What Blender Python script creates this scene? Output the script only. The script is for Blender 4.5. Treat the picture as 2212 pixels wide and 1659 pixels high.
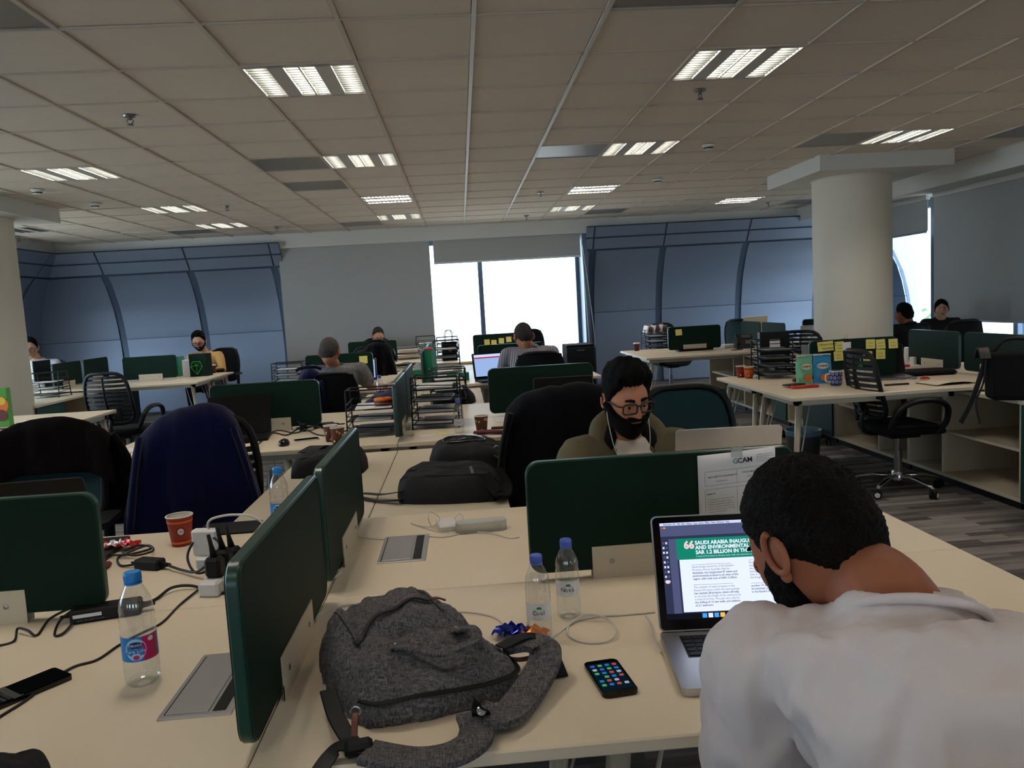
import bpy, bmesh, math, random
import numpy as np
from mathutils import Vector, Matrix, Euler
random.seed(7)
for o in list(bpy.data.objects): bpy.data.objects.remove(o)
SC = bpy.context.scene
COL = SC.collection
PI = math.pi
R = math.radians

# ------------------------------------------------------------------ camera
HC = 1.46                      # eye height of the photographer
FPX = 1700.0                   # focal length in pixels of the 2212 px wide frame
PITCH, ROLL, YAW = 0.1008, -0.0564, 0.0596
def cam_axes():
    f = np.array([math.sin(YAW)*math.cos(PITCH), math.cos(YAW)*math.cos(PITCH), -math.sin(PITCH)])
    r = np.array([math.cos(YAW), -math.sin(YAW), 0.0]); u = np.cross(r, f)
    c, s = math.cos(ROLL), math.sin(ROLL)
    return c*r+s*u, -s*r+c*u, f
CR, CU, CF = cam_axes()
cam = bpy.data.cameras.new('camera'); camo = bpy.data.objects.new('camera', cam); COL.objects.link(camo)
cam.sensor_width = 36.0; cam.lens = FPX/2212*36; cam.clip_start = 0.02; cam.clip_end = 300
camo.matrix_world = Matrix(((CR[0], CU[0], -CF[0], 0), (CR[1], CU[1], -CF[1], 0), (CR[2], CU[2], -CF[2], HC), (0, 0, 0, 1)))
SC.camera = camo
# ------------------------------------------------------------------ world, exposure
W = bpy.data.worlds.new('sky'); SC.world = W; W.use_nodes = True
bg = W.node_tree.nodes['Background']; bg.inputs[0].default_value = (0.74, 0.88, 1.0, 1); bg.inputs[1].default_value = 5.0
SC.view_settings.view_transform = 'Standard'; SC.view_settings.look = 'None'
SC.view_settings.exposure = 0.42; SC.view_settings.gamma = 1.0
SC.view_settings.use_curve_mapping = False
TUBE = 88.0                    # emission of the fluorescent tubes
SC.cycles.use_denoising = True
SC.cycles.max_bounces = 7; SC.cycles.diffuse_bounces = 4; SC.cycles.glossy_bounces = 3
SC.cycles.transmission_bounces = 6; SC.cycles.transparent_max_bounces = 20
SC.cycles.sample_clamp_indirect = 4.0
SC.cycles.caustics_reflective = False; SC.cycles.caustics_refractive = False

# ------------------------------------------------------------------ measuring helpers (photo pixel -> point on a known plane of the room)
def ray(x, y):
    return CR*(x-1106)+CU*(829.5-y)+CF*FPX
def at(x, y, z):
    d = ray(x, y); p = d*((z-HC)/d[2]); return (float(p[0]), float(p[1]), z)
def aty(x, y, Y):
    d = ray(x, y); p = d*(Y/d[1]); return (float(p[0]), Y, float(p[2])+HC)
def atx(x, y, X):
    d = ray(x, y); p = d*(X/d[0]); return (X, float(p[1]), float(p[2])+HC)

# ------------------------------------------------------------------ mesh helpers
def V(*a): return Vector(a)
class MB:
    def __init__(s): s.v = []; s.f = []
    def add(s, vs, fs):
        n = len(s.v); s.v += [tuple(p) for p in vs]; s.f += [tuple(i+n for i in f) for f in fs]; return s
    def box(s, c, d, rot=None, bev=0.0):
        hx, hy, hz = d[0]/2, d[1]/2, d[2]/2
        M = Euler(rot).to_matrix() if rot else Matrix.Identity(3)
        if bev > 0:
            b = min(bev, hx*.99, hy*.99, hz*.99); vs = []
            for sx in (-1, 1):
                for sy in (-1, 1):
                    for sz in (-1, 1):
                        vs += [V(sx*(hx-b), sy*(hy-b), sz*hz), V(sx*(hx-b), sy*hy, sz*(hz-b)), V(sx*hx, sy*(hy-b), sz*(hz-b))]
            bm = bmesh.new()
            for p in vs: bm.verts.new(p)
            bmesh.ops.convex_hull(bm, input=bm.verts)
            bmesh.ops.dissolve_limit(bm, angle_limit=.01, verts=bm.verts, edges=bm.edges)
            bm.verts.index_update()
            fs = [[v.index for v in f.verts] for f in bm.faces]; pv = [v.co.copy() for v in bm.verts]; bm.free()
            return s.add([M@p+Vector(c) for p in pv], fs)
        vs = [M@V(x, y, z)+Vector(c) for x in (-hx, hx) for y in (-hy, hy) for z in (-hz, hz)]
        return s.add(vs, [(0, 1, 3, 2), (4, 6, 7, 5), (0, 4, 5, 1), (2, 3, 7, 6), (0, 2, 6, 4), (1, 5, 7, 3)])
    def b2(s, lo, hi, bev=0.0):
        return s.box([(lo[i]+hi[i])/2 for i in range(3)], [hi[i]-lo[i] for i in range(3)], None, bev)
    def tube(s, pts, r, n=8, cap=True, closed=False, flat=1.0):
        pts = [Vector(p) for p in pts]; m = len(pts)
        rs = list(r) if isinstance(r, (list, tuple)) else [r]*m
        if len(rs) != m:
            q = len(rs)-1; rs = [rs[min(q-1, int(i/(m-1)*q))]*(1-(i/(m-1)*q-min(q-1, int(i/(m-1)*q))))+rs[min(q-1, int(i/(m-1)*q))+1]*(i/(m-1)*q-min(q-1, int(i/(m-1)*q))) for i in range(m)]
        up = None; rings = []
        for i, p in enumerate(pts):
            a = pts[i-1] if (i > 0 or closed) else p; b = pts[(i+1) % m] if (i < m-1 or closed) else p
            t = (b-a); t = t.normalized() if t.length > 1e-9 else V(0, 0, 1)
            if up is None:
                up = V(0, 0, 1) if abs(t.z) < .9 else V(1, 0, 0)
            x = up.cross(t); x = x.normalized() if x.length > 1e-6 else t.orthogonal().normalized()
            y = t.cross(x).normalized(); up = y
            rings.append([p+x*math.cos(2*PI*k/n)*rs[i]+y*math.sin(2*PI*k/n)*rs[i]*flat for k in range(n)])
        vs = [q for rg in rings for q in rg]; fs = []
        for i in range(m if closed else m-1):
            j = (i+1) % m
            for k in range(n): fs.append((i*n+k, i*n+(k+1) % n, j*n+(k+1) % n, j*n+k))
        if cap and not closed:
            fs.append(tuple(range(n))[::-1]); fs.append(tuple((m-1)*n+k for k in range(n)))
        return s.add(vs, fs)
    def lathe(s, prof, c=(0, 0, 0), n=24, M=None, cap=True):
        M = M or Matrix.Identity(3); vs = []; fs = []; m = len(prof)
        for r, z in prof:
            for k in range(n): vs.append(M@V(r*math.cos(2*PI*k/n), r*math.sin(2*PI*k/n), z)+Vector(c))
        for i in range(m-1):
            for k in range(n): fs.append((i*n+k, i*n+(k+1) % n, (i+1)*n+(k+1) % n, (i+1)*n+k))
        if cap:
            if prof[0][0] > 1e-5: fs.append(tuple(range(n))[::-1])
            if prof[-1][0] > 1e-5: fs.append(tuple((m-1)*n+k for k in range(n)))
        return s.add(vs, fs)
    def prism(s, outline, z0, z1, M=None, c=(0, 0, 0)):
        M = M or Matrix.Identity(3); n = len(outline)
        vs = [M@V(x, y, z0)+Vector(c) for x, y in outline]+[M@V(x, y, z1)+Vector(c) for x, y in outline]
        fs = [tuple(range(n))[::-1], tuple(range(n, 2*n))]+[(k, (k+1) % n, n+(k+1) % n, n+k) for k in range(n)]
        return s.add(vs, fs)
    def grid(s, P, closed_u=False, closed_v=False):
        nu, nv = len(P), len(P[0]); vs = [q for row in P for q in row]; fs = []
        for i in range(nu if closed_u else nu-1):
            for j in range(nv if closed_v else nv-1):
                a, b = i, (i+1) % nu; c, d = j, (j+1) % nv
                fs.append((a*nv+c, b*nv+c, b*nv+d, a*nv+d))
        return s.add(vs, fs)
    def ell(s, c, r, nu=16, nv=10, rot=None):
        M = Euler(rot).to_matrix() if rot else Matrix.Identity(3); vs = []; fs = []
        for i in range(nv+1):
            t = PI*i/nv
            for k in range(nu):
                a = 2*PI*k/nu
                vs.append(M@V(r[0]*math.sin(t)*math.cos(a), r[1]*math.sin(t)*math.sin(a), r[2]*math.cos(t))+Vector(c))
        for i in range(nv):
            for k in range(nu): fs.append((i*nu+k, (i+1)*nu+k, (i+1)*nu+(k+1) % nu, i*nu+(k+1) % nu))
        return s.add(vs, fs)
    def mesh(s, name, smooth=False):
        me = bpy.data.meshes.new(name); me.from_pydata(s.v, [], s.f); me.update()
        if smooth:
            me.polygons.foreach_set('use_smooth', [True]*len(me.polygons))
            if smooth is not True:
                try: me.set_sharp_from_angle(angle=R(smooth))
                except Exception: pass
        return me
    def build(s, name, m, parent=None, smooth=False, sub=0):
        o = bpy.data.objects.new(name, s.mesh(name, smooth)); COL.objects.link(o)
        if m: o.data.materials.append(m if not isinstance(m, str) else MAT[m])
        if parent: o.parent = parent
        if sub:
            md = o.modifiers.new('sub', 'SUBSURF'); md.levels = sub; md.render_levels = sub
        return o
def tag(o, label, cat=None, group=None, kind=None):
    if label: o['label'] = label
    if cat: o['category'] = cat
    if group: o['group'] = group
    if kind: o['kind'] = kind
    return o
def thing(name, label, cat, loc=(0, 0, 0), rz=0.0, group=None):
    o = bpy.data.objects.new(name, None); COL.objects.link(o); o.empty_display_size = .05
    o.location = loc; o.rotation_euler = (0, 0, rz); return tag(o, label, cat, group)
def copytree(o, parent=None):
    c = o.copy(); COL.objects.link(c); c.parent = parent
    for ch in o.children: copytree(ch, c)
    return c
def dup(o, loc, rz, label, group=None):
    c = copytree(o); c.location = loc; c.rotation_euler = (0, 0, rz); c['label'] = label
    if group: c['group'] = group
    return c
def rrect(w, h, r, n=6, corners=(1, 1, 1, 1)):
    out = []
    for (sx, sy, a0), on in zip(((1, 1, 0), (-1, 1, 90), (-1, -1, 180), (1, -1, 270)), corners):
        rr = r if on else 1e-4
        for k in range(n+1 if on else 1):
            a = R(a0+90*k/n) if on else R(a0+45)
            out.append((sx*(w/2-rr)+rr*math.cos(a), sy*(h/2-rr)+rr*math.sin(a)))
    return out
def bez(pts, n=8, closed=False):
    P = [Vector(p) for p in pts]; m = len(P); out = []
    for i in range(m if closed else m-1):
        g = lambda k: P[k % m] if closed else P[max(0, min(m-1, k))]
        p0, p1, p2, p3 = g(i-1), g(i), g(i+1), g(i+2)
        for k in range(n):
            t = k/n
            out.append(.5*((2*p1)+(-p0+p2)*t+(2*p0-5*p1+4*p2-p3)*t*t+(-p0+3*p1-3*p2+p3)*t**3))
    if not closed: out.append(P[-1])
    return out
def cable(name, pts, r, m, label=None, cat=None, parent=None, n=6, k=6):
    o = MB().tube(bez(pts, k), r, n).build(name, m, parent, smooth=True)
    return tag(o, label, cat) if label else o
def noise_push(mb, amp, sc, seed=0, axis=None):
    from mathutils import noise as N
    me = mb.mesh('t'); out = []
    for v in me.vertices:
        p = v.co; s = Vector((p.x*sc, p.y*sc, p.z*sc*.5))+V(seed*7.3, seed*3.1, 0)
        k = N.noise(s)+.5*N.noise(s*2.3); k = 1-2*abs(k)
        out.append(tuple(p+v.normal*amp*(k-.35)))
    bpy.data.meshes.remove(me); mb.v = out; return mb
RX90 = Matrix.Rotation(PI/2, 3, 'X')
def text(s, size, m, parent, loc, rot=(0, 0, 0), name='lettering', align='LEFT', ext=0.0, bold=0.0, sx=1.0, spacing=1.0):
    c = bpy.data.curves.new(name, 'FONT'); c.body = s; c.size = size; c.align_x = align; c.extrude = ext; c.offset = bold
    c.resolution_u = 2; c.space_line = spacing
    tmp = bpy.data.objects.new(name, c); me = bpy.data.meshes.new_from_object(tmp); bpy.data.objects.remove(tmp); bpy.data.curves.remove(c)
    o = bpy.data.objects.new(name, me); COL.objects.link(o); me.materials.clear(); me.materials.append(MAT[m] if isinstance(m, str) else m)
    o.parent = parent; o.location = loc; o.rotation_euler = rot; o.scale = (sx, 1, 1); return o

# ------------------------------------------------------------------ materials
MAT = {}
def lin(c):
    return tuple(((x/255)/12.92 if x/255 <= .04045 else ((x/255+.055)/1.055)**2.4) for x in c)
def mat(name, rgb, rough=.5, metal=0.0, noise=0.0, nscale=40, bump=0.0, bscale=80, spec=.5, emit=0.0, trans=0.0, ior=1.45, alpha=1.0, sheen=0.0, raw=False, coat=0.0):
    m = bpy.data.materials.new(name); m.use_nodes = True; nt = m.node_tree; b = nt.nodes['Principled BSDF']
    c = tuple(rgb) if raw else lin(rgb)
    b.inputs['Base Color'].default_value = (*c, 1); b.inputs['Roughness'].default_value = rough; b.inputs['Metallic'].default_value = metal
    b.inputs['Specular IOR Level'].default_value = spec; b.inputs['IOR'].default_value = ior
    b.inputs['Transmission Weight'].default_value = trans; b.inputs['Alpha'].default_value = alpha
    b.inputs['Coat Weight'].default_value = coat
    if sheen: b.inputs['Sheen Weight'].default_value = sheen
    if emit: b.inputs['Emission Color'].default_value = (*c, 1); b.inputs['Emission Strength'].default_value = emit
    if noise or bump:
        tc = nt.nodes.new('ShaderNodeTexCoord')
        def nz(sc):
            t = nt.nodes.new('ShaderNodeTexNoise'); t.inputs['Scale'].default_value = sc; t.inputs['Detail'].default_value = 4
            nt.links.new(tc.outputs['Object'], t.inputs['Vector']); return t
        if noise:
            t = nz(nscale); mx = nt.nodes.new('ShaderNodeMix'); mx.data_type = 'RGBA'
            mx.inputs[6].default_value = (*[x*(1-noise) for x in c], 1); mx.inputs[7].default_value = (*[min(1, x*(1+noise)) for x in c], 1)
            nt.links.new(t.outputs['Fac'], mx.inputs[0]); nt.links.new(mx.outputs[2], b.inputs['Base Color'])
        if bump:
            t = nz(bscale); bp = nt.nodes.new('ShaderNodeBump'); bp.inputs['Strength'].default_value = bump; bp.inputs['Distance'].default_value = .01
            nt.links.new(t.outputs['Fac'], bp.inputs['Height']); nt.links.new(bp.outputs[0], b.inputs['Normal'])
    MAT[name] = m; return m
mat('ceil_tile', (214, 202, 189), .9, noise=.04, nscale=9, bump=.15, bscale=260)
mat('ceil_grid', (200, 196, 190), .45)
mat('ceil_tee', (202, 192, 180), .9, spec=.1)
mat('plaster', (206, 204, 198), .8, bump=.05, bscale=60)
mat('column_paint', (214, 205, 188), .7, bump=.05, bscale=60)
mat('vent_metal', (176, 171, 163), .5, .2)
mat('fix_white', (190, 188, 184), .5, .1)
mat('reflector', (190, 194, 192), .3, .8)
mat('louvre', (78, 82, 80), .5, .0)
mat('desk', (224, 209, 184), .42, noise=.02, nscale=3, spec=.4)
mat('desk_edge', (212, 196, 170), .45)
mat('cab', (208, 196, 172), .5, noise=.02, nscale=3)
mat('leg', (196, 184, 162), .4, .15)
mat('green', (6, 34, 23), .6, noise=.12, nscale=700, bump=.08, bscale=900, spec=.18)
mat('green_edge', (24, 62, 52), .33, spec=.6)
mat('teal_door', (16, 58, 50), .5, spec=.4)
mat('bracket', (206, 194, 172), .45)
mat('steel', (150, 150, 152), .3, 1.0)
mat('chrome', (210, 212, 214), .12, 1.0)
mat('alu', (196, 196, 198), .35, .9)
mat('alu_dark', (110, 110, 112), .4, .8)
mat('black', (11, 11, 13), .5, spec=.3)
mat('black_soft', (17, 16, 18), .85, spec=.2, noise=.3, nscale=60, bump=.2, bscale=500)
mat('bag_black', (31, 30, 33), .75, noise=.25, nscale=50, bump=.25, bscale=420, spec=.25)
mat('black_gloss', (8, 8, 10), .12)
mat('rubber', (14, 14, 14), .7, spec=.3)
mat('jacket_black', (8, 8, 13), .95, spec=.1, noise=.2, nscale=20, bump=.35, bscale=9, sheen=.1)
mat('jacket_blue', (9, 14, 52), .95, spec=.1, noise=.2, nscale=30, bump=.35, bscale=7, sheen=.15)
mat('jacket_brown', (18, 12, 13), .95, spec=.1, noise=.2, nscale=30, bump=.3, bscale=10)
mat('chair_teal', (14, 50, 54), .85, bump=.2, bscale=500)
mat('white_plastic', (222, 220, 216), .4)
mat('cable_white', (214, 208, 198), .5)
mat('cable_black', (14, 14, 15), .5)
mat('paper', (226, 224, 224), .8)
mat('paper_cream', (222, 210, 186), .8)
mat('ink', (40, 40, 44), .8)
mat('ink_soft', (110, 110, 114), .8)
mat('note_yellow', (236, 222, 118), .8)
mat('frame_blue', (96, 110, 130), .4, .5)
mat('blind', (168, 168, 165), .9, bump=.06, bscale=700)
mat('red', (190, 30, 30), .5)
mat('orange', (224, 108, 30), .5)
mat('maroon', (88, 14, 20), .5)
mat('yellow', (226, 190, 40), .5)
mat('leather_brown', (92, 42, 28), .5, noise=.2, nscale=60)
mat('cup_brown', (92, 48, 30), .55)
mat('cup_red', (150, 44, 28), .5)
mat('cup_white', (226, 220, 210), .6)
mat('cap_blue', (44, 140, 220), .35)
mat('cap_violet', (92, 116, 205), .35)
mat('skin', (176, 118, 88), .55, noise=.06, nscale=30, spec=.3)
mat('skin_dark', (150, 92, 66), .55, noise=.06, nscale=30, spec=.3)
mat('skin_light', (196, 146, 118), .55, noise=.05, nscale=30, spec=.3)
mat('hair_black', (8, 7, 7), .7, noise=.4, nscale=120, bump=.9, bscale=260, spec=.14)
mat('hair_brown', (17, 13, 11), .7, noise=.5, nscale=120, bump=.9, bscale=260, spec=.14)
mat('hair_grey', (74, 68, 63), .7, noise=.6, nscale=70, bump=.9, bscale=180, spec=.3)
mat('hair_darkgrey', (52, 46, 46), .7, noise=.6, nscale=70, bump=.9, bscale=180, spec=.3)
mat('eye_white', (215, 208, 200), .3)
mat('eye_dark', (20, 12, 10), .2)
mat('lip', (140, 82, 72), .5)
mat('denim', (24, 32, 54), .9, noise=.2, nscale=80)
mat('trouser', (22, 22, 26), .9)
mat('tint_lens', (12, 14, 12), .05)
mat('spec_frame', (9, 7, 7), .35)
def clear_plastic(name, tint, a=.16):
    m = bpy.data.materials.new(name); m.use_nodes = True; nt = m.node_tree; nt.nodes.clear()
    out = nt.nodes.new('ShaderNodeOutputMaterial'); mx = nt.nodes.new('ShaderNodeMixShader'); tr = nt.nodes.new('ShaderNodeBsdfTransparent')
    gl = nt.nodes.new('ShaderNodeBsdfGlossy'); fr = nt.nodes.new('ShaderNodeLayerWeight'); fr.inputs[0].default_value = .5; pw = nt.nodes.new('ShaderNodeMath'); pw.operation = 'POWER'; pw.inputs[1].default_value = 4.0; sc_ = nt.nodes.new('ShaderNodeMath'); sc_.operation = 'MULTIPLY'; sc_.inputs[1].default_value = .6
    nt.links.new(fr.outputs['Facing'], pw.inputs[0]); nt.links.new(pw.outputs[0], sc_.inputs[0])
    ad = nt.nodes.new('ShaderNodeMath'); ad.operation = 'ADD'; ad.inputs[1].default_value = a-.04
    tr.inputs[0].default_value = (*tint, 1); gl.inputs['Roughness'].default_value = .08; gl.inputs[0].default_value = (.9, .93, .95, 1)
    nt.links.new(sc_.outputs[0], ad.inputs[0]); nt.links.new(ad.outputs[0], mx.inputs[0]); nt.links.new(tr.outputs[0], mx.inputs[1]); nt.links.new(gl.outputs[0], mx.inputs[2]); nt.links.new(mx.outputs[0], out.inputs[0])
    MAT[name] = m
clear_plastic('pet', (.985, .993, 1.0), .17)
clear_plastic('water', (.975, .99, .995), .05)
clear_plastic('pane', (.93, .97, 1.0), .05)
clear_plastic('lens', (.97, .98, .98), .045)
mat('frosted', (222, 226, 220), .35, trans=.5, ior=1.3, alpha=.75)
def emis(name, rgb, s):
    m = bpy.data.materials.new(name); m.use_nodes = True; nt = m.node_tree; nt.nodes.clear()
    out = nt.nodes.new('ShaderNodeOutputMaterial'); e = nt.nodes.new('ShaderNodeEmission'); e.inputs[0].default_value = (*lin(rgb), 1); e.inputs[1].default_value = s
    nt.links.new(e.outputs[0], out.inputs[0]); MAT[name] = m; return m
emis('tube', (255, 244, 230), TUBE)
def carpet():
    m = bpy.data.materials.new('carpet'); m.use_nodes = True; nt = m.node_tree; b = nt.nodes['Principled BSDF']; L = nt.links.new
    tc = nt.nodes.new('ShaderNodeTexCoord'); mp = nt.nodes.new('ShaderNodeMapping'); mp.inputs['Scale'].default_value = (2.6, 26, 1)
    mp.inputs['Rotation'].default_value = (0, 0, 0); L(tc.outputs['Object'], mp.inputs[0])
    n1 = nt.nodes.new('ShaderNodeTexNoise'); n1.inputs['Scale'].default_value = 1.0; n1.inputs['Detail'].default_value = 2.5; L(mp.outputs[0], n1.inputs['Vector'])
    br = nt.nodes.new('ShaderNodeTexBrick'); br.inputs['Scale'].default_value = 1.0; br.inputs['Brick Width'].default_value = .5; br.inputs['Row Height'].default_value = .06
    br.inputs['Mortar Size'].default_value = 0.0; br.inputs['Color1'].default_value = (.0, .0, .0, 1); br.inputs['Color2'].default_value = (1, 1, 1, 1); br.offset = .37
    L(tc.outputs['Object'], br.inputs['Vector'])
    ad = nt.nodes.new('ShaderNodeMix'); ad.data_type = 'RGBA'; ad.inputs[0].default_value = .42; L(n1.outputs['Fac'], ad.inputs[6]); L(br.outputs['Color'], ad.inputs[7])
    rp = nt.nodes.new('ShaderNodeValToRGB'); e = rp.color_ramp.elements
    e[0].position = .30; e[0].color = (*lin((66, 62, 61)), 1); e[1].position = .72; e[1].color = (*lin((136, 130, 126)), 1)
    k = rp.color_ramp.elements.new(.5); k.color = (*lin((98, 93, 89)), 1)
    L(ad.outputs[2], rp.inputs[0]); L(rp.outputs[0], b.inputs['Base Color']); b.inputs['Roughness'].default_value = .95
    f = nt.nodes.new('ShaderNodeTexNoise'); f.inputs['Scale'].default_value = 400; L(tc.outputs['Object'], f.inputs['Vector'])
    bp = nt.nodes.new('ShaderNodeBump'); bp.inputs['Strength'].default_value = .4; bp.inputs['Distance'].default_value = .004; L(f.outputs['Fac'], bp.inputs['Height']); L(bp.outputs[0], b.inputs['Normal'])
    MAT['carpet'] = m
carpet()
def brushed():
    m = bpy.data.materials.new('brushed_panel'); m.use_nodes = True; nt = m.node_tree; b = nt.nodes['Principled BSDF']; L = nt.links.new
    b.inputs['Base Color'].default_value = (*lin((150, 162, 182)), 1); b.inputs['Metallic'].default_value = .6; b.inputs['Roughness'].default_value = .45
    tc = nt.nodes.new('ShaderNodeTexCoord'); mp = nt.nodes.new('ShaderNodeMapping'); mp.inputs['Scale'].default_value = (1, 1, 60); L(tc.outputs['Object'], mp.inputs[0])
    n = nt.nodes.new('ShaderNodeTexNoise'); n.inputs['Scale'].default_value = 6; L(mp.outputs[0], n.inputs['Vector'])
    bp = nt.nodes.new('ShaderNodeBump'); bp.inputs['Strength'].default_value = .03; L(n.outputs['Fac'], bp.inputs['Height']); L(bp.outputs[0], b.inputs['Normal'])
    MAT['brushed_panel'] = m
brushed()
def heather(name, a, bcol, sc=300):
    m = bpy.data.materials.new(name); m.use_nodes = True; nt = m.node_tree; b = nt.nodes['Principled BSDF']; L = nt.links.new
    tc = nt.nodes.new('ShaderNodeTexCoord'); fac = None
    for s in ((sc, sc*.12, sc*.3), (sc*.12, sc, sc*.3)):
        mp = nt.nodes.new('ShaderNodeMapping'); mp.inputs['Scale'].default_value = s; L(tc.outputs['Object'], mp.inputs[0])
        n = nt.nodes.new('ShaderNodeTexNoise'); n.inputs['Scale'].default_value = 1; n.inputs['Detail'].default_value = 3; L(mp.outputs[0], n.inputs['Vector'])
        if fac is None: fac = n.outputs['Fac']
        else:
            mm = nt.nodes.new('ShaderNodeMath'); mm.operation = 'MAXIMUM'; L(fac, mm.inputs[0]); L(n.outputs['Fac'], mm.inputs[1]); fac = mm.outputs[0]
    rp = nt.nodes.new('ShaderNodeValToRGB'); e = rp.color_ramp.elements; e[0].position = .45; e[0].color = (*lin(a), 1); e[1].position = .78; e[1].color = (*lin(bcol), 1)
    L(fac, rp.inputs[0]); L(rp.outputs[0], b.inputs['Base Color']); b.inputs['Roughness'].default_value = .9
    bp = nt.nodes.new('ShaderNodeBump'); bp.inputs['Strength'].default_value = .25; bp.inputs['Distance'].default_value = .003; L(fac, bp.inputs['Height']); L(bp.outputs[0], b.inputs['Normal'])
    MAT[name] = m
heather('heather_grey', (46, 46, 51), (124, 121, 122), 520)
heather('tee_grey', (92, 92, 96), (140, 138, 140), 240)
# ================================================================== the room
ZC = 2.747; XL, XR, YB, YF = -6.16, 5.54, 12.65, -5.0
GX, GY, CELL = .14, 3.65, .6
fl = tag(MB().b2((-7.2, YF, -.12), (7.4, 13.6, 0)).build('floor', 'carpet'), 'grey streaked carpet floor of the office', kind='structure')
ce = MB().b2((XL-.05, YF, ZC+.05), (XR+.05, YB+.05, ZC+.15)).build('ceiling', 'ceil_tile'); tag(ce, 'suspended grid ceiling of square tiles', kind='structure')
# luminaire cells (i, j, rotated), vents, and cells behind the photographer
LUM = [(-2, 1, 0), (2, 1, 0), (-2, 5, 0), (2, 5, 0), (6, 5, 0), (-6, 5, 0), (-6, 9, 0), (-6, 12, 0), (-2, 9, 1), (-2, 12, 0), (2, 9, 1), (2, 12, 0), (6, 12, 1), (-10, 11, 0)]
LUMB = [(-6, 1, 0), (6, 1, 0), (-2, -3, 0), (2, -3, 0), (6, -3, 0), (-6, -3, 0), (-2, -7, 0), (2, -7, 0), (6, -7, 0), (-6, -7, 0), (-2, -11, 0), (2, -11, 0)]  # out of view; added for their light, continuing the ceiling grid
VENT = [(-4, -1), (1, -1), (-3, 5), (-3, 7), (-3, 13), (1, 5), (5, 5), (3, 13), (-7, 13), (8, 5), (8, 13)]
def cx_(i): return GX+CELL*(i+.5)
def cy_(j): return GY+CELL*(j+.5)
used = set((a, b) for a, b, _ in LUM+LUMB) | set(VENT)
capR = (3.62, 7.72, 5.0, 9.06); capL = (-5.6, 7.6, -4.24, 8.92)
def in_view(x, y, z, m=60):
    d = np.array([x, y, z-HC]); w = d@CF
    if w < .1: return False
    u = 1106+FPX*(d@CR)/w; v = 829.5-FPX*(d@CU)/w
    return -m < u < 2212+m and -m < v < 1659+m
tile_me = MB().b2((-.288, -.288, 0), (.288, .288, .014), .003).mesh('ceiling_tile'); tile_me.materials.append(MAT['ceil_tile'])
hidden = MB()
for i in range(-11, 9):
    for j in range(-15, 15):
        if (i, j) in used: continue
        x, y = cx_(i), cy_(j)
        if x < XL+.2 or x > XR-.2 or y < YF+.3: continue
        if capR[0]+.3 < x < capR[2]-.3 and capR[1]+.3 < y < capR[3]-.3: continue
        vis = any(in_view(x+dx, y+dy, ZC) for dx in (-.3, .3) for dy in (-.3, .3))
        if vis:
            t = bpy.data.objects.new('tile', tile_me); COL.objects.link(t); t.parent = ce
            t.location = (x+random.uniform(-.002, .002), y+random.uniform(-.002, .002), ZC+.004+random.uniform(0, .003))
        else: hidden.b2((x-.292, y-.292, ZC+.005), (x+.292, y+.292, ZC+.02))
tag(hidden.build('tile_field', 'ceil_tile', ce), None, kind='stuff')
for i in range(-10, 10):
    x = GX+CELL*i
    if XL < x < XR: MB().b2((x-.0105, YF, ZC-.003), (x+.0105, YB, ZC+.012)).build('runner', 'ceil_grid' if i in (0, 1) else 'ceil_tee', ce)
for j in range(-14, 16):
    y = GY+CELL*j
    if YF < y < YB: MB().b2((XL, y-.0085, ZC-.0015), (XR, y+.0085, ZC+.008)).build('cross_tee', 'ceil_tee', ce)
# bulkheads round the ceiling
ZB = 2.53
bh = MB().b2((XL, YB, ZB), (XR+1.8, YB+.06, ZC+.1)).build('trim_1', 'plaster'); tag(bh, 'white bulkhead over the back windows', kind='structure')
bh = MB().b2((XR, YF, ZB), (XR+.06, YB, ZC+.1)).build('trim_2', 'plaster'); tag(bh, 'white bulkhead over the side windows', kind='structure')
bh = MB().b2((XL-.06, YF, ZB), (XL, YB+.06, ZC+.1)).build('trim_3', 'plaster'); tag(bh, 'white bulkhead on the far left', kind='structure')
so = MB().b2((-7.2, YB+.05, ZB+.10), (7.4, 14.0, ZB+.2)).build('trim_4', 'plaster'); tag(so, 'soffit above the back windows', kind='structure')
so = MB().b2((XR+.05, YF, ZB+.10), (7.4, YB+.05, ZB+.2)).build('trim_5', 'plaster'); tag(so, 'soffit above the side windows', kind='structure')
so = MB().b2((-7.2, YF, ZB+.10), (XL-.05, YB+.05, ZB+.2)).build('trim_6', 'plaster'); tag(so, 'soffit along the far left', kind='structure')
wr = tag(MB().b2((-7.2, YF-.1, 0), (7.4, YF, 1.0)).build('wall_rear', 'plaster'), 'unseen wall behind the photographer, window gaps added for daylight', kind='structure')  # out of view; its openings are added to let in rear daylight
MB().b2((-7.2, YF-.1, 2.3), (7.4, YF, ZC+.1)).build('lintel', 'plaster', wr)
for k in range(6): MB().b2((-7.2+2.6*k, YF-.1, 1.0), (-5.6+2.6*k, YF, 2.3)).build('pier', 'plaster', wr)
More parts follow.
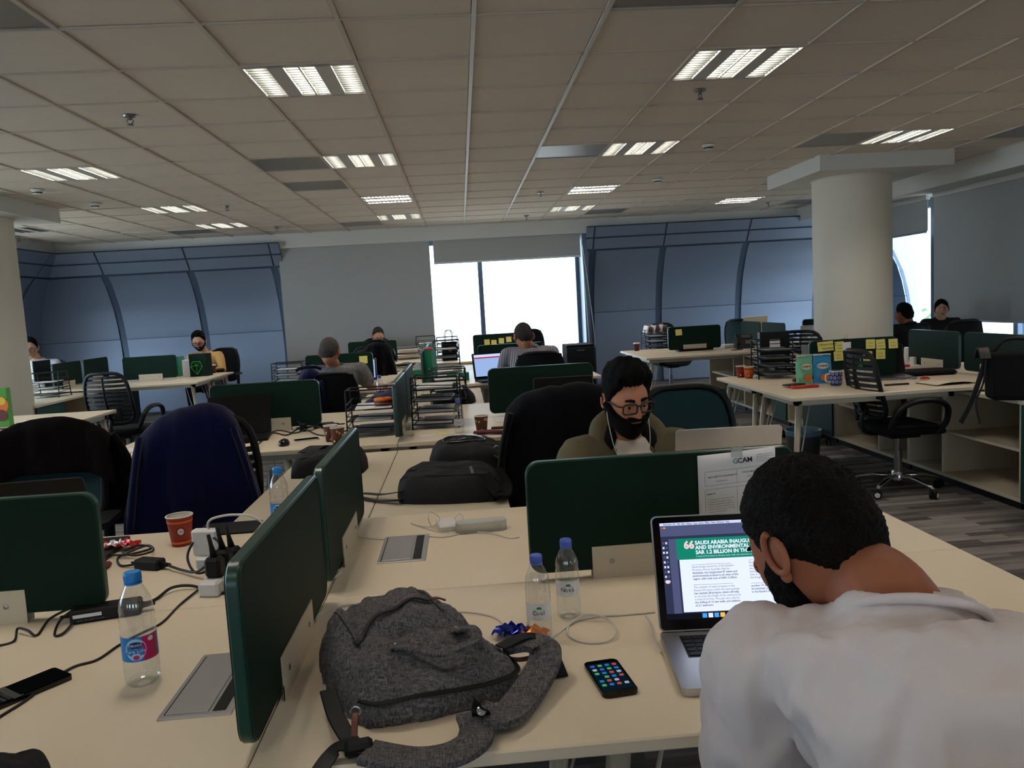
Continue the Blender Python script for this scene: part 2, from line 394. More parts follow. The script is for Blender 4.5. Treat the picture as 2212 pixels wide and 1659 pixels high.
# curved brushed metal panels
PROF = [(0.0, 0.0), (.6, 0.0), (1.0, .0), (1.25, .035), (1.5, .09), (1.75, .17), (1.95, .28), (2.12, .38), (2.25, .50), (2.36, .58), (2.45, .65), (2.63, .80)]
def lean(z):
    for (a, p), (b, q) in zip(PROF, PROF[1:]):
        if z <= b: return p+(q-p)*(z-a)/(b-a)
    return PROF[-1][1]
def curved(name, mt, parent, u0, u1, z0, z1, P, proud=0.0, thick=.02, n=8):
    """a strip of the leaning facade; P maps (along, inwards, z) to the room"""
    rows = []
    for k in range(n+1):
        z = z0+(z1-z0)*k/n; d = lean(z)+proud
        rows.append([P(u0, d-thick, z), P(u0, d, z), P(u1, d, z), P(u1, d-thick, z)])
    m = MB().grid(rows, closed_v=True); m.f.append((0, 1, 2, 3)); e = n*4; m.f.append((e+3, e+2, e+1, e))
    return m.build(name, mt, parent, smooth=30)
YW = 13.3
def facade(name, label, u0, u1, ribs, P, dark=None):
    root = curved(name, 'frame_blue', None, u0, u1, 0, 2.62, P, proud=-.03, thick=.05); tag(root, label, kind='structure')
    ed = [u0]+ribs+[u1]
    for a, b in zip(ed, ed[1:]):
        for z0, z1 in ((.02, 1.235), (1.245, 2.245), (2.275, 2.43), (2.455, 2.60)):
            w = .055 if z0 < 2.2 else .012
            lo = a+(w if a != u0 else 0); hi = b-(w if b != u1 else 0)
            if hi-lo > .05: curved('panel', 'brushed_panel', root, lo, hi, z0, z1, P, proud=0, thick=.02)
    return root
PB = lambda u, d, z: (u, YW-d, z)
PRr = lambda u, d, z: (7.2-d, u, z)
PLl = lambda u, d, z: (-6.85+d, u, z)
facade('wall_back', 'curved brushed metal panel wall left of the closed blind', -6.9, -2.75, [-5.52, -4.2, -2.9], PB)
facade('wall_back', 'curved brushed metal panel wall between the bright window and the round column', 2.08, 7.2, [2.2, 3.36, 4.74, 6.1], PB)
facade('wall_right', 'curved brushed metal panels behind the round column', 12.35, 13.3, [], PRr)
facade('wall_left', 'curved brushed metal panels in the far left corner', 11.4, 13.3, [12.4], PLl)
tag(MB().b2((-6.75, YF, 0), (-6.65, 1.5, 2.66)).build('wall_left', 'plaster'), 'unseen plain white wall on the left, added to block near daylight', kind='structure')  # out of view; closes the near window stretch to keep blue daylight off the foreground
w3 = MB().b2((-6.75, 1.5, 0), (-6.65, 11.4, .5)).build('window_3', 'plaster'); tag(w3, 'window wall along the far left side', kind='structure')
MB().b2((-6.75, 1.5, 2.5), (-6.65, 11.4, 2.66)).build('window_frame', 'frame_blue', w3)
ys = [1.54+1.403*k for k in range(8)]
for y in ys: MB().b2((-6.75, y-.04, .5), (-6.63, y+.04, 2.5)).build('mullion', 'frame_blue', w3)
for a, b in zip(ys, ys[1:]): MB().b2((-6.71, a+.04, .5), (-6.69, b-.04, 2.5)).build('pane', 'pane', w3)
# bright back window
w1 = MB().b2((-2.75, YW-.05, 0), (2.08, YW+.05, .12)).build('window_1', 'frame_blue'); tag(w1, 'wide bright window in the back wall', kind='structure')
MB().b2((-2.75, YW-.05, 2.5), (2.08, YW+.05, 2.66)).build('window_frame', 'frame_blue', w1)
for x in (-2.72, -1.6, -.62, .365, 2.0):
    MB().b2((x-.038, YW-.08, .12), (x+.038, YW+.04, 2.5)).build('mullion', 'frame_blue', w1)
for a, b in ((-2.68, -1.64), (-1.56, -.66), (-.58, .327), (.403, 1.962)):
    MB().b2((a, YW-.01, .12), (b, YW+.01, 2.5)).build('pane', 'pane', w1)
MB().b2((2.02, 12.75, 0), (2.10, YW, 2.6)).build('reveal', 'frame_blue', w1)
# side window
w2 = MB().b2((6.75, YF, 0), (6.85, 12.3, .72)).build('window_2', 'plaster'); tag(w2, 'window wall along the side behind roller blinds', kind='structure')
MB().b2((6.75, YF, 2.5), (6.85, 12.3, 2.66)).build('window_frame', 'frame_blue', w2)
for y in (-3.6, -2.0, -.4, 1.2, 2.8, 4.4, 6.0, 7.6, 9.2, 10.9, 12.3):
    MB().b2((6.73, y-.04, .72), (6.85, y+.04, 2.5)).build('mullion', 'frame_blue', w2)
ys = (-3.6, -2.0, -.4, 1.2, 2.8, 4.4, 6.0, 7.6, 9.2, 10.9, 12.3)
for a, b in zip(ys, ys[1:]): MB().b2((6.79, a+.04, .72), (6.81, b-.04, 2.5)).build('pane', 'pane', w2)
# roller blinds
def blind(label, lo, hi, axis):
    t = thing('roller_blind', label, 'blind', ((lo[0]+hi[0])/2, (lo[1]+hi[1])/2, lo[2]))
    def b(name, mt, a, c):
        o = MB().b2(a, c).build(name, mt, t); o.matrix_parent_inverse = Matrix.Translation(-Vector(t.location)); return o
    b('fabric', 'blind', lo, hi)
    if axis == 'x': b('bottom_bar', 'alu', (lo[0], lo[1]-.01, lo[2]-.02), (hi[0], hi[1]+.01, lo[2]+.008)); b('roller', 'white_plastic', (lo[0], lo[1]-.02, hi[2]-.05), (hi[0], hi[1]+.03, hi[2]+.01))
    else: b('bottom_bar', 'alu', (lo[0]-.01, lo[1], lo[2]-.02), (hi[0]+.01, hi[1], lo[2]+.008)); b('roller', 'white_plastic', (lo[0]-.02, lo[1], hi[2]-.05), (hi[0]+.03, hi[1], hi[2]+.01))
    return t
blind('pale grey roller blind let down fully, left of the bright window', (-2.80, 12.74, .1), (-.435, 12.746, 2.60), 'x')
bb = blind('pale grey roller blind rolled up high over the bright window', (-.375, 12.74, 2.18), (1.985, 12.746, 2.60), 'x')
ch = MB().tube(bez([(2.0, 12.72, 2.5), (2.03, 12.72, 1.6), (2.06, 12.72, .75)]), .005, 6).tube(bez([(2.0, 12.72, 2.5), (2.09, 12.72, 1.6), (2.15, 12.72, .75), (2.06, 12.72, .75)]), .005, 6).build('pull_chain', 'white_plastic', bb, True)
ch.matrix_parent_inverse = Matrix.Translation(-Vector(bb.location))
blind('grey roller blind let down to sill height beside the seated woman', (6.48, 5.0, .93), (6.486, 10.46, 2.62), 'y')
blind('grey roller blind rolled up high next to the round column', (6.48, 10.6, 2.14), (6.486, 12.3, 2.62), 'y')
blind('grey roller blind on the side window close to the photographer', (6.48, -4.9, .93), (6.486, 4.9, 2.62), 'y')
# columns with square caps
for nm, cx0, cy0, r, cp, lb in (('column_1', 4.28, 8.4, .40, capR, 'round cream column with a square cap'), ('column_2', -4.81, 8.25, .385, capL, 'round cream column at the far left edge')):
    c = MB().lathe([(r, 0), (r, 2.60)], (cx0, cy0, 0), 64).build(nm, 'column_paint', None, 40); tag(c, lb, kind='structure')
    MB().b2((cp[0], cp[1], 2.60), (cp[2], cp[3], ZC+.03)).build('cap', 'plaster', c)
    MB().lathe([(r+.012, 2.585), (r+.012, 2.603)], (cx0, cy0, 0), 64).build('collar', 'ceil_grid', c, 40)
# ---- luminaires
def make_lum():
    t = thing('ceiling_light', 'x', 'light', group='louvred ceiling lights in the tile grid')
    z = 0.0
    # strips across x: single, double, single, with the plate between
    st = [(-.285, -.165), (-.082, -.004), (.004, .082), (.165, .285)]
    pl = MB()
    for a, b in ((-.298, -.285), (-.165, -.082), (-.004, .004), (.082, .165), (.285, .298)): pl.b2((a, -.298, z), (b, .298, z+.012))
    pl.b2((-.298, -.298, z), (.298, -.272, z+.012)).b2((-.298, .272, z), (.298, .298, z+.012))
    pl.build('plate', 'fix_white', t)
    for a, b in st:
        m = MB(); w = b-a; c = (a+b)/2
        P = [[(c+w/2*math.cos(PI*k/8), y, z+.010+.075*math.sin(PI*k/8)) for k in range(9)] for y in (-.272, .272)]
        m.grid(P)
        m.add([(a, -.272, z+.01), (b, -.272, z+.01), (b, -.272, z+.09), (a, -.272, z+.09)], [(0, 1, 2, 3)])
        m.add([(a, .272, z+.01), (b, .272, z+.01), (b, .272, z+.09), (a, .272, z+.09)], [(0, 1, 2, 3)])
        rf = m.build('reflector', 'reflector', t, True)
        lv = MB()
        for k in range(13):
            y = -.26+.52*k/12
            lv.add([(a+.003, y-.004, z+.004), (b-.003, y-.004, z+.004), (b-.003, y+.004, z+.004), (a+.003, y+.004, z+.004), (a+.003, y, z+.034), (b-.003, y, z+.034)], [(0, 1, 2, 3), (0, 4, 5, 1), (2, 5, 4, 3), (0, 3, 4), (1, 5, 2)])
        lv.build('louvre', 'louvre', rf)
        tb = MB().tube([(c, -.265, z+.055), (c, .265, z+.055)], .013, 8).build('lamp_tube', 'tube', rf, True)
    MB().b2((-.297, -.297, z+.092), (.297, .297, z+.10)).build('housing', 'fix_white', t)
    return t
L0 = make_lum()
LBL = ['square louvred light over the front of the room, left of the two nearest', 'square louvred light over the front of the room, right of the two nearest',
 'louvred light with a grey panel beside it, above the closed blind', 'louvred light beside the shiny perforated panel', 'louvred light above the cap of the round column',
 'louvred light on the far left, nearest of its row', 'louvred light on the left, second of its row', 'louvred light on the left, last of its row near the metal wall',
 'louvred light turned sideways, left of the middle runner', 'small louvred light close to the closed blind', 'louvred light turned sideways, right of the middle runner',
 'small louvred light close to the bright window', 'louvred light turned sideways beside the round column', 'unlit dark louvred light in the far left corner']
for k, (i, j, rt) in enumerate(LUM+LUMB):
    loc = (cx_(i), cy_(j)+(.012 if k == 0 else 0), ZC-.002); rz = PI/2 if rt else 0
    if k == 0: L0.location = loc; L0['label'] = LBL[0]
    else:
        c = dup(L0, loc, rz, LBL[k] if k < len(LBL) else 'unseen square louvred light added for light behind the photographer')
        if k == 13:
            for ch in c.children:
                for g in ch.children:
                    if g.name.startswith('lamp_tube'): g.data = g.data.copy(); g.data.materials[0] = MAT['cup_white']
# ---- vents
vm = MB()
for k in range(11): vm.b2((-.285, -.275+k*.05, .002), (.285, -.245+k*.05, .006))
def make_vent():
    t = thing('ceiling_vent', 'x', 'vent', group='perforated grey vent panels in the ceiling')
    f = MB().b2((-.298, -.298, 0), (.298, -.285, .012)).b2((-.298, .285, 0), (.298, .298, .012)).b2((-.298, -.285, 0), (-.285, .285, .012)).b2((.285, -.285, 0), (.298, .285, .012))
    f.build('frame', 'vent_metal', t); MB().b2((-.29, -.29, .008), (.29, .29, .02)).build('perforated_sheet', 'perf', t)
    return t
def perf():
    m = bpy.data.materials.new('perf'); m.use_nodes = True; nt = m.node_tree; b = nt.nodes['Principled BSDF']; L = nt.links.new
    tc = nt.nodes.new('ShaderNodeTexCoord'); mp = nt.nodes.new('ShaderNodeMapping'); mp.inputs['Scale'].default_value = (110, 110, 1); mp.inputs['Rotation'].default_value = (0, 0, R(45)); L(tc.outputs['Object'], mp.inputs[0])
    ck = nt.nodes.new('ShaderNodeTexVoronoi'); ck.inputs['Randomness'].default_value = 0; ck.inputs['Scale'].default_value = 1; L(mp.outputs[0], ck.inputs['Vector'])
    rp = nt.nodes.new('ShaderNodeValToRGB'); rp.color_ramp.elements[0].position = .32; rp.color_ramp.elements[0].color = (.055, .053, .05, 1); rp.color_ramp.elements[1].position = .4; rp.color_ramp.elements[1].color = (*lin((164, 158, 151)), 1)
    L(ck.outputs['Distance'], rp.inputs[0]); L(rp.outputs[0], b.inputs['Base Color']); b.inputs['Roughness'].default_value = .4; b.inputs['Metallic'].default_value = .3; MAT['perf'] = m
perf()
V0 = make_vent()
VL = ['perforated vent panel cut by the top left corner of the photo', 'perforated vent panel cut by the top edge of the photo', 'grey vent panel beside the louvred light above the closed blind',
 'grey vent panel one tile further than the one beside the light', 'grey vent panel at the ceiling edge over the closed blind', 'shiny perforated vent panel beside a louvred light', 'vent panel beside the light above the column cap',
 'grey vent panel at the ceiling edge right of the bright window', 'grey vent panel at the ceiling edge over the left metal wall', 'vent panel near the right edge of the photo, by the side bulkhead', 'vent panel just left of the round column at the back edge']
for k, (i, j) in enumerate(VENT):
    if k == 0: V0.location = (cx_(i), cy_(j), ZC-.002); V0['label'] = VL[0]
    else: dup(V0, (cx_(i), cy_(j), ZC-.002), 0, VL[k])
# ---- sprinklers and smoke detectors
def make_spr():
    t = thing('sprinkler_head', 'x', 'sprinkler', group='sprinkler heads on the ceiling')
    MB().lathe([(.038, .0), (.034, -.008), (.012, -.010)], n=16).build('rose', 'steel', t, 40)
    m = MB().lathe([(.010, -.008), (.010, -.025)], n=10)
    for s in (-1, 1): m.tube(bez([(s*.01, 0, -.02), (s*.02, 0, -.035), (s*.003, 0, -.052)]), .003, 6)
    m.build('body', 'alu_dark', t, 40); MB().lathe([(.002, -.05), (.02, -.053), (.02, -.056), (.002, -.056)], n=14).build('deflector', 'alu_dark', t, 40); return t
S0 = make_spr()
SP = [((280, 250), 'sprinkler head on the left, below the nearest louvred light'), ((1512, 195), 'sprinkler head under the nearest louvred light on the right'), ((490, 445), 'sprinkler head right of the second light of the left row'),
 ((1168, 416), 'sprinkler head left of the sideways light near the middle'), ((1137, 466), 'sprinkler head close to the bright window'), ((40, 513), 'sprinkler head beneath the unlit light in the far corner'), ((1660, 438), 'sprinkler head by the round column'), ((598, 490), 'sprinkler head at the ceiling edge over the closed blind')]
for k, (p, l) in enumerate(SP):
    q = at(p[0], p[1], ZC)
    if k == 0: S0.location = q; S0['label'] = l
    else: dup(S0, q, random.random()*3, l)
def make_smk():
    t = thing('smoke_detector', 'x', 'detector', group='round detectors on the ceiling')
    MB().lathe([(.055, 0), (.055, -.012), (.045, -.016)], n=24).build('base', 'white_plastic', t, 40)
    MB().lathe([(.042, -.016), (.042, -.022), (.034, -.04), (.012, -.045), (.001, -.045)], n=24).build('sensor', 'white_plastic', t, 40)
    MB().lathe([(.043, -.024), (.038, -.034)], n=24, cap=False).build('slot_ring', 'black', t, 40); return t
D0 = make_smk()
for k, (p, l) in enumerate([((1530, 313), 'white smoke detector between the round column and the middle lights'), ((80, 410), 'round detector by the left light row'), ((205, 440), 'round detector left of the second light of the left row'), ((1420, 387), 'white smoke detector above the back metal wall')]):
    q = at(p[0], p[1], ZC)
    if k == 0: D0.location = q; D0['label'] = l
    else: dup(D0, q, 0, l)
# ================================================================== outside
tag(MB().b2((-150, -60, -12.2), (200, 220, -12)).build('ground', mat('ground_out', (190, 182, 170), .9)), 'pale dusty ground outside the windows', kind='structure')
mat('stucco', (226, 222, 214), .9); mat('out_win', (185, 196, 212), .4); mat('leaf', (80, 108, 70), .8, noise=.4, nscale=3)
def building(label, x, y, w, d, h, rows, cols):
    t = thing('building', label, 'building', (x, y, -12))
    MB().b2((-w/2, -d/2, 0), (w/2, d/2, h)).build('wall', 'stucco', t)
    MB().b2((-w/2-.2, -d/2-.2, h), (w/2+.2, d/2+.2, h+.5)).build('parapet', 'stucco', t)
    for r_ in range(rows):
        for c in range(cols):
            yy = -d/2+d*(c+.5)/cols; zz = h-2.2-r_*3.2
            if zz < 1: continue
            MB().b2((-w/2-.06, yy-.6, zz-.7), (-w/2+.05, yy+.6, zz+.7)).build('window', 'out_win', t)
            xx = -w/2+w*(c+.5)/cols
            MB().b2((xx-.6, -d/2-.06, zz-.7), (xx+.6, -d/2+.05, zz+.7)).build('window', 'out_win', t)
building('white stucco building outside the window beside the column', 36, 52, 14, 16, 12.2, 3, 4)
building('white stucco house outside under the side blind', 30, 34, 12, 14, 10.4, 2, 4)
building('tall white building further behind the others outside', 60, 84, 18, 22, 14.2, 3, 5)
building('pale distant building outside the bright back window', -3, 150, 30, 16, 10.6, 1, 6)
fin = curved('wall_outer', 'brushed_panel', None, 16.3, 17.6, 0, 2.63, lambda u, d, z: (9.45-d*1.2, u, (z-1.1)*4), 0, .3); tag(fin, 'curved metal wing of the building outside the side window', kind='structure')
def tree(label, x, y, h, r):
    t = thing('tree', label, 'tree', (x, y, -12)); MB().tube([(0, 0, 0), (.1, 0, h*.5), (0, .1, h*.8)], [.25, .18, .1]).build('trunk', 'leather_brown', t)
    m = MB(); rnd = random.Random(3)
    for k in range(420):
        v = V(rnd.gauss(0, 1), rnd.gauss(0, 1), rnd.gauss(0, .8)).normalized()*r*rnd.uniform(.55, 1); c = v+V(0, 0, h-r*.4); s = rnd.uniform(.18, .4)
        a = V(rnd.gauss(0, 1), rnd.gauss(0, 1), rnd.gauss(0, 1)).normalized()*s; b = a.orthogonal().normalized()*s*.6
        m.add([c-a, c+b, c+a, c-b], [(0, 1, 2, 3)])
    m.build('crown', 'leaf', t)
tree('leafy green tree outside the window beside the column', 20.2, 32.9, 11.0, 2.5)
# ================================================================== desks
T = .74; TH = .025
def leg_set(mb_list, t, x, y, sx, sy):
    """slanted leg: one thick tapering bar and two thin rods running to the same foot"""
    top = V(x, y, T-TH-.03); ft = V(x+sx*.07, y+sy*.05, 0.0)
    MB().tube([top, top.lerp(ft, .5), ft], [.022, .018, .013], 10).build('leg', 'leg', t, True)
    for dx, dy in ((-.09*sx, -.03*sy), (-.02*sx, -.10*sy)):
        MB().tube([top+V(dx, dy, 0), ft+V(0, 0, .06)], .0045, 6).build('leg_rod', 'leg', t, True)
DG = 'cream office desks'
def desk(label, x0, x1, y0, y1, out, flap=None, legs=True, inner=True):
    """out: -1 free end at x0, +1 free end at x1"""
    t = thing('office_desk', label, 'desk', ((x0+x1)/2, (y0+y1)/2, 0), group=DG); inv = Matrix.Translation(-Vector(t.location))
    g = .0015; before = set(COL.objects)
    MB().b2((x0+g, y0+g, T-TH), (x1-g, y1-g, T), .003).build('desktop', 'desk', t)
    ox0, ox1 = x0, x1
    if not inner: x0, x1 = (x0, x1-.47) if out < 0 else (x0+.47, x1)
    f = MB().b2((x0+.06, y0+.07, T-TH-.04), (x1-.06, y0+.11, T-TH)).b2((x0+.06, y1-.11, T-TH-.04), (x1-.06, y1-.07, T-TH)).b2((x0+.06, y0+.07, T-TH-.04), (x0+.10, y1-.07, T-TH)).b2((x1-.10, y0+.07, T-TH-.04), (x1-.06, y1-.07, T-TH))
    f.build('under_frame', 'leg', t); x0, x1 = ox0, ox1
    if legs:
        xo = x1-.09 if out > 0 else x0+.09; xi = x0+.62 if out > 0 else x1-.62
        for yy, sy in ((y0+.09, -1), (y1-.09, 1)): leg_set(None, t, xo, yy, out, sy)
        for yy, sy in ((y0+.09, -1), (y1-.09, 1)) if inner else (): leg_set(None, t, xi, yy, -out, sy)
    if flap:
        fx, fy, w, d = flap
        q = MB().b2((fx-w/2, fy-d/2, T-.001), (fx+w/2, fy+d/2, T+.0035), .001).build('cable_flap', 'alu', t)
        MB().b2((fx-w/2+.012, fy-d/2+.012, T+.0034), (fx+w/2-.045, fy+d/2-.012, T+.0055), .0008).build('lid', 'alu', q)
        MB().b2((fx+w/2-.038, fy-d/2+.014, T+.0030), (fx+w/2-.014, fy+d/2-.014, T+.0045)).build('brush_slot', 'black', q)
        MB().b2((fx-w/2+.009, fy-d/2+.012, T+.0030), (fx-w/2+.012, fy+d/2-.012, T+.0042)).build('seam', 'ink', q)
    for o in set(COL.objects)-before-{t}:
        if o.parent == t: o.matrix_parent_inverse = inv
    return t
SPX = -.39; WD = 1.69; DP = .77
ROW = [1.21, 4.29, 7.37, 10.45]
nm = ['nearest', 'second', 'third', 'last']
flapS = {0: ((-.53, 1.545, .135, .27), None), }
DESK_L = {
 (0, 0, 0): 'cream desk in the front left with the blue-capped bottle and the cable flap', (0, 0, 1): 'cream desk with the grey backpack and silver laptop',
 (0, 1, 0): 'cream desk holding the red paper cup and power adapters', (0, 1, 1): 'cream desk of the bearded man behind the green screen',
 (1, 0, 0): 'cream desk with sunglasses and the dark laptop behind the blue jacket', (1, 0, 1): 'cream desk with the paper tray and the brown cup in front of the black jacket',
 (1, 1, 0): 'cream desk behind the green screen, left of the middle screens', (1, 1, 1): 'cream desk behind the green screen by the black jacket chair',
 (2, 0, 0): 'cream desk where the man in the grey tee works', (2, 0, 1): 'cream desk where the man in the striped shirt works',
 (2, 1, 0): 'cream desk beyond the screen facing the man in the grey tee', (2, 1, 1): 'cream desk beyond the screen facing the striped shirt man',
 (3, 0, 0): 'cream desk before the screen hiding the grey-haired man', (3, 0, 1): 'cream desk before the screen with sticky notes by the window',
 (3, 1, 0): 'cream desk of the man bending down behind the screen', (3, 1, 1): 'cream desk closest to the bright window'}
for r_, y in enumerate(ROW):
    for h in (0, 1):
        y0 = y+h*DP; y1 = y0+DP
        fl_ = fr_ = None
        if r_ == 0 and h == 0: fl_ = (-.533, 1.545, .135, .27)
        if r_ == 0 and h == 1: fr_ = (-.215, 2.35, .14, .26)
        desk(DESK_L[(r_, h, 0)], SPX-WD, SPX, y0, y1, -1, fl_)
        desk(DESK_L[(r_, h, 1)], SPX, SPX+WD, y0, y1, 1, fr_)
RSP = 3.83; RROW = [5.03, 9.11]
for r_, y in enumerate(RROW):
    for h in (0, 1):
        y0 = y+h*DP
        desk(['cream desk on the right with the patterned mug and open notebook', 'cream desk on the right with two paper cups and the letter tray', 'cream desk in the right back with the wire basket and screen', 'cream desk in the right back behind the noted screen'][r_*2+h], RSP-WD, RSP, y0, y0+DP, -1, None, True, False)
        desk(['cream desk on the far right beyond the blue-green screens', 'cream desk on the far right next to the man in black', 'cream desk behind the round column, nearer one', 'cream desk behind the round column, further one'][r_*2+h], RSP, RSP+WD, y0, y0+DP, 1, None, True, False)
desk('cream desk at the left edge with the green picture box', -4.74, -3.05, 5.50, 6.27, 1, None, True, False); desk('cream desk left of the black mesh chair, with a loose paper', -4.74, -3.05, 6.27, 7.04, 1, None, True, False)
desk('cream desk in the left back with folders and the green box', -4.91, -3.22, 9.68, 10.45, 1, None, True, False); desk('cream desk of the man in the yellow shirt', -4.91, -3.22, 10.45, 11.22, 1, None, True, False)
desk('cream desk at the far left of the man in white', -6.6, -4.91, 9.68, 10.45, -1, None, False)
# ---- screens
SG = 'green fabric desk screens'
def screen(label, cx, cy, along, w=.68, z0=.765, z1=1.055, m='green', bl=.30, both=True, bpos=.0, grp=SG):
    t = thing('desk_screen', label, 'screen', (cx, cy, T), 0 if along == 'x' else PI/2, grp); th = .024
    ol = rrect(w, z1-z0, .035, 6)
    MB().prism(ol, -th/2, th/2, RX90, (0, 0, (z0+z1)/2-T)).build('panel', m, t)
    ed = MB(); n = len(ol)
    P = [[(x*k, yy, (z0+z1)/2-T+z*kz) for (x, z) in ol] for (k, kz, yy) in ((1-.004/w, 1-.004/(z1-z0), -th/2-.001), (1+.004/w, 1+.004/(z1-z0), -th/2+.004), (1+.004/w, 1+.004/(z1-z0), th/2-.004), (1-.004/w, 1-.004/(z1-z0), th/2+.001))]
    ed.grid(P, closed_v=True).build('edge_band', 'green_edge', t, 35)
    for s in (-1, 1):
        b = MB().b2((bpos-bl/2, s*(th/2+.002)-.0015, .0), (bpos+bl/2, s*(th/2+.002)+.0015, .085)).b2((bpos-bl/2, min(s*th/2, s*(th/2+.003)), 0), (bpos+bl/2, max(s*th/2, s*(th/2+.003)), .03)).build('bracket', 'bracket', t)
        for k in (-1, 1):
            MB().lathe([(.006, 0), (.006, .002), (.003, .003), (.001, .003)], (bpos+k*bl*.34, s*(th/2+.0035), .045), 10, Matrix.Rotation(-s*PI/2, 3, 'X')).build('screw', 'steel', b, 40)
    return t
SL = [('green desk screen at the left edge behind the blue-capped bottle', 'large green desk screen with a printed sheet taped on it'),
      ('green desk screen behind the blue jacket chair', 'green desk screen behind the black jacket chair'),
      ('green desk screen with one sticky note in front of the grey tee man', 'green desk screen in front of the striped shirt man'),
      ('green desk screen hiding the face of the bending man', 'green desk screen with sticky notes against the bright window')]
for r_, y in enumerate(ROW):
    yy = y+DP
    screen(SL[r_][0], SPX-.88, yy, 'x'); screen(SL[r_][1], SPX+.88, yy, 'x', w=.70 if r_ == 0 else .68, bl=.32, bpos=-.03)
    if r_ < 3:
        screen(['green middle screen standing next to the grey backpack, nearest', 'green middle screen beside the trays in the second desk row, nearer half', 'green middle screen by the gift bag in the third row, nearer half'][r_], SPX, y+.385, 'y', w=.71, z1=1.07)
        screen(['green middle screen next to the black backpacks', 'green middle screen beside the trays in the second desk row, further half', 'green middle screen in the third row, further half'][r_], SPX, y+DP+.385, 'y', w=.71, z1=1.07)
screen('green desk screen with many sticky notes beside the round column', RSP-.88, 5.80, 'x')
screen('blue-green screen beside the laptop sleeve, left of two', RSP, 6.19, 'y', w=.68); screen('blue-green screen near the black bag, right of two', RSP, 5.44, 'y', w=.68)
screen('green desk screen in the right back with one sticky note', RSP-.88, 9.88, 'x'); screen('small-looking green screen behind the desk phone, left of two', RSP, 10.27, 'y'); screen('small-looking green screen behind the desk phone, right of two', RSP, 9.50, 'y')
screen('dark green screen just left of the round column', RSP+.88, 9.88, 'x')
screen('green desk screen left of the man in the yellow shirt', -4.91+.86, 10.45, 'x'); screen('blue-green screen at the far left, nearer of two', -4.91, 10.065, 'y', w=.70); screen('blue-green screen at the far left, further of two', -4.91, 10.84, 'y', w=.70)
screen('green screen on the far right behind the black bag', RSP+.88, 5.80, 'x')
# ================================================================== low cabinets
CG = 'low cream storage cabinets'
def cabinet(label, x0, x1, y0, y1, face, doors=(), shelf=True, div=None, top=.70):
    t = thing('storage_cabinet', label, 'cabinet', ((x0+x1)/2, (y0+y1)/2, 0), group=CG); inv = Matrix.Translation(-Vector(t.location)); before = set(COL.objects); e = .018; g = .001
    xf = x0 if face < 0 else x1; xb = x1 if face < 0 else x0
    lo, hi = min(xf, xb), max(xf, xb)
    MB().b2((lo-(.03 if face < 0 else 0), y0+g, top-.025), (hi+(.03 if face > 0 else 0), y1-g, top), .002).build('top', 'cab', t)
    MB().b2((lo+.02, y0+.02, 0), (hi-.02, y1-.02, .05)).build('plinth', 'black', t)
    MB().b2((lo, y0+g, .05), (hi, y1-g, .075)).build('base_board', 'cab', t)
    for y in (y0+g, y1-e-g): MB().b2((lo, y, .075), (hi, y+e, top-.025)).build('side_panel', 'cab', t)
    MB().b2((xb-e if face < 0 else xb, y0+e, .075), (xb if face < 0 else xb+e, y1-e, top-.025)).build('back_panel', 'cab', t)
    if div:
        for d in div: MB().b2((lo+.01, d-e/2, .075), (hi-.02, d+e/2, top-.025)).build('divider', 'cab', t)
    if shelf: MB().b2((lo+.03, y0+e, .36), (hi-.02, y1-e, .378)).build('shelf', 'cab', t)
    for (a, b, mm) in doors:
        dr = MB().b2((xf-.02 if face < 0 else xf, a, .06), (xf if face < 0 else xf+.02, b, top-.03), .002).build('door', mm, t)
        MB().lathe([(.010, 0), (.012, .006), (.012, .014), (.001, .016)], (xf+face*.02, a+.06, top-.12), 12, Matrix.Rotation(face*PI/2, 3, 'Y')).build('handle', 'steel', dr, 40)
    for o in set(COL.objects)-before-{t}:
        if o.parent == t: o.matrix_parent_inverse = inv
    return t
for k in range(3):
    y0 = ROW[k]+2*DP+.002; y1 = ROW[k+1]-.002
    cabinet(['low cream cabinet under the black bag left of the middle seam', 'low cream cabinet in the second gap, left half', 'low cream cabinet in the third gap, left half'][k], -.88, SPX-.002, y0, y1, -1, doors=[(y0+.5, y1-.1, 'teal_door')])
    cabinet(['low cream cabinet carrying the two black bags', 'low cream cabinet in the second gap, right half', 'low cream cabinet in the third gap, right half'][k], SPX+.002, .11, y0, y1, 1, doors=[(y0+.5, y1-.1, 'teal_door')])
# right block
for a, b, drs, dv, lb in ((3.3, 4.60, [(3.32, 4.58, 'teal_door')], None, 'low cabinet with a dark green door under the black bag'), (4.60, 5.84, [], [5.42], 'low cabinet with an open shelf behind the black mesh chair'),
        (5.84, 7.05, [], [6.3], 'low open cabinet under the right desks behind the mesh chair'), (7.05, 8.1, [(7.07, 7.7, 'teal_door')], [7.72], 'low cabinet with a green door behind the desk legs'),
        (8.1, 9.4, [(8.12, 8.5, 'teal_door')], None, 'low open cabinet past the two paper cups'), (9.4, 10.75, [], [9.8], 'low open cabinet under the right back desks')):
    cabinet(lb, 3.41, 4.25, a, b, -1, drs, True, dv)
# left block
cabinet('low cabinet with green door in the left back beside the mesh chair', -5.3, -4.42, 8.3, 9.6, 1, [(8.32, 8.9, 'teal_door')]); cabinet('low cabinet under the left back desks, open shelf with clutter', -5.3, -4.42, 9.6, 10.9, 1, [(10.3, 10.88, 'teal_door')])
cabinet('low cabinet under the left edge desks', -5.2, -4.3, 5.6, 6.9, 1, [(5.62, 6.2, 'teal_door')])
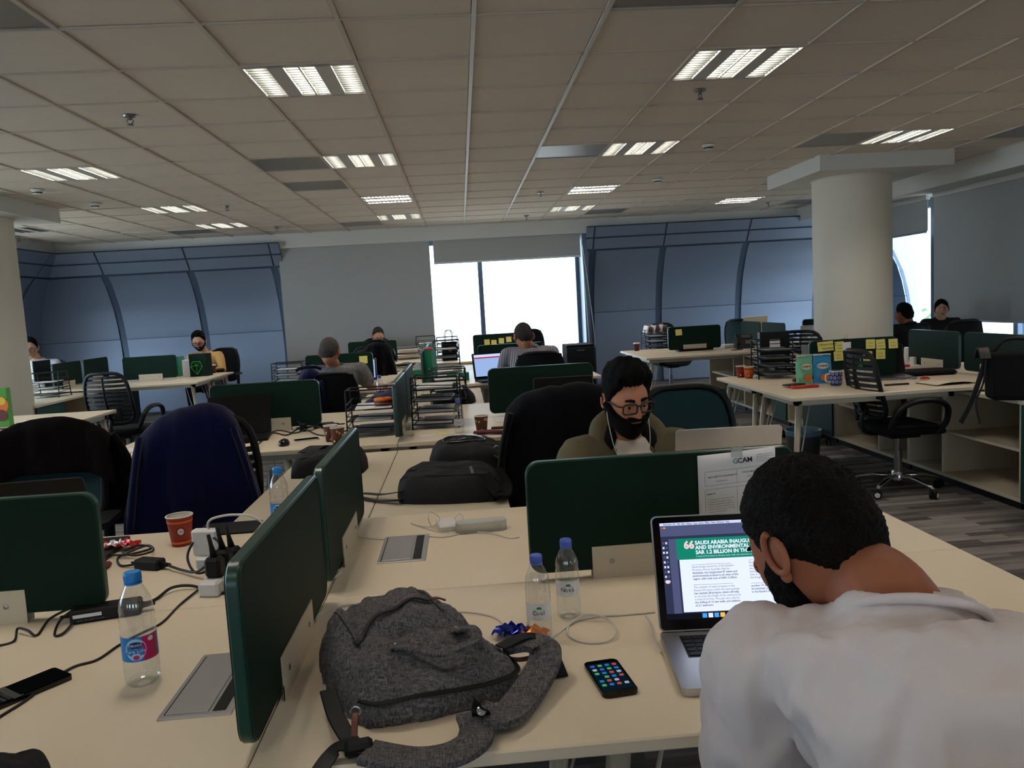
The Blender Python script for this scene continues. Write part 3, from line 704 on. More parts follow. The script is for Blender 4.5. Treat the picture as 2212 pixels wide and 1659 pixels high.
# ================================================================== chairs
def make_chair(arms='loop', base='chrome', seat_m='black_soft', slats=True):
    """faces +y, origin on the floor under the seat"""
    t = thing('office_chair', 'x', 'chair', group='office swivel chairs')
    bm_ = 'chrome' if base == 'chrome' else 'black'
    b = MB().lathe([(.03, .075), (.045, .085), (.045, .13), (.032, .15)], n=16).build('hub', bm_, t, 40)
    for k in range(5):
        a = 2*PI*k/5+.3; d = V(math.cos(a), math.sin(a), 0)
        MB().tube([d*.03+V(0, 0, .115), d*.16+V(0, 0, .112), d*.27+V(0, 0, .085), d*.295+V(0, 0, .07)], [.024, .022, .016, .012], 8, flat=.7).build('base_leg', bm_, t, True)
        M = Matrix.Rotation(a+PI/2+.4, 3, 'Z')@Matrix.Rotation(PI/2, 3, 'X')
        c = MB()
        for s in (-1, 1): c.lathe([(.012, s*.008), (.029, s*.008), (.030, s*.014), (.029, s*.022), (.012, s*.024)], (d*.295+V(0, 0, .030)), 14, M)
        cs_ = c.build('caster', 'rubber', t, 40); hb_ = MB()
        for s in (1,): hb_.lathe([(.016, s*.0245), (.018, s*.0245), (.018, s*.0255), (.012, s*.0258)], (d*.295+V(0, 0, .030)), 14, M)
        hb_.build('wheel_rim', 'white_plastic', cs_, 40)
    MB().lathe([(.027, .13), (.027, .30), (.016, .30), (.016, .42)], n=14).build('gas_lift', 'steel' if base == 'chrome' else 'black', t, 40)
    MB().b2((-.09, -.10, .40), (.09, .12, .44), .01).build('mechanism', 'black', t)
    rows = []
    for i in range(9):
        u = i/8*2-1; row = []
        for j in range(25):
            a = 2*PI*j/24; r_ = (abs(math.cos(a))**4+abs(math.sin(a))**4)**-.25
            k = math.sqrt(max(0, 1-abs(u)**2.5)); x = .245*r_*math.cos(a)*(.8+.2*k); y = .24*r_*math.sin(a)*(.8+.2*k)
            row.append((x, y+.02, .475+.035*u-.03*max(0, (y-.12)/.12)**2-.012*math.exp(-(x*x+y*y)/.02)))
        rows.append(row)
    m = MB().grid(rows); n = len(rows[0]); m.f.append(tuple(range(n))); m.f.append(tuple((8*n+j) for j in range(n))); m.build('seat', seat_m, t, 50)
    def bp(u, z):   # backrest surface
        s = (z-.56)/.48; y = -.215-.10*s-.03*math.sin(PI*s)+.05*u*u
        w = .205+.02*math.sin(PI*min(1, s*.9))-.03*s*s
        return V(u*w, y, z)
    ol = []
    N = 40
    for k in range(N):
        a = 2*PI*k/N; c, s = math.cos(a), math.sin(a); r_ = (abs(c)**5+abs(s)**5)**-.2
        ol.append(bp(r_*c, .80+.24*r_*s))
    MB().tube(ol, .017, 8, closed=True).build('back_frame', 'black', t, True)
    if slats:
        for k in range(11):
            z = .60+.40*k/10; wmax = .96
            m = MB(); P = []
            for i in range(9):
                u = (i/8*2-1)*wmax; p = bp(u, z); P.append([p+V(0, -.004, -.013), p+V(0, .006, -.011), p+V(0, .006, .011), p+V(0, -.004, .013)])
            m.grid(P, closed_v=True).build('back_slat', 'black', t)
        MB().tube([bp(0, .58), bp(0, .7), bp(0, .86), bp(0, 1.0)], [.028, .022, .016, .012], 8, flat=.5).build('back_spine', 'black', t, True)
    else:
        P = [[bp(u/6, .575+.45*k/8)+V(0, .008, 0) for u in range(-6, 7)] for k in range(9)]+[[bp(u/6, .575+.45*k/8)+V(0, -.022, 0) for u in range(-6, 7)] for k in range(8, -1, -1)]
        MB().grid(P, closed_u=True).build('back_cushion', seat_m, t, 40)
    MB().tube(bez([(0, -.05, .43), (0, -.22, .44), (0, -.26, .52), (0, -.235, .62)]), .02, 8, flat=.6).build('back_stay', 'black', t, True)
    for s in (-1, 1):
        if arms == 'loop':
            MB().tube(bez([(s*.22, -.17, .50), (s*.265, -.15, .62), (s*.275, -.05, .685), (s*.275, .10, .69), (s*.27, .19, .64), (s*.25, .19, .53), (s*.22, .14, .455)], 6), [.019]*37, 8, flat=1.3).build('armrest', 'black', t, True)
        else:
            a = MB().tube([(s*.23, .0, .44), (s*.28, -.01, .48), (s*.29, -.01, .66)], [.02, .024, .022], 8).build('arm_post', 'black', t, 40)
            MB().prism(rrect(.085, .25, .035, 5), .66, .685, None, (s*.285, .03, 0)).build('arm_pad', 'rubber', a)
            MB().lathe([(.014, 0), (.016, .004), (.001, .006)], (s*.31, -.01, .55), 12, Matrix.Rotation(s*PI/2, 3, 'Y')).build('button', 'steel', a, 40)
    return t
CH = make_chair(); CHB = make_chair('loop', 'black'); CHT = make_chair('pad', 'black', 'chair_teal', False); CHK = make_chair('pad', 'black', 'black_soft', False)
def chair(proto, x, y, face, label):
    """face: heading in degrees, 0 = away from the camera (+y)"""
    if not proto.get('used'):
        proto['used'] = 1; proto.location = (x, y, 0); proto.rotation_euler = (0, 0, R(face)); proto['label'] = label; return proto
    c = dup(proto, (x, y, 0), R(face), label); c.scale = (1, 1, 1)
    return c
C7 = chair(CH, 3.00, 5.27, -90, 'black mesh swivel chair with chrome base beside the right desks'); C7.scale = (1, 1, .97)
q = at(228, 812, 1.02); chair(CH, q[0], q[1]+.33, -8, 'black mesh chair in front of the left back desk, back turned')
chair(CHB, 3.12, 7.2, 150, 'black swivel chair half under the right desks with a black base')
chair(CH, 3.05, 11.45, 190, 'black swivel chair with chrome base under the right back desk')
CBLUE = (-1.23, 3.78); chair(CH, CBLUE[0], CBLUE[1], 14, 'swivel chair hidden under the dark blue jacket')
CBLK = (.42, 3.72); chair(CH, CBLK[0], CBLK[1], -6, 'swivel chair hidden under the black jacket')
CLEFT = (-1.80, 3.26); chair(CHT, CLEFT[0], CLEFT[1], 188, 'chair with teal seat and a padded arm at the left edge')
chair(CHT, .98, 3.22, 178, 'chair of the bearded man behind the green screen')
P3X = at(712, 860, .62); cg_ = chair(CHK, -1.14, 6.93, 4, 'black chair of the man in the grey tee'); cg_.scale = (1.0, 1.0, .93)
chair(CHK, .66, 6.92, -3, 'dark chair of the man in the striped shirt')
chair(CHK, 1.05, 12.25, 175, 'empty dark chair against the bright window')
chair(CHK, -1.35, 12.2, 180, 'chair of the man bending behind the screen')
chair(CHK, -3.62, 11.85, 172, 'dark chair of the man in the yellow shirt')
chair(CHK, -5.65, 10.95, 186, 'dark chair of the man in white at the far left')
chair(CHK, 5.05, 7.95, 5, 'dark chair of the man in black by the side window'); chair(CHT, 5.15, 9.55, 196, 'dark teal chair behind the seated woman')
chair(CHT, 4.15, 11.3, 185, 'teal chair back rising behind the two small screens')
chair(CHK, .55, .72, 0, 'chair of the man in the white t-shirt')
chair(CH, -1.10, 9.95, -8, 'black chair with a dark coat on it behind the noted screen')
# ================================================================== garments on chairs
def garment(label, x, y, face, m, wt=.36, wb=.52, zt=1.09, zb=.50, dep=.10, tilt=.10, seed=1, front=.35, skew=0.0, collar=True, sl=True, sdrop=.10, spow=3.0):
    t = thing('jacket', label, 'jacket', (x, y, zb), R(face)); rnd = random.Random(seed); ph = [rnd.uniform(0, 6) for _ in range(6)]
    h = zt-zb; nu, nv = 33, 15; P = []
    for i in range(2*nv+1):
        s = i/nv-1               # -1 back hem .. 0 top .. 1 front hem
        row = []
        a = abs(s); side = -1 if s < 0 else 1
        drop = a if side < 0 else a*front
        for j in range(nu):
            u = j/(nu-1)*2-1
            w = (wt+(wb-wt)*(1-(1-min(1, drop*1.15))**2))/2
            shoulder = sdrop*abs(u)**spow
            z = h*(1-drop)-shoulder*(1-drop*.7)+skew*u*(1-drop)
            fold = .016*math.sin(u*7+ph[0]+drop*1.5)*min(1, drop*2)+.010*math.sin(u*13+ph[1])*min(1, drop*2)
            yy = side*min(1, a*6)*(.035+.02*drop)+fold*side-(.03+dep*drop)*(1 if side < 0 else -.3)-tilt*(1-drop)
            curl = .05*abs(u)**2.5*(1 if side < 0 else .4)
            row.append((u*w*(1+.02*math.sin(drop*9+ph[2])), yy+curl, max(0.0, z)))
        P.append(row)
    o = noise_push(noise_push(MB().grid(P), .012, 6, seed), .005, 17, seed+3).build('shell', m, t, True); md = o.modifiers.new('solid', 'SOLIDIFY'); md.thickness = .012; o.modifiers.new('sub', 'SUBSURF').levels = 1
    if collar: MB().tube(bez([(-.10, -.05-tilt, h-.005), (-.05, -.07-tilt, h+.015), (.05, -.07-tilt, h+.015), (.10, -.05-tilt, h-.005)]), .012, 8, flat=1.2).build('collar', m, t, True)
    for sx in (-1, 1) if sl else ():
        MB().tube(bez([(sx*wt*.46, -.07-tilt, h-.10), (sx*wt*.56, -.06-dep*.5-tilt*.5, h*.55), (sx*wb*.47, -.04-dep*.8, h*.18)]), [.03]*7+[.035]*5+[.03], 10, flat=.5).build('sleeve', m, t, True)
    return t
garment('dark blue jacket draped over the chair in front of the dark laptop', CBLUE[0]+.0, CBLUE[1]-.29, 22, 'jacket_blue', .40, .56, 1.10, .46, .12, .05, 3, .35, .045, False)
garment('black jacket draped over the chair between the bags and the bearded man', CBLK[0]+.0, CBLK[1]-.30, -3, 'jacket_black', .50, .60, 1.10, .44, .06, .05, 5, .35, .012, False, True, .09, 4.5)
garment('dark brown jacket hung over the teal chair at the left edge', CLEFT[0]-.03, CLEFT[1]+.30, 184, 'jacket_brown', .50, .60, 1.08, .55, .05, -.02, 8, .45, 0, False)
garment('dark coat on the chair behind the noted screen in the third row', -1.02, 9.64, -8, 'jacket_black', .34, .46, 1.10, .55, .06, .05, 9)
garment('dark blue jacket over the chair back of the grey tee man', -1.30, 6.70, 8, 'jacket_blue', .20, .24, 1.02, .62, .04, .05, 10)
# ================================================================== laptops
def make_keys(t, w, d, z, m, rows=5, cols=14):
    for r_ in range(rows):
        n = cols if r_ < 4 else 9
        for c in range(n):
            kw = (w/n)*.84; x = -w/2+w*(c+.5)/n
            MB().b2((x-kw/2, d-(r_+.5)*.0185-.0076, z), (x+kw/2, d-(r_+.5)*.0185+.0076, z+.0016), .0005).build('key', m, t)
def laptop(label, loc, face, w=.36, d=.245, open_=110, body='alu', screen='black_gloss', bezel='black_gloss', lid=None, keys=True, th=.016, scr_h=None):
    """front edge faces -y at face=0; origin under the hinge"""
    t = thing('laptop', label, 'laptop', loc, R(face)); lid = lid or body; h = scr_h or d*.97
    bs = MB().prism(rrect(w, d, .012), .001, th, None, (0, -d/2, 0)).build('base', body, t)
    MB().b2((-w/2*.80, -d*.50, th-.0005), (w/2*.80, -d*.10, th+.0006)).build('key_bed', 'black', bs)
    MB().prism(rrect(w*.3, d*.30, .006), th, th+.0006, None, (0, -d*.76, 0)).build('trackpad', body, bs)
    if keys: make_keys(bs, w*.79, -d*.11, th+.0006, 'black')
    a = R(open_-90); M = Matrix.Rotation(-a, 3, 'X')@RX90
    ld = MB().prism(rrect(w, h, .012), -.002, .005, M, M@V(0, h/2, 0)+V(0, 0, th)).build('lid', lid, t)
    MB().prism(rrect(w-.006, h-.006, .010), .0048, .0062, M, M@V(0, h/2, 0)+V(0, 0, th)).build('bezel', bezel, ld)
    MB().prism(rrect(w-.036, h-.040, .001, 1), .0061, .0068, M, M@V(0, h/2+.004, 0)+V(0, 0, th)).build('display', screen, ld)
    MB().tube([(-w*.36, 0, th*.8), (w*.36, 0, th*.8)], .006, 8).build('hinge', 'black', t, True)
    t['h'] = h; t['th'] = th
    return t, M, V(0, 0, th)
# ================================================================== bottles and cups
def bottle(label, loc, h=.232, r=.033, cap='cap_blue', level=.45, kind='a'):
    t = thing('water_bottle', label, 'bottle', loc, 0, 'plastic water bottles')
    k = h
    def prof(f=1.0):
        P = [(.35*r, 0), (.80*r, .002), (.97*r, .02*k+.004), (r, .07*k), (r*.96, .10*k), (r, .14*k), (r*.985, .17*k), (r*.985, .44*k), (r, .47*k), (r*.94, .50*k), (r, .53*k), (r*.94, .56*k), (r*1.0, .60*k), (r*.93, .64*k), (r*.96, .68*k), (r*.86, .76*k), (r*.66, .83*k), (r*.46, .89*k), (r*.41, .91*k), (r*.41, .935*k)]
        return [(a*f, b) for a, b in P]
    MB().lathe(prof(), n=28, cap=False).build('body', 'pet', t, True)
    w = [(a*.97, b+.0012) for a, b in prof() if b < level*k]; w.append((w[-1][0], level*k))
    MB().lathe(w, n=28).build('water', 'water', t, 50)
    c = MB().lathe([(.46*r, .915*k), (.48*r, .92*k), (.48*r, .985*k), (.44*r, k), (.001, k)], n=24).build('cap', cap, t, 40)
    g = MB()
    for q in range(24):
        a = 2*PI*q/24; g.box((.48*r*math.cos(a), .48*r*math.sin(a), .95*k), (.0012, .0008, .05*k), (0, 0, a))
    g.build('cap_ridges', cap, c)
    MB().lathe([(.49*r, .895*k), (.50*r, .90*k), (.49*r, .912*k)], n=24).build('neck_ring', cap, t, 40)
    return t
def wrap_label(t, r, z0, z1, a0, a1, m, name='label', n=20):
    P = [[(r*math.cos(R(a0+(a1-a0)*i/n)), r*math.sin(R(a0+(a1-a0)*i/n)), z) for z in (z0, z1)] for i in range(n+1)]
    return MB().grid(P).build(name, m, t, True)
def disc(t, r, ac, zc, ra, rz, m, name='mark', n=20):
    """ellipse laid on a cylinder of radius r at angle ac"""
    vs = []
    for k in range(n):
        a = 2*PI*k/n; th = R(ac)+ra*math.cos(a)/r; vs.append((r*math.cos(th), r*math.sin(th), zc+rz*math.sin(a)))
    th = R(ac); vs.append((r*math.cos(th), r*math.sin(th), zc))
    return MB().add(vs, [(k, (k+1) % n, n) for k in range(n)]).build(name, m, t, True)
def wrap_text(t, s, size, r, ac, zc, m, name='lettering'):
    """letters set one by one round a cylinder"""
    wd = {'i': .28, 'l': .28, 'I': .3, 't': .36, 'f': .36, 'r': .4, ' ': .3, 'm': .85, 'w': .75, 'W': .95, 'M': .85}
    ws = [wd.get(c, .57)*size for c in s]; tot = sum(ws); x = -tot/2
    for c, w in zip(s, ws):
        if c != ' ':
            th = R(ac)+(x+w/2)/r
            o = text(c, size, m, t, (r*math.cos(th), r*math.sin(th), zc), (PI/2, 0, th+PI/2), name, 'CENTER')
        x += w
def cup(label, loc, m='cup_brown', h=.09, r=.04, inner='cup_white', band=None, lid=False, grp='paper coffee cups'):
    t = thing('paper_cup', label, 'cup', loc, 0, grp); rb = r*.74
    MB().lathe([(rb*.94, .004), (rb, 0), (r, h)], n=28, cap=True).f
    MB().lathe([(rb*.95, .003), (rb, 0), (r, h)], n=28, cap=False).build('wall', m, t, True)
    MB().lathe([(rb*.95, .004), (rb*.97, .008), (r*.97, h-.001)], n=28).build('inside', inner, t, 40) if False else MB().lathe([(.001, .006), (rb*.96, .006), (r*.975, h)], n=28, cap=False).build('inside', inner, t, True)
    MB().tube([(r*math.cos(2*PI*k/28), r*math.sin(2*PI*k/28), h) for k in range(28)], .0022, 6, closed=True).build('rim', inner, t, True)
    if band:
        for (f0, f1, bm) in band:
            r0 = rb+(r-rb)*f0; r1 = rb+(r-rb)*f1; MB().lathe([(r0*1.012, h*f0), (r1*1.012, h*f1)], n=28, cap=False).build('band', bm, t, True)
    if lid: MB().lathe([(r*1.05, h-.004), (r*1.06, h+.004), (r*.9, h+.012), (r*.9, h+.008), (.001, h+.008)], n=28).build('lid', 'white_plastic', t, 40)
    return t
mat('bean', (196, 160, 128), .6)
def beans(t, h=.09, r=.04, n=10, seed=1):
    rnd = random.Random(seed); rb = r*.74
    for k in range(n):
        f = rnd.uniform(.15, .85); rr = (rb+(r-rb)*f)*1.02
        disc(t, rr, 180+360*k/n*1.0+rnd.uniform(-8, 8), h*f, .006, .008, 'bean', 'bean_print', 12)
# ================================================================== letter trays
def tray(label, loc, face=0, w=.26, d=.34, levels=4, gap=.065, h=None, sheets=1, sheet_m='paper'):
    t = thing('letter_tray', label, 'letter tray', loc, R(face), 'black wire letter trays'); H = h or gap*levels+.05
    for s in (-1, 1):
        m = MB()
        m.tube([(s*w/2, -d*.42, 0), (s*w/2, -d*.30, H), (s*w/2, d*.30, H), (s*w/2, d*.42, 0)], .005, 6); m.tube([(s*w/2, -d*.48, .004), (s*w/2, -d*.36, .004)], .004, 6).tube([(s*w/2, d*.36, .004), (s*w/2, d*.48, .004)], .004, 6)
        m.build('side_frame', 'black', t, 40)
    MB().tube([(-w/2, d*.30, H), (w/2, d*.30, H)], .005, 6).build('rear_bar', 'black', t, 40); MB().tube([(-w/2, -d*.30, H), (w/2, -d*.30, H)], .005, 6).build('front_bar', 'black', t, 40)
    for k in range(levels):
        z = .03+gap*k; m = MB(); a, b = w/2-.006, d/2-.01
        m.tube([(-a, -b, z+.03), (a, -b, z+.02), (a, b, z+.04), (-a, b, z+.04)], .0035, 6, closed=True)
        m.tube([(-a, -b, z), (a, -b, z), (a, b, z), (-a, b, z)], .003, 6, closed=True)
        for q in range(15): m.b2((-a, -b+2*b*q/14-.0015, z-.001), (a, -b+2*b*q/14+.0015, z+.001))
        for q in range(9): m.b2((-a+2*a*q/8-.0012, -b, z), (-a+2*a*q/8+.0012, b, z+.001))
        tr = m.build('tray_shelf', 'black', t, 40)
        rnd = random.Random(k*7+levels)
        for q in range(sheets):
            MB().box((rnd.uniform(-.01, .01), rnd.uniform(-.015, .015), z+.004+q*.006), (.21, .297, .004), (0, 0, rnd.uniform(-.08, .08))).build('papers', sheet_m if (k+q) % 3 or k == levels-1 else 'ink_soft', tr)
    return t
def notes(items, screen_y, parent=None, grp='yellow sticky notes', size=.076):
    for (p, lb, s) in items:
        q = aty(p[0], p[1], screen_y)
        m = MB().add([(-size/2*s, 0, size/2), (size/2*s, 0, size/2), (size/2*s, -.006, -size/2), (-size/2*s, -.006, -size/2), (-size/2*s, .0012, size/2), (size/2*s, .0012, size/2), (size/2*s, -.0048, -size/2), (-size/2*s, -.0048, -size/2)], [(0, 3, 2, 1), (4, 5, 6, 7), (0, 1, 5, 4), (1, 2, 6, 5), (2, 3, 7, 6), (3, 0, 4, 7)])
        o = m.build('sticky_note', 'note_yellow'); o.location = q; o.rotation_euler = (0, random.uniform(-.06, .06), 0); tag(o, lb, 'sticky note', grp)
        yield o
def slab(name, label, cat, loc, d, m, face=0, bev=.002, grp=None, parent=None):
    o = MB().box((0, 0, d[2]/2), d, None, bev).build(name, m); o.location = loc; o.rotation_euler = (0, 0, R(face)); return tag(o, label, cat, grp)
# ================================================================== foreground desk: laptop with a page on screen
for n_, c_ in (('scr_white', (214, 222, 246)), ('scr_bar', (72, 78, 110)), ('scr_dark', (44, 48, 72)), ('scr_green', (16, 122, 98)), ('scr_pink', (224, 190, 196)), ('scr_ink', (70, 76, 96)), ('scr_menu', (190, 200, 232)), ('scr_blue', (60, 150, 240)), ('scr_red', (230, 60, 70)), ('scr_gold', (240, 180, 60)), ('scr_violet', (100, 70, 200)), ('scr_night', (16, 18, 26))): emis(n_, c_, .95)
LAP, LM, L0v = laptop('silver laptop showing a page with a green headline in front of the white t-shirt man', (.557, 1.562, T), -4.9, .364, .247, 108, scr_h=.240)
LID = [c for c in LAP.children if c.name.startswith('lid')][0]
for c in LID.children:
    if c.name.startswith('display'): c.data.materials[0] = MAT['scr_dark']
def S(u0, v0, u1, v1, m, name='screen_area', lift=.0072):
    o = MB().add([LM@V(u, v, lift)+L0v for u, v in ((u0, v0), (u1, v0), (u1, v1), (u0, v1))], [(0, 1, 2, 3)]).build(name, m, LID); return o
LR = LM.to_euler()
def ST(s, u, v, size, m, name='lettering', sx=1.0, bold=0.0, al='LEFT'):
    p = LM@V(u, v, .0082)+L0v; return text(s, size, m, LID, p, LR, name, al, 0, bold, sx)
S(-.164, .2185, .164, .2245, 'scr_menu', 'menu_bar'); S(-.164, .196, .164, .2185, 'scr_bar', 'tool_bar'); S(-.164, .190, .164, .196, 'scr_dark', 'ruler'); S(-.164, .036, -.148, .196, 'scr_dark', 'tool_palette'); S(-.148, .036, -.132, .19, 'scr_bar', 'pasteboard')
S(-.132, .146, .164, .190, 'scr_green', 'headline_box'); S(-.128, .038, .164, .146, 'scr_white', 'page'); S(-.164, .024, .164, .036, 'scr_night', 'dock_strip')
ST('Illustrator CC   File  Edit  Object  Type  Select  Effect  View  Window  Help', -.156, .2198, .0046, 'scr_dark', bold=.0001)
ST('SAUDI ARABIA INAUGURATES WATER', -.092, .1765, .0108, 'scr_white', bold=.0004); ST('AND ENVIRONMENTAL PROJECTS', -.092, .1665, .0108, 'scr_white', bold=.0004); ST('SAR 1.2 BILLION IN THE EASTERN P', -.092, .1565, .0108, 'scr_white', bold=.0004)
ST('A total of 47 projects to develop water wells and reservoirs, as well as sanitary', -.092, .1502, .0046, 'scr_menu'); ST('66', -.116, .1690, .022, 'scr_pink', bold=.001)
for k, ln in enumerate(('Saudi Arabia Governor of the Eastern', 'Province, Prince Saud Bin Naif bin', 'Abdulaziz, has inaugurated 47 water and', 'environmental projects in all cities of the', 'region, with total cost of SAR1.2 billion.')): ST(ln, -.103, .128-.0062*k, .0058, 'scr_ink', bold=.00012 if k > 1 else 0)
for k, ln in enumerate(('The number of water projects in the', 'Eastern Province under the new package', 'has reached 28 projects, which will help', 'to increase the length of the networks by', 'a total of 213 km. The plan also calls for', 'the drilling of 13 new wells, and addition', 'of 21 reservoirs')): ST(ln, -.103, .086-.0062*k, .0058, 'scr_ink', bold=.00012 if k in (2, 5, 6) else 0)
for k, ln in enumerate(('Prince Saud said the', 'development is part of', 'directives of King', 'and part of his concern', 'lives in all regions of', 'the Kingdom.')): ST(ln, .018, .132-.0062*k, .0058, 'scr_ink')
for k, ln in enumerate(('another 19 environmental', 'be launched, to develop', 'in the Eastern Province.')): ST(ln, .018, .084-.0062*k, .0058, 'scr_ink', bold=.0001)
for (u0, u1, v) in ((-.103, -.02, .134), (-.103, -.02, .0925), (.018, .10, .139), (.018, .10, .0905)): S(u0, v, u1, v+.0006, 'scr_ink', 'rule_line', .0078)
for k, c_ in enumerate(('scr_red', 'scr_gold', 'scr_green')): S(-.161+.005*k, .2125, -.158+.005*k, .2155, c_, 'button', .0078)
for k in range(9):
    for c_ in range(2): S(-.1615+.0065*c_, .180-.010*k, -.1575+.0065*c_, .1845-.010*k, 'scr_menu' if (k*2+c_) % 3 else 'scr_bar', 'tool_icon', .0078)
S(-.160, .098, -.153, .105, 'scr_pink', 'colour_swatch', .0078)
for k in range(18): S(-.09+.0125*k, .0255, -.0805+.0125*k, .0345, ['scr_blue', 'scr_white', 'scr_blue', 'scr_gold', 'scr_night', 'scr_red', 'scr_gold', 'scr_violet', 'scr_white', 'scr_white', 'scr_menu', 'scr_gold', 'scr_blue', 'scr_red', 'scr_menu', 'scr_white', 'scr_white', 'scr_menu'][k], 'dock_icon', .0078)
ST('MacBook Pro', 0, .009, .007, 'ink_soft', al='CENTER')
# printed sheet taped to the screen
SY = 1.98-.0145
q = aty(1506, 993, SY); sheet = thing('printed_sheet', 'printed white sheet with a logo taped to the large green screen', 'paper', (q[0], SY-.002, q[2]-.275))
sw, sh = .205, .285
P = [[(sw*i/10, -.006*math.sin(PI*i/10)-.004*(1-j/8)**2, sh*j/8+.012*(i/10)) for j in range(9)] for i in range(11)]
o = MB().grid(P).build('page', 'paper', sheet, True); md = o.modifiers.new('s', 'SOLIDIFY'); md.thickness = .0004
mat('logo_teal', (70, 150, 165), .7); mat('logo_plum', (44, 24, 58), .7)
def pt(s, x, z, size, m, bold=0.0, al='LEFT'): return text(s, size, m, sheet, (x, -.0135, z+.012*x/sw), (PI/2, -math.atan2(.012, sw), 0), 'lettering', al, 0, bold)
pt('G', .088, .256, .0185, 'logo_teal', .0004); pt('CAM', .1005, .256, .0185, 'logo_plum', .0004)
for k in range(4): pt(['GENERAL COMMISSION', 'FOR AUDIOVISUAL MEDIA', 'General Commission', 'for Audiovisual Media'][k], .150, .270-.0055*k, .0042, 'ink')
pt('MEDIA MEETING REQUIREMENTS', .022, .226, .0052, 'ink', .0001); pt('BOARDROOM', .042, .214, .0048, 'ink'); pt('FOR ALL MEETING ROOMS', .112, .229, .0052, 'ink', .0001); pt('BOARDROOM', .125, .217, .0048, 'ink')
def rule(x0, z0, x1, z1):
    MB().box(((x0+x1)/2, -.0128, (z0+z1)/2+.012*(x0+x1)/2/sw), (max(x1-x0, .0007), .0004, max(z1-z0, .0007)), (0, -math.atan2(.012, sw), 0) if x1-x0 > .01 else None).build('rule_line', 'ink_soft', sheet)
for z in (.242, .206, .196, .012): rule(.014, z, .19, z)
for x in (.014, .098, .19): rule(x, .206, x, .242); rule(x, .012, x, .196)
pt('Session 01', .018, .183, .0055, 'ink', .0002); pt('Session 02', .018, .098, .0055, 'ink', .0002); pt('Session Table', .018, .070, .0055, 'ink', .0002)
for k in range(8): pt(['1. Please book the room ahead of time', '2. Attendees must register at desk', '3. Keep the equipment as it was found', '4. Return all remote controls after use', '5. Switch off the projector and the light', '6. Report any technical fault', '7. Clean the board', '8. Leave on time so others may start'][k], .020, .168-.0066*k, .0044, 'ink')
for k in range(8): pt('- '*(9-k % 4)+'-----', .118+.006*(k % 4), .168-.0066*k, .0044, 'ink')
for k in range(2): pt('further notes for the meeting rooms', .018, .090-.026*k, .0044, 'ink'); pt('------- - ----', .13, .090-.026*k, .0044, 'ink')
MB().b2((.085, -.012, sh-.008), (.115, -.010, sh+.02)).build('tape', 'frosted', sheet)
# bottles
CA = lambda x, y: math.degrees(math.atan2(-y, -x))
mat('leafgreen', (40, 140, 40), .5); mat('label_white', (232, 236, 238), .4, alpha=.75); mat('label_blue', (28, 120, 190), .4); mat('label_light', (150, 205, 232), .4); mat('label_pink', (196, 30, 100), .4); mat('label_navy', (16, 40, 110), .4)
for (x, y, nm_, lb) in ((.128, 1.640, 'Cool', 'water bottle with violet cap and a leaf label reading Cool'), (.205, 1.735, 'Nova', 'water bottle with violet cap and a leaf label reading Nova')):
    b = bottle(lb, (x, y, T), .183, .0275, 'cap_violet', .74); a = CA(x, y); zl = .065 if nm_ == 'Cool' else .075
    wrap_label(b, .0277, zl-.018, zl+.018, a-75, a+75, 'label_white'); disc(b, .0281, a, zl, .0155, .0155, 'paper', 'label_oval', 24)
    disc(b, .0284, a+2, zl+.009, .006, .003, 'leafgreen', 'leaf'); wrap_text(b, nm_, .0135, .0286, a, zl-.006, 'ink')
def nestle(label, x, y, z):
    b = bottle(label, (x, y, z), .232, .034, 'cap_blue', .46); a = CA(x, y)
    wrap_label(b, .0338, .058, .108, a-100, a+100, 'label_blue'); wrap_label(b, .0340, .058, .108, a+8, a+62, 'label_pink', 'label_panel')
    disc(b, .0342, a-14, .083, .020, .022, 'label_light', 'label_oval', 24); disc(b, .0344, a-14, .092, .013, .007, 'label_navy', 'label_badge'); wrap_text(b, 'Nestlé', .0085, .0347, a-14, .0895, 'paper')
    wrap_label(b, .0345, .075, .084, a-46, a+12, 'label_blue', 'label_ribbon'); wrap_text(b, 'Pure Life', .0095, .0348, a-16, .0768, 'paper')
    disc(b, .0344, a-14, .067, .006, .005, 'label_pink', 'label_mark'); disc(b, .0344, a+36, .100, .006, .005, 'paper', 'label_mark'); return b
nestle('water bottle with bright blue cap and blue-pink label standing alone on the front desk', -.687, 1.575, T)
nestle('water bottle with bright blue cap half hidden behind the middle screen', -.685, 2.80, .70)
# phone
ph = thing('smartphone', 'black smartphone with lit app icons lying next to the silver laptop', 'phone', (.240, 1.421, T), R(7))
MB().prism(rrect(.068, .138, .012), 0, .0075).build('body', 'black_gloss', ph); emis('app_bg', (10, 34, 46), .5)
MB().prism(rrect(.060, .108, .002, 2), .0075, .0079).build('display', 'app_bg', ph)
ac = []
for n_, c_ in (('a1', (70, 90, 200)), ('a2', (200, 70, 70)), ('a3', (80, 170, 100)), ('a4', (170, 180, 190)), ('a5', (40, 120, 190))): emis('app_'+n_, c_, .6); ac.append('app_'+n_)
for r_ in range(6):
    for c_ in range(4):
        if (r_, c_) in ((4, 3), (3, 0)): continue
        MB().prism(rrect(.0085, .0085, .002, 3), .0079, .0082, None, (-.0215+.0145*c_, .044-.0155*r_, 0)).build('app_icon', ac[(r_*3+c_*2+r_//2) % 5], ph)
MB().lathe([(.005, .0076), (.005, .0079), (.001, .0079)], (0, -.061, 0), 16).build('home_button', 'rubber', ph)
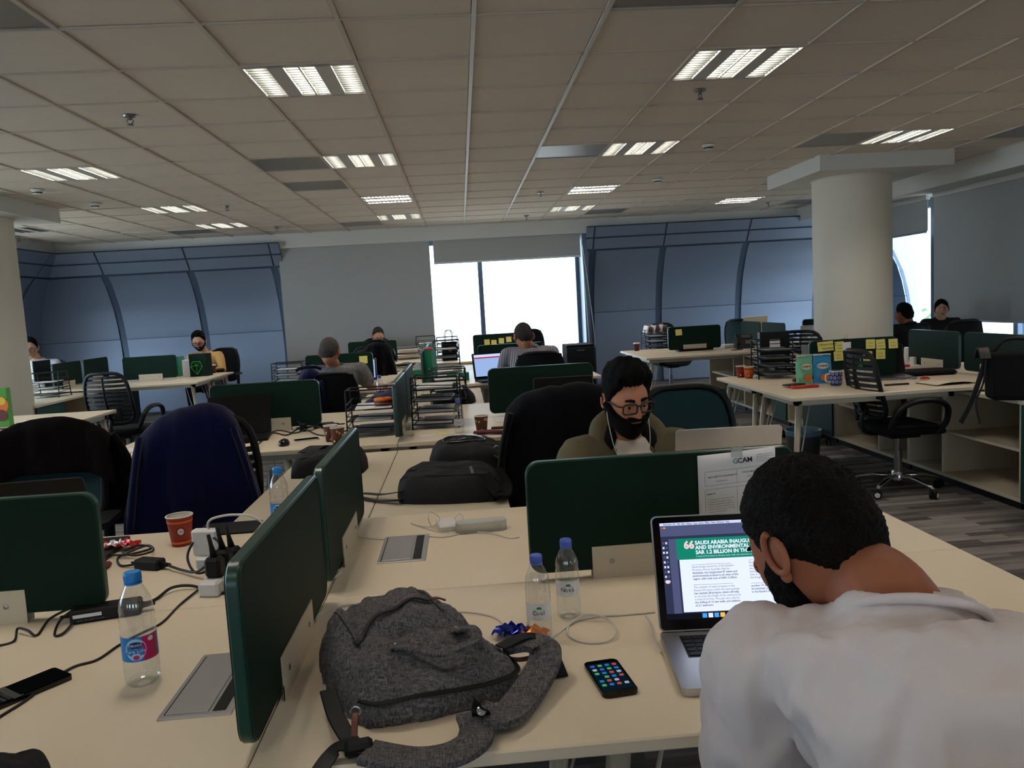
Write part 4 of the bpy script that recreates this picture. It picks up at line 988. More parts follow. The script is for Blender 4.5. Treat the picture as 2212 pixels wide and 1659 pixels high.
# snack wrapper
def wrapper(label, loc, cols, s=.05, seed=1, face=0):
    t = thing('snack_wrapper', label, 'wrapper', loc, R(face)); rnd = random.Random(seed)
    for k, m in enumerate(cols):
        P = []
        for i in range(7):
            row = []
            for j in range(6):
                row.append((s*(i/6-.5)*1.2+s*.5*(k-.5*len(cols)+.5), s*(j/5-.5)*.8+rnd.uniform(-.004, .004), .003+abs(math.sin(i*1.7+j*1.1+k*2))*s*.42*(1-abs(i/6-.5))+rnd.uniform(0, .005)))
            P.append(row)
        MB().grid(P).build('foil', m, t); 
    return t
mat('foil_blue', (24, 44, 150), .25, .4); mat('foil_white', (220, 214, 210), .3, .2); mat('foil_orange', (222, 130, 50), .3, .3); mat('foil_red', (200, 40, 36), .3, .3)
wrapper('crumpled blue and orange snack wrapper beside the Cool bottle', at(1125, 1378, T), ['foil_blue', 'foil_blue', 'foil_orange'], .055, 2, -20)
wrapper('crumpled red snack wrapper behind the front left screen', at(247, 1190, T), ['foil_red', 'foil_white', 'foil_red'], .07, 5, 10)
def cab_(name, label, pts, r, m, z=T, cat='cable'):
    P = []
    for p in pts:
        if len(p) == 2: P.append(at(p[0], p[1], z+r))
        else: P.append(at(p[0], p[1], z+p[2]))
    return cable(name, P, r, m, label, cat)
cab_('charging_cable', 'white cable running past the bottles and curling beside the phone', [(930, 1330), (985, 1322, .01), (1050, 1328), (1085, 1345), (1095, 1375), (1125, 1392), (1175, 1390), (1215, 1360), (1260, 1330, .012), (1310, 1335, .012), (1330, 1360, .01), (1315, 1383, .005), (1265, 1388), (1228, 1372), (1235, 1345), (1290, 1332), (1350, 1328), (1415, 1322)], .0024, 'cable_white')
cab_('laptop_cable', 'white cable plugged into the side of the silver laptop', [(1395, 1330, .01), (1405, 1350, .012), (1408, 1375, .008), (1420, 1396, .006), (1427, 1408, .008)], .0024, 'cable_white')
cab_('white_cable', 'thick white cable behind the grey backpack beside the middle screen', [(672, 1345), (700, 1322, .01), (760, 1306, .012), (830, 1304, .01), (880, 1318)], .0035, 'cable_white')
cab_('white_cable', 'short white cable under the middle screen by the seam', [(690, 1262), (715, 1252, .008), (735, 1238, .012), (728, 1230, .008), (700, 1233)], .003, 'cable_white')
# grey backpack
def bag(name, label, outline, H, m, base=T, p=2.6, ex=2.2, creases=(), nr=20, seed=1, cat='backpack', amp=.006, lean=(0, 0)):
    ctr = Vector((sum(q[0] for q in outline)/len(outline), sum(q[1] for q in outline)/len(outline), 0))
    t = thing(name, label, cat, (ctr.x, ctr.y, base)); O = bez([V(q[0], q[1], 0)-ctr for q in outline], 6, True); rnd = random.Random(seed); f = [rnd.uniform(0, 6) for _ in range(8)]
    def zz(x, y, rr):
        k = max(0.0, 1-rr**p)**(1/ex)
        z = H*k*(1+lean[0]*x+lean[1]*y)
        z += amp*k*(math.sin(38*x+17*y+f[0])+.8*math.sin(-25*x+45*y+f[1])+.6*math.sin(70*x+20*y+f[2]))
        for (ax, ay, bx, by, dep, wd) in creases:
            dx, dy = bx-ax, by-ay; L2 = dx*dx+dy*dy; s = max(0, min(1, ((x-ax)*dx+(y-ay)*dy)/L2)); d2 = (x-ax-s*dx)**2+(y-ay-s*dy)**2; z -= dep*k*math.exp(-d2/(wd*wd))
        return max(0.0, z)
    N = len(O); rings = []
    for i in range(nr+1):
        rr = math.sin(PI/2*i/nr); rings.append([(q.x*rr, q.y*rr, zz(q.x*rr, q.y*rr, rr)) for q in O])
    mb = MB().grid(rings, closed_v=True); nb = len(mb.v)
    und = [(q.x*.93, q.y*.93, 0.0) for q in O]; mb.v += und; mb.f += [((nr)*N+k, (nr)*N+(k+1) % N, nb+(k+1) % N, nb+k) for k in range(N)]; mb.f.append(tuple(nb+k for k in range(N))[::-1])
    mb = noise_push(mb, .004, 16, seed); mb.v = [(x, y, max(.0, z)) for x, y, z in mb.v]; mb.build('body', m, t, True)
    def surf(x, y):
        L = math.hypot(x, y)
        if L < 1e-6: return zz(0, 0, 0)
        ux, uy = x/L, y/L; best = None
        for k in range(N):
            p, q = O[k], O[(k+1) % N]; ex_, ey_ = q.x-p.x, q.y-p.y; det = ux*(-ey_)+uy*ex_
            if abs(det) < 1e-12: continue
            tt = (p.x*(-ey_)+p.y*ex_)/det; ss = (ux*p.y-uy*p.x)/det
            if tt > 0 and -1e-6 <= ss <= 1+1e-6: best = tt if best is None else max(best, tt)
        return zz(x, y, min(1, L/(best or 1)))
    return t, ctr, surf
def onbag(t, ctr, surf, base, pts, lift=.003):
    out = []
    for p in pts:
        z = .08
        for _ in range(4):
            q = at(p[0], p[1], base+z); z = surf(q[0]-ctr.x, q[1]-ctr.y)
        out.append((q[0]-ctr.x, q[1]-ctr.y, z+lift))
    return out
def strap(name, pts, w, th, m, parent, up=(0, 0, 1), n=8):
    C = bez(pts, n); P = []
    for i, c in enumerate(C):
        a = C[max(0, i-1)]; b = C[min(len(C)-1, i+1)]; tn = (b-a).normalized(); side = tn.cross(Vector(up)); side = side.normalized() if side.length > 1e-5 else V(1, 0, 0); nn = side.cross(tn).normalized()
        ww = w if not isinstance(w, tuple) else w[0]+(w[1]-w[0])*i/(len(C)-1)
        P.append([c+side*ww/2-nn*th/2, c+side*ww/2+nn*th/2, c-side*ww/2+nn*th/2, c-side*ww/2-nn*th/2])
    mb = MB().grid(P, closed_v=True); k = len(P)*4; mb.f += [(0, 1, 2, 3), (k-1, k-2, k-3, k-4)]
    o = mb.build(name, m, parent); o.modifiers.new('b', 'BEVEL').width = min(th, .004)*.45; return o
QA, QB, QC, QD = V(-.125, 1.735, 0), V(-.345, 1.575, 0), V(-.215, 1.295, 0), V(.105, 1.395, 0)
BC = (QA+QB+QC+QD)/4; BP = thing('backpack', 'large heather grey backpack lying flat on the front desk', 'backpack', (BC.x, BC.y, T))
def bpz(u, t):
    k = max(0.0, 1-abs(u)**5)**.42*max(0.0, 1-abs(t)**8)**.34
    h = .128-.030*(t+1)-.012*sm_(.3, 1, t)
    h += .010*sm_(-.02, -.16, t-.18*u*u+.10*u)                     # pocket stands proud
    h -= .016*math.exp(-((t+.02-.15*u)/.09)**2)*(1-.5*abs(u))          # hollow behind the zip
    h -= .012*math.exp(-((u+.62+.15*t)/.06)**2)*sm_(.4, -.4, t)          # side seam of the pocket
    h += .005*math.sin(9*t+3*u)*sm_(.0, .5, t)+.004*math.sin(14*u-6*t+1)*sm_(.0, .6, t)+.004*math.sin(11*u+5*t)
    h += .014*math.exp(-((u-.86)/.14)**2-((t+.9)/.18)**2)               # raised corner
    return max(0.0, h*k)
def sm_(a_, b_, x): 
    q = max(0.0, min(1.0, (x-a_)/(b_-a_))); return q*q*(3-2*q)
def bpp(u, t, lift=0.0):
    # rounded-square footprint
    w = 1-.10*abs(u)**2*abs(t)**2
    uu, tt = u*w*(1+.04*math.cos(t*1.5)), t*w*(1+.03*math.cos(u*1.5))
    top = QB.lerp(QA, (uu+1)/2); bot = QC.lerp(QD, (uu+1)/2); p = top.lerp(bot, (tt+1)/2)-BC; p.z = bpz(u, t)+lift; return p
def spr_(x): return math.copysign(abs(x)**.6, x) if False else math.sin(x*PI/2)
NG = 64; G = [[bpp(spr_(i/NG*2-1), spr_(j/NG*2-1)) for j in range(NG+1)] for i in range(NG+1)]
mb = MB().grid([[tuple(p) for p in r_] for r_ in G]); n0 = len(mb.v)
mb = noise_push(mb, .0045, 24, 3); mb = noise_push(mb, .002, 60, 5); mb.v = [(x, y, max(.0006, z)) for x, y, z in mb.v]
mb.add([tuple(G[i][j]*.98) for i, j in ((0, 0), (NG, 0), (NG, NG), (0, NG))], [(0, 1, 2, 3)])
mb.build('body', 'heather_grey', BP, True)
def rel(px, py, z):
    q = at(px, py, T+z); return (q[0]-BC.x, q[1]-BC.y, z)
FLAT = [p for r_ in G for p in r_]
def BS(x, y):
    return min(FLAT, key=lambda p: (p.x-x)**2+(p.y-y)**2).z
for sd in (-1, 1):                                                    # piping along the pocket sides
    MB().tube(bez([bpp(sd*.66, -.92, .004), bpp(sd*.68, -.6, .005), bpp(sd*.62, -.3, .005), bpp(sd*.60, -.12, .003)]), .003, 6).build('piping', 'heather_grey', BP, True)
zp = [bpp(u, t, .004) for u, t in ((-.66, .02), (-.55, -.10), (-.30, -.24), (.05, -.36), (.35, -.40), (.58, -.36))]; strap('zip', zp, .011, .004, 'black', BP); 
zl = [bpp(u, t, .008) for u, t in ((.60, -.36), (.72, -.36), (.84, -.38))]; strap('zip_pull', zl, .009, .004, 'leather_brown', BP)
zp = [bpp(u, t, .003) for u, t in ((-.94, .72), (-.82, .93), (-.4, .96), (0, .96), (.5, .96), (.9, .90), (.965, .5))]; strap('zip', zp, .013, .004, 'black', BP)
tab = [rel(768, 1540, .06), rel(766, 1565, .05), rel(765, 1592, .035)]; strap('zip_pull', tab, .011, .004, 'leather_brown', BP)
hp = [bpp(u, t, l) for u, t, l in ((-.30, .34, .006), (-.22, .46, .016), (.02, .66, .024), (.28, .74, .026), (.50, .66, .028), (.58, .46, .024), (.50, .30, .008))]; strap('handle', hp, .020, .007, 'heather_grey', BP)
for hu, ht in ((-.30, .30), (.50, .26)):
    strap('handle_tab', [bpp(hu-.06, ht-.02, .005), bpp(hu+.02, ht, .006), bpp(hu+.10, ht+.05, .005)], .026, .004, 'heather_grey', BP); MB().ell(bpp(hu, ht, .009), (.004, .004, .0025), 10, 6).build('rivet', 'steel', BP, True)
strap('shoulder_strap', [rel(1095, 1395, .05), rel(1150, 1388, .06), rel(1178, 1408, .05), rel(1165, 1455, .03), rel(1120, 1520, .02), rel(1085, 1548, .02), rel(1045, 1540, .03)], .062, .013, 'heather_grey', BP)
strap('webbing', [rel(1080, 1398, .07), rel(1130, 1375, .07), rel(1165, 1380, .06), rel(1195, 1420, .02), rel(1212, 1462, .004)], .028, .003, 'black', BP)
strap('webbing', [rel(1085, 1420, .04), rel(1120, 1425, .03), rel(1150, 1420, .03)], .016, .004, 'leather_brown', BP)
strap('shoulder_strap', [rel(1020, 1540, .03), rel(1030, 1572, .02), rel(1020, 1605, .02), rel(970, 1632, .02), rel(890, 1642, .02), rel(790, 1625, .02)], .058, .013, 'heather_grey', BP)
strap('webbing', [rel(800, 1622, .02), rel(740, 1610, .025), rel(715, 1630, .015), rel(690, 1665, .006)], .03, .003, 'black', BP)
strap('webbing', [rel(708, 1490, .04), rel(725, 1545, .03), rel(750, 1590, .02), rel(770, 1612, .02)], .03, .004, 'black', BP)
q = rel(775, 1615, .022); MB().box(q, (.046, .03, .022), (0, 0, .2), .006).build('buckle', 'black', BP)
q = rel(1040, 1535, .05); MB().lathe([(.008, 0), (.008, .002), (.001, .003)], q, 16, Matrix.Rotation(1.0, 3, 'X')).build('snap_button', 'chrome', BP, 40)
strap('snap_tab', [rel(1028, 1508, .07), rel(1038, 1535, .045), rel(1040, 1552, .02)], .032, .004, 'black', BP)
q = rel(768, 1536, .055); MB().tube([(q[0]+.008*math.cos(k*PI/5), q[1], q[2]+.008*math.sin(k*PI/5)) for k in range(10)], .0018, 6, closed=True).build('ring', 'chrome', BP, True)
# black bags on the low cabinet
CZ = .70
def quad_bag(name, label, cat, Q, H, m, base, tilt=0.0, seed=1, e=(5, 6), cr=()):
    """soft bag lying flat: Q = left-front, right-front, right-back, left-back corners"""
    q = [V(x, y, 0) for x, y in Q]; c = (q[0]+q[1]+q[2]+q[3])/4; t = thing(name, label, cat, (c.x, c.y, base))
    def P(u, v, lift=0.0):
        w = 1-.09*abs(u*v)**2; uu, vv = u*w*(1+.04*math.cos(v*1.5)), v*w*(1+.04*math.cos(u*1.5))
        p = q[0].lerp(q[1], (uu+1)/2).lerp(q[3].lerp(q[2], (uu+1)/2), (vv+1)/2)-c
        k = max(0.0, 1-abs(u)**e[0])**.42*max(0.0, 1-abs(v)**e[1])**.38; h = H*(1+tilt*v)
        for (au, av, bu, bv, dp, wd) in cr:
            du, dv = bu-au, bv-av; sp = max(0, min(1, ((u-au)*du+(v-av)*dv)/(du*du+dv*dv))); h -= dp*math.exp(-((u-au-sp*du)**2+(v-av-sp*dv)**2)/(wd*wd))
        h += .004*math.sin(7*u+3*v+seed)+.003*math.sin(11*v-5*u+seed*2); p.z = max(0.0, h*k)+lift; return p
    n = 40; G_ = [[tuple(P(spr_(i/n*2-1), spr_(j/n*2-1))) for j in range(n+1)] for i in range(n+1)]
    mb = noise_push(MB().grid(G_), .004, 18, seed); mb.f = [f_[::-1] for f_ in mb.f]; mb.v = [(x, y, max(.0005, z)) for x, y, z in mb.v]; mb.build('body', m, t, True); return t, c, P
t_, c_, P_ = quad_bag('backpack', 'black backpack lying on the low cabinet, nearer of the two', 'backpack', [(-.30, 3.06), (.10, 2.99), (.13, 3.29), (-.29, 3.40)], .112, 'bag_black', CZ, .06, 3, cr=[(-.8, .1, .9, -.25, .010, .10)])
MB().tube(bez([P_(-.95, -.35, .002), P_(-.8, -.55, .003), P_(0, -.72, .003), P_(.8, -.62, .003), P_(.97, -.3, .002)]), .003, 6).build('zip', 'black', t_, True)
strap('zip_pocket', [P_(.42, .05, .003), P_(.46, -.25, .003), P_(.50, -.55, .003)], .012, .002, 'alu_dark', t_); strap('side_handle', [P_(-.78, .2, .004), P_(-.70, .05, .014), P_(-.62, -.05, .004)], .018, .004, 'black', t_)
def rl(px, py, z, c, base): g_ = at(px, py, base+z); return (g_[0]-c.x, g_[1]-c.y, z)
strap('webbing', [rl(*a_, c_, CZ) for a_ in ((868, 1080, .02), (815, 1082, .006), (778, 1074, .006), (784, 1066, .02), (825, 1068, .02), (866, 1062, .05))], .026, .003, 'black', t_)
strap('shoulder_strap', [P_(.75, -.7, .01), (.20-.0, -.22, .03), (.23, -.05, .03), P_(.92, .6, .01)], .05, .012, 'black_soft', t_)
t_, c_, P_ = quad_bag('messenger_bag', 'black bag with an oval front pocket behind the nearer black backpack', 'bag', [(-.20, 3.62), (.15, 3.52), (.15, 3.86), (-.17, 3.96)], .125, 'bag_black', CZ, .05, 7)
MB().tube(bez([P_(-.62, -.05, .004), P_(-.45, .45, .004), P_(.25, .55, .004), P_(.55, .1, .004), P_(.2, -.35, .004), P_(-.4, -.35, .004)], 6, True), .005, 6, closed=True).build('pocket_piping', 'black_gloss', t_, True); strap('badge', [P_(-.2, .05, .003), P_(.0, .05, .003)], .02, .003, 'chrome', t_); strap('badge', [P_(-.42, .22, .003), P_(-.3, .25, .003)], .012, .003, 'chrome', t_)
rg = P_(.86, -.55, .006); MB().tube([(rg.x+.016*math.cos(k*PI/6), rg.y-.012, rg.z+.02*math.sin(k*PI/6)) for k in range(12)], .003, 6, closed=True).build('ring', 'chrome', t_, True)
strap('shoulder_strap', [P_(.9, .3, .004), (.24, -.06, .06), (.22, -.20, .02), P_(.8, -.9, .004)], .035, .005, 'black', t_)
t_, c_, P_ = quad_bag('backpack', 'small black backpack behind the middle screens, left of the seam', 'backpack', [(-.86, 3.70), (-.50, 3.70), (-.52, 4.02), (-.85, 4.04)], .105, 'bag_black', CZ, .05, 11)
strap('panel_flap', [P_(-.6, -.3, .003), P_(-.4, .3, .004), P_(-.3, .7, .003)], .09, .003, 'black', t_); MB().tube(bez([P_(-.95, -.3, .002), P_(-.6, -.75, .003), P_(.6, -.75, .003), P_(.95, -.3, .002)]), .003, 6).build('zip', 'black', t_, True)
bo = [at(*p)[:2] for p in [(-60, 1700, .76), (-20, 1640, .80), (30, 1626, .80), (75, 1640, .78), (105, 1662, .75), (100, 1720, .745), (0, 1740, .745)]]
bag('dark_bag', 'corner of a dark patterned bag at the bottom left edge', bo, .07, 'bag_black', T, 3, 2.2, seed=19, cat='bag', amp=.004)
bo = [(-.80, 6.15), (-.75, 6.55), (-.55, 6.65), (-.43, 6.5), (-.43, 6.1), (-.6, 6.0)]
bag('dark_bag', 'dark cloth bag on the cabinet left of the tray stack', bo, .12, 'jacket_blue', CZ, 3, 2.2, seed=22 if False else 22, cat='bag')
#=22, cat='bag')
bo = [(-.05, 6.2), (.0, 6.5), (.2, 6.55), (.3, 6.3), (.2, 6.05), (.05, 6.05)]
bag('dark_bag', 'dark cloth bag right of the tray stack in the second gap', [(a-.22, b) for a, b in bo], .13, 'jacket_black', CZ, 3, 2.2, seed=23, cat='bag')
#=23, cat='bag')
# ---- bearded man's desk
slab('power_bank', 'white power bank with cables behind the cable flap', 'power bank', at(966, 1140, T), (.065, .105, .022), 'white_plastic', 8, .005)
cs = MB().prism(rrect(.165, .055, .026, 8), .0, .034).build('case', 'frosted'); cs.location = at(1040, 1146, T); cs.rotation_euler = (0, 0, .08); cs.name = 'glasses_case'; tag(cs, 'frosted translucent case beside the white power bank', 'case')
cab_('white_cable', 'thin white cable lying in loops round the power bank', [(890, 1132), (930, 1138, .01), (950, 1120, .03), (930, 1105, .05), (925, 1118, .04), (935, 1140), (960, 1145), (990, 1110, .03), (1000, 1118, .02), (1002, 1135), (960, 1150), (915, 1140), (888, 1130)], .0018, 'cable_white')
cab_('white_cable', 'white cable along the seam beside the big green screen', [(760, 1158), (830, 1165), (900, 1158), (960, 1160), (1010, 1150), (1060, 1152, .005), (1100, 1162), (1122, 1160)], .0022, 'cable_white')
laptop('silver laptop of the bearded man, lid seen over the green screen', (.80, 2.40, T), 176, .325, .22, 103, keys=False, scr_h=.30)
# ---- red cup desk (behind the front left screen)
c = cup('red paper cup with orange bands and a round badge on the cable desk', (-.955, 2.575, T), 'cup_red', .098, .041, 'cup_white', [(.80, .86, 'orange'), (.10, .17, 'orange')]); a = CA(-.955, 2.575)
disc(c, .0380, a, .052, .014, .0145, 'maroon', 'badge', 20); disc(c, .0384, a, .052, .010, .0105, 'cup_white', 'badge', 20); wrap_text(c, 'JN', .012, .0388, a, .048, 'leather_brown')
def adapter(label, loc, d, face, lbl=False):
    t = thing('power_adapter', label, 'adapter', loc, R(face)); MB().box((0, 0, d[2]/2), d, None, .005).build('body', 'black', t)
    MB().tube([(d[0]/2, 0, d[2]/2), (d[0]/2+.03, 0, d[2]/2)], [.009, .005], 8).build('strain_relief', 'rubber', t, True)
    MB().tube([(-d[0]/2, 0, d[2]/2), (-d[0]/2-.025, 0, d[2]/2)], [.006, .003], 8).build('strain_relief', 'rubber', t, True)
    if lbl:
        MB().b2((-d[0]*.45, -d[1]/2-.0005, d[2]*.45), (-d[0]*.05, -d[1]/2, d[2]*.7)).build('sticker', 'paper', t)
        text('ADAPTER  19V  INPUT 100-240V', .005, 'ink_soft', t, (-d[0]*.45, -d[1]/2-.001, d[2]*.2), (PI/2, 0, 0))
    return t
adapter('black power adapter with cables in front of the red paper cup', at(325, 1228, T), (.088, .042, .03), -22)
adapter('long black laptop adapter lying against the front left screen', at(233, 1332, T), (.16, .05, .034), 14, True)
wa = thing('laptop_charger', 'white square laptop charger standing on the power strip', 'charger', at(452, 1232, T), R(-10)); MB().box((0, 0, .085), (.078, .030, .078), None, .006).build('body', 'white_plastic', wa); MB().box((.0, .0, .028), (.05, .06, .036), None, .006).build('plug_block', 'white_plastic', wa)
MB().tube(bez([(.01, 0, .122), (.01, 0, .14), (.03, .0, .155), (.08, .02, .158), (.14, .04, .14), (.20, .06, .06), (.26, .1, .003)]), .0035, 8).build('cord', 'cable_white', wa, True)
st = thing('power_strip', 'white power strip crowded with black plugs beside the middle screen', 'power strip', at(488, 1262, T), R(80)); MB().box((0, 0, .02), (.20, .055, .04), None, .006).build('body', 'white_plastic', st)
for k, (dx, hh) in enumerate(((-.05, .055), (.0, .06), (.05, .05))):
    p_ = MB().box((dx, 0, .04+hh/2), (.04, .045, hh), None, .008).build('plug', 'black', st); MB().tube([(dx, 0, .04+hh), (dx, .005, .07+hh), (dx, .01, .10+hh)], [.010, .006, .005], 8).build('strain_relief', 'rubber', p_, True)
MB().box((.02, -.028, .06), (.012, .004, .008)).build('switch', 'red', st)
cab_('black_cable', 'thick black cable arching between the white charger and the adapter', [(365, 1222, .015), (395, 1232, .01), (425, 1235, .02), (450, 1215, .05), (475, 1180, .09), (455, 1160, .10), (420, 1170, .09), (405, 1205, .05), (425, 1238, .012), (470, 1225, .02)], .0038, 'cable_black')
cab_('black_cable', 'black cable from the front left screen to the power strip', [(290, 1310, .01), (335, 1295), (370, 1270, .012), (410, 1265, .01), (450, 1275), (490, 1282)], .004, 'cable_black')
cab_('black_cable', 'long thin black cable crossing the front left desk past the blue-capped bottle', [(478, 1235, .03), (440, 1265, .01), (390, 1305), (350, 1345), (300, 1370), (255, 1395), (210, 1425), (160, 1440), (110, 1470), (60, 1510), (0, 1548), (-40, 1575)], .0028, 'cable_black')
cab_('black_cable', 'black cable in loops at the left edge below the screen', [(178, 1305, .02), (168, 1330, .012), (140, 1365, .006), (118, 1372), (130, 1340, .012), (165, 1310, .03), (110, 1335, .012), (80, 1372), (60, 1362, .012), (38, 1358, .012), (30, 1385), (-10, 1396)], .0030, 'cable_black')
cab_('black_cable', 'bundled black cable behind the adapter near the red wrapper', [(295, 1218, .012), (262, 1222), (255, 1205), (285, 1190, .01), (320, 1178, .02), (330, 1190, .015), (290, 1200, .012), (265, 1192, .01), (300, 1178, .02), (328, 1184, .01), (275, 1198, .014), (215, 1198)], .0035, 'cable_black')
slab('tablet', 'black tablet lying at the far edge behind the white charger', 'tablet', at(495, 1144, T), (.20, .135, .010), 'black', 0, .003)
slab('yellow_note', 'small yellow paper corner behind the red paper cup', 'paper', at(428, 1160, T), (.03, .04, .002), 'yellow', 20, .0005)
slab('red_pouch', 'dark red pouch edge behind the front left screen', 'pouch', at(222, 1228, T), (.04, .05, .016), 'maroon', 0, .006)
laptop('dark laptop behind the front left screen, lid edge showing', (-1.32, 2.42, T), 184, .36, .245, 108, body='black', keys=False, scr_h=.285)
kp = thing('keyboard_phone', 'black phone with a small keyboard on the front left desk', 'phone', at(58, 1492, T), R(-37)); MB().prism(rrect(.075, .148, .008), 0, .010).build('body', 'black_gloss', kp)
MB().prism(rrect(.068, .095, .003), .010, .0115, None, (0, .022, 0)).build('display', 'black_gloss', kp)
for r_ in range(3):
    for c_ in range(8): MB().b2((-.032+.0082*c_, -.068+.0105*r_, .010), (-.0255+.0082*c_, -.0605+.0105*r_, .012), .0006).build('key', 'ink', kp)
MB().prism(rrect(.074, .02, .004), .0, .0112, None, (0, -.03, 0)).build('slide_edge', 'alu_dark', kp)
# ================================================================== people
def sm(a, b, x):
    t = max(0.0, min(1.0, (x-a)/(b-a))); return t*t*(3-2*t)
def ipl(x, tab):
    for (a, p), (b, q) in zip(tab, tab[1:]):
        if x <= b: return p+(q-p)*max(0, (x-a))/(b-a)
    return tab[-1][1]
def gs(v, s): return math.exp(-(v/s)**2)
def head_pt(d, fem=0.0):
    x, y, z = d
    rx, ry, rz = .0775, .0985, .118
    if z < 0:
        rx *= 1-.30*(-z)**1.6; 
        if y < 0: ry *= 1-.42*(-z)**1.2
        else: ry *= 1-.06*(-z)
    else: rx *= 1-.03*z
    p = V(rx*x, ry*y, rz*z)
    o = 0.0; f = sm(.35, .8, y)
    o += .024*gs(x, .10+.05*sm(-.05, -.3, z))*(sm(.22, -.18, z)*sm(-.34, -.25, z))*f         # nose
    o += .006*gs(abs(x)-.12, .07)*gs(z+.24, .06)*f
    o += .005*gs(abs(x)-.30, .18)*gs(z-.19, .07)*f                                          # brow
    o -= .008*gs(abs(x)-.34, .15)*gs(z-.05, .10)*f                                          # eye sockets
    o += .005*gs(abs(x)-.50, .2)*gs(z+.18, .15)*f                                           # cheek
    o += .005*gs(x, .22)*(gs(z+.46, .035)+gs(z+.54, .04))*f-.004*gs(x, .2)*gs(z+.50, .018)*f   # lips
    o += .009*gs(x, .28)*gs(z+.80, .16)*sm(.1, .5, y)                                       # chin
    o -= .004*gs(x, .3)*gs(z+.64, .06)*f
    return p+Vector(d)*o
def az_of(d): return abs(math.degrees(math.atan2(d[0], d[1])))
HAIRLINE = [(0, .77), (22, .75), (38, .76), (52, .58), (64, .42), (76, .16), (84, -.02), (95, .02), (108, -.10), (125, -.36), (145, -.52), (180, -.58)]
BEARDLINE = [(0, -.60), (14, -.58), (22, -.42), (40, -.36), (58, -.24), (76, .0), (88, .14), (96, -.1), (104, -1.2), (180, -1.5)]
def hair_t(d, thick=.018, top=1.5, line=HAIRLINE):
    wob = .03*math.sin(d[0]*31+1)+.02*math.sin(d[0]*57+d[1]*23)
    h = d[2]-ipl(az_of(d), line)+wob*.6; k = sm(-.02, .10, h)
    side = .45+.55*sm(.15, .62, d[2]); quiff = 1+.35*sm(.45, .8, d[2])*sm(.0, .6, d[1])
    lump = 1+.10*math.sin(d[0]*17+d[2]*9)*math.sin(d[1]*15+2)
    return -.006*(1-k)+k*thick*side*lump*(1+(top-1)*sm(.35, .9, d[2])*quiff)
def beard_t(d, thick=.012, chin=1.0):
    az = az_of(d); h = ipl(az, BEARDLINE)-d[2]; k = sm(-.03, .07, h)
    if az > 92: k = 0
    mu = sm(-.31, -.35, d[2])*sm(-.47, -.42, d[2])*sm(34, 22, az); k2 = max(k, mu*.9)
    mouth = gs(d[0], .20)*gs(d[2]+.50, .07) if d[1] > .3 else 0
    k2 *= 1-.9*mouth*(1 if k2 else 0)
    return -.006*(1-k2)+k2*thick*(1+(chin-1)*sm(-.5, -.95, d[2])*sm(-.2, .5, d[1]))
def sphere_grid(nu, nv, fn):
    P = []
    for i in range(nv+1):
        th = PI*(.001+.998*i/nv); P.append([fn((math.sin(th)*math.sin(2*PI*k/nu), math.sin(th)*math.cos(2*PI*k/nu), math.cos(th))) for k in range(nu)])
    return P
def add_ear(mb, s, M, c, k=1.0):
    """ear on side s (-1 left, +1 right): helix ring, bowl and lobe"""
    def tf(p): return M@V(*p)+c
    ring = []
    for q in range(15):
        a = R(-200+q*290/14); ring.append(tf((s*(.080+.010*k), -.012+.019*math.cos(a)*k-.004, .004+.031*math.sin(a)*k)))
    mb.tube(ring, [.0055*k]*14+[.006*k], 8)
    e = MB().ell((0, 0, 0), (.007*k, .018*k, .028*k), 14, 8); mb.add([tf((s*(.078+p[0]+.003), p[1]-.014, p[2]+.002)) for p in e.v], e.f)
    e = MB().ell((0, 0, 0), (.007*k, .011*k, .012*k), 12, 6); mb.add([tf((s*(.081+p[0]), p[1]-.008, p[2]-.030*k)) for p in e.v], e.f)
    e = MB().ell((0, 0, 0), (.006*k, .005*k, .008*k), 10, 6); mb.add([tf((s*(.082+p[0]), p[1]+.006, p[2]-.003)) for p in e.v], e.f)
def remesh(mb, voxel, it=4):
    o = bpy.data.objects.new('tmp', mb.mesh('tmp')); COL.objects.link(o)
    m = o.modifiers.new('r', 'REMESH'); m.mode = 'VOXEL'; m.voxel_size = voxel; s = o.modifiers.new('s', 'SMOOTH'); s.iterations = it; s.factor = .6
    dg = bpy.context.evaluated_depsgraph_get(); me = bpy.data.meshes.new_from_object(o.evaluated_get(dg)); bpy.data.objects.remove(o)
    out = MB(); out.v = [tuple(v.co) for v in me.vertices]; out.f = [tuple(p.vertices) for p in me.polygons]; bpy.data.meshes.remove(me); return out
def limb(mb, pts, rs, n=12): mb.tube(bez(pts, 5), rs, n); [mb.ell(p, (r_, r_, r_), 10, 6) for p, r_ in ((pts[0], rs[0]), (pts[-1], rs[-1]))]
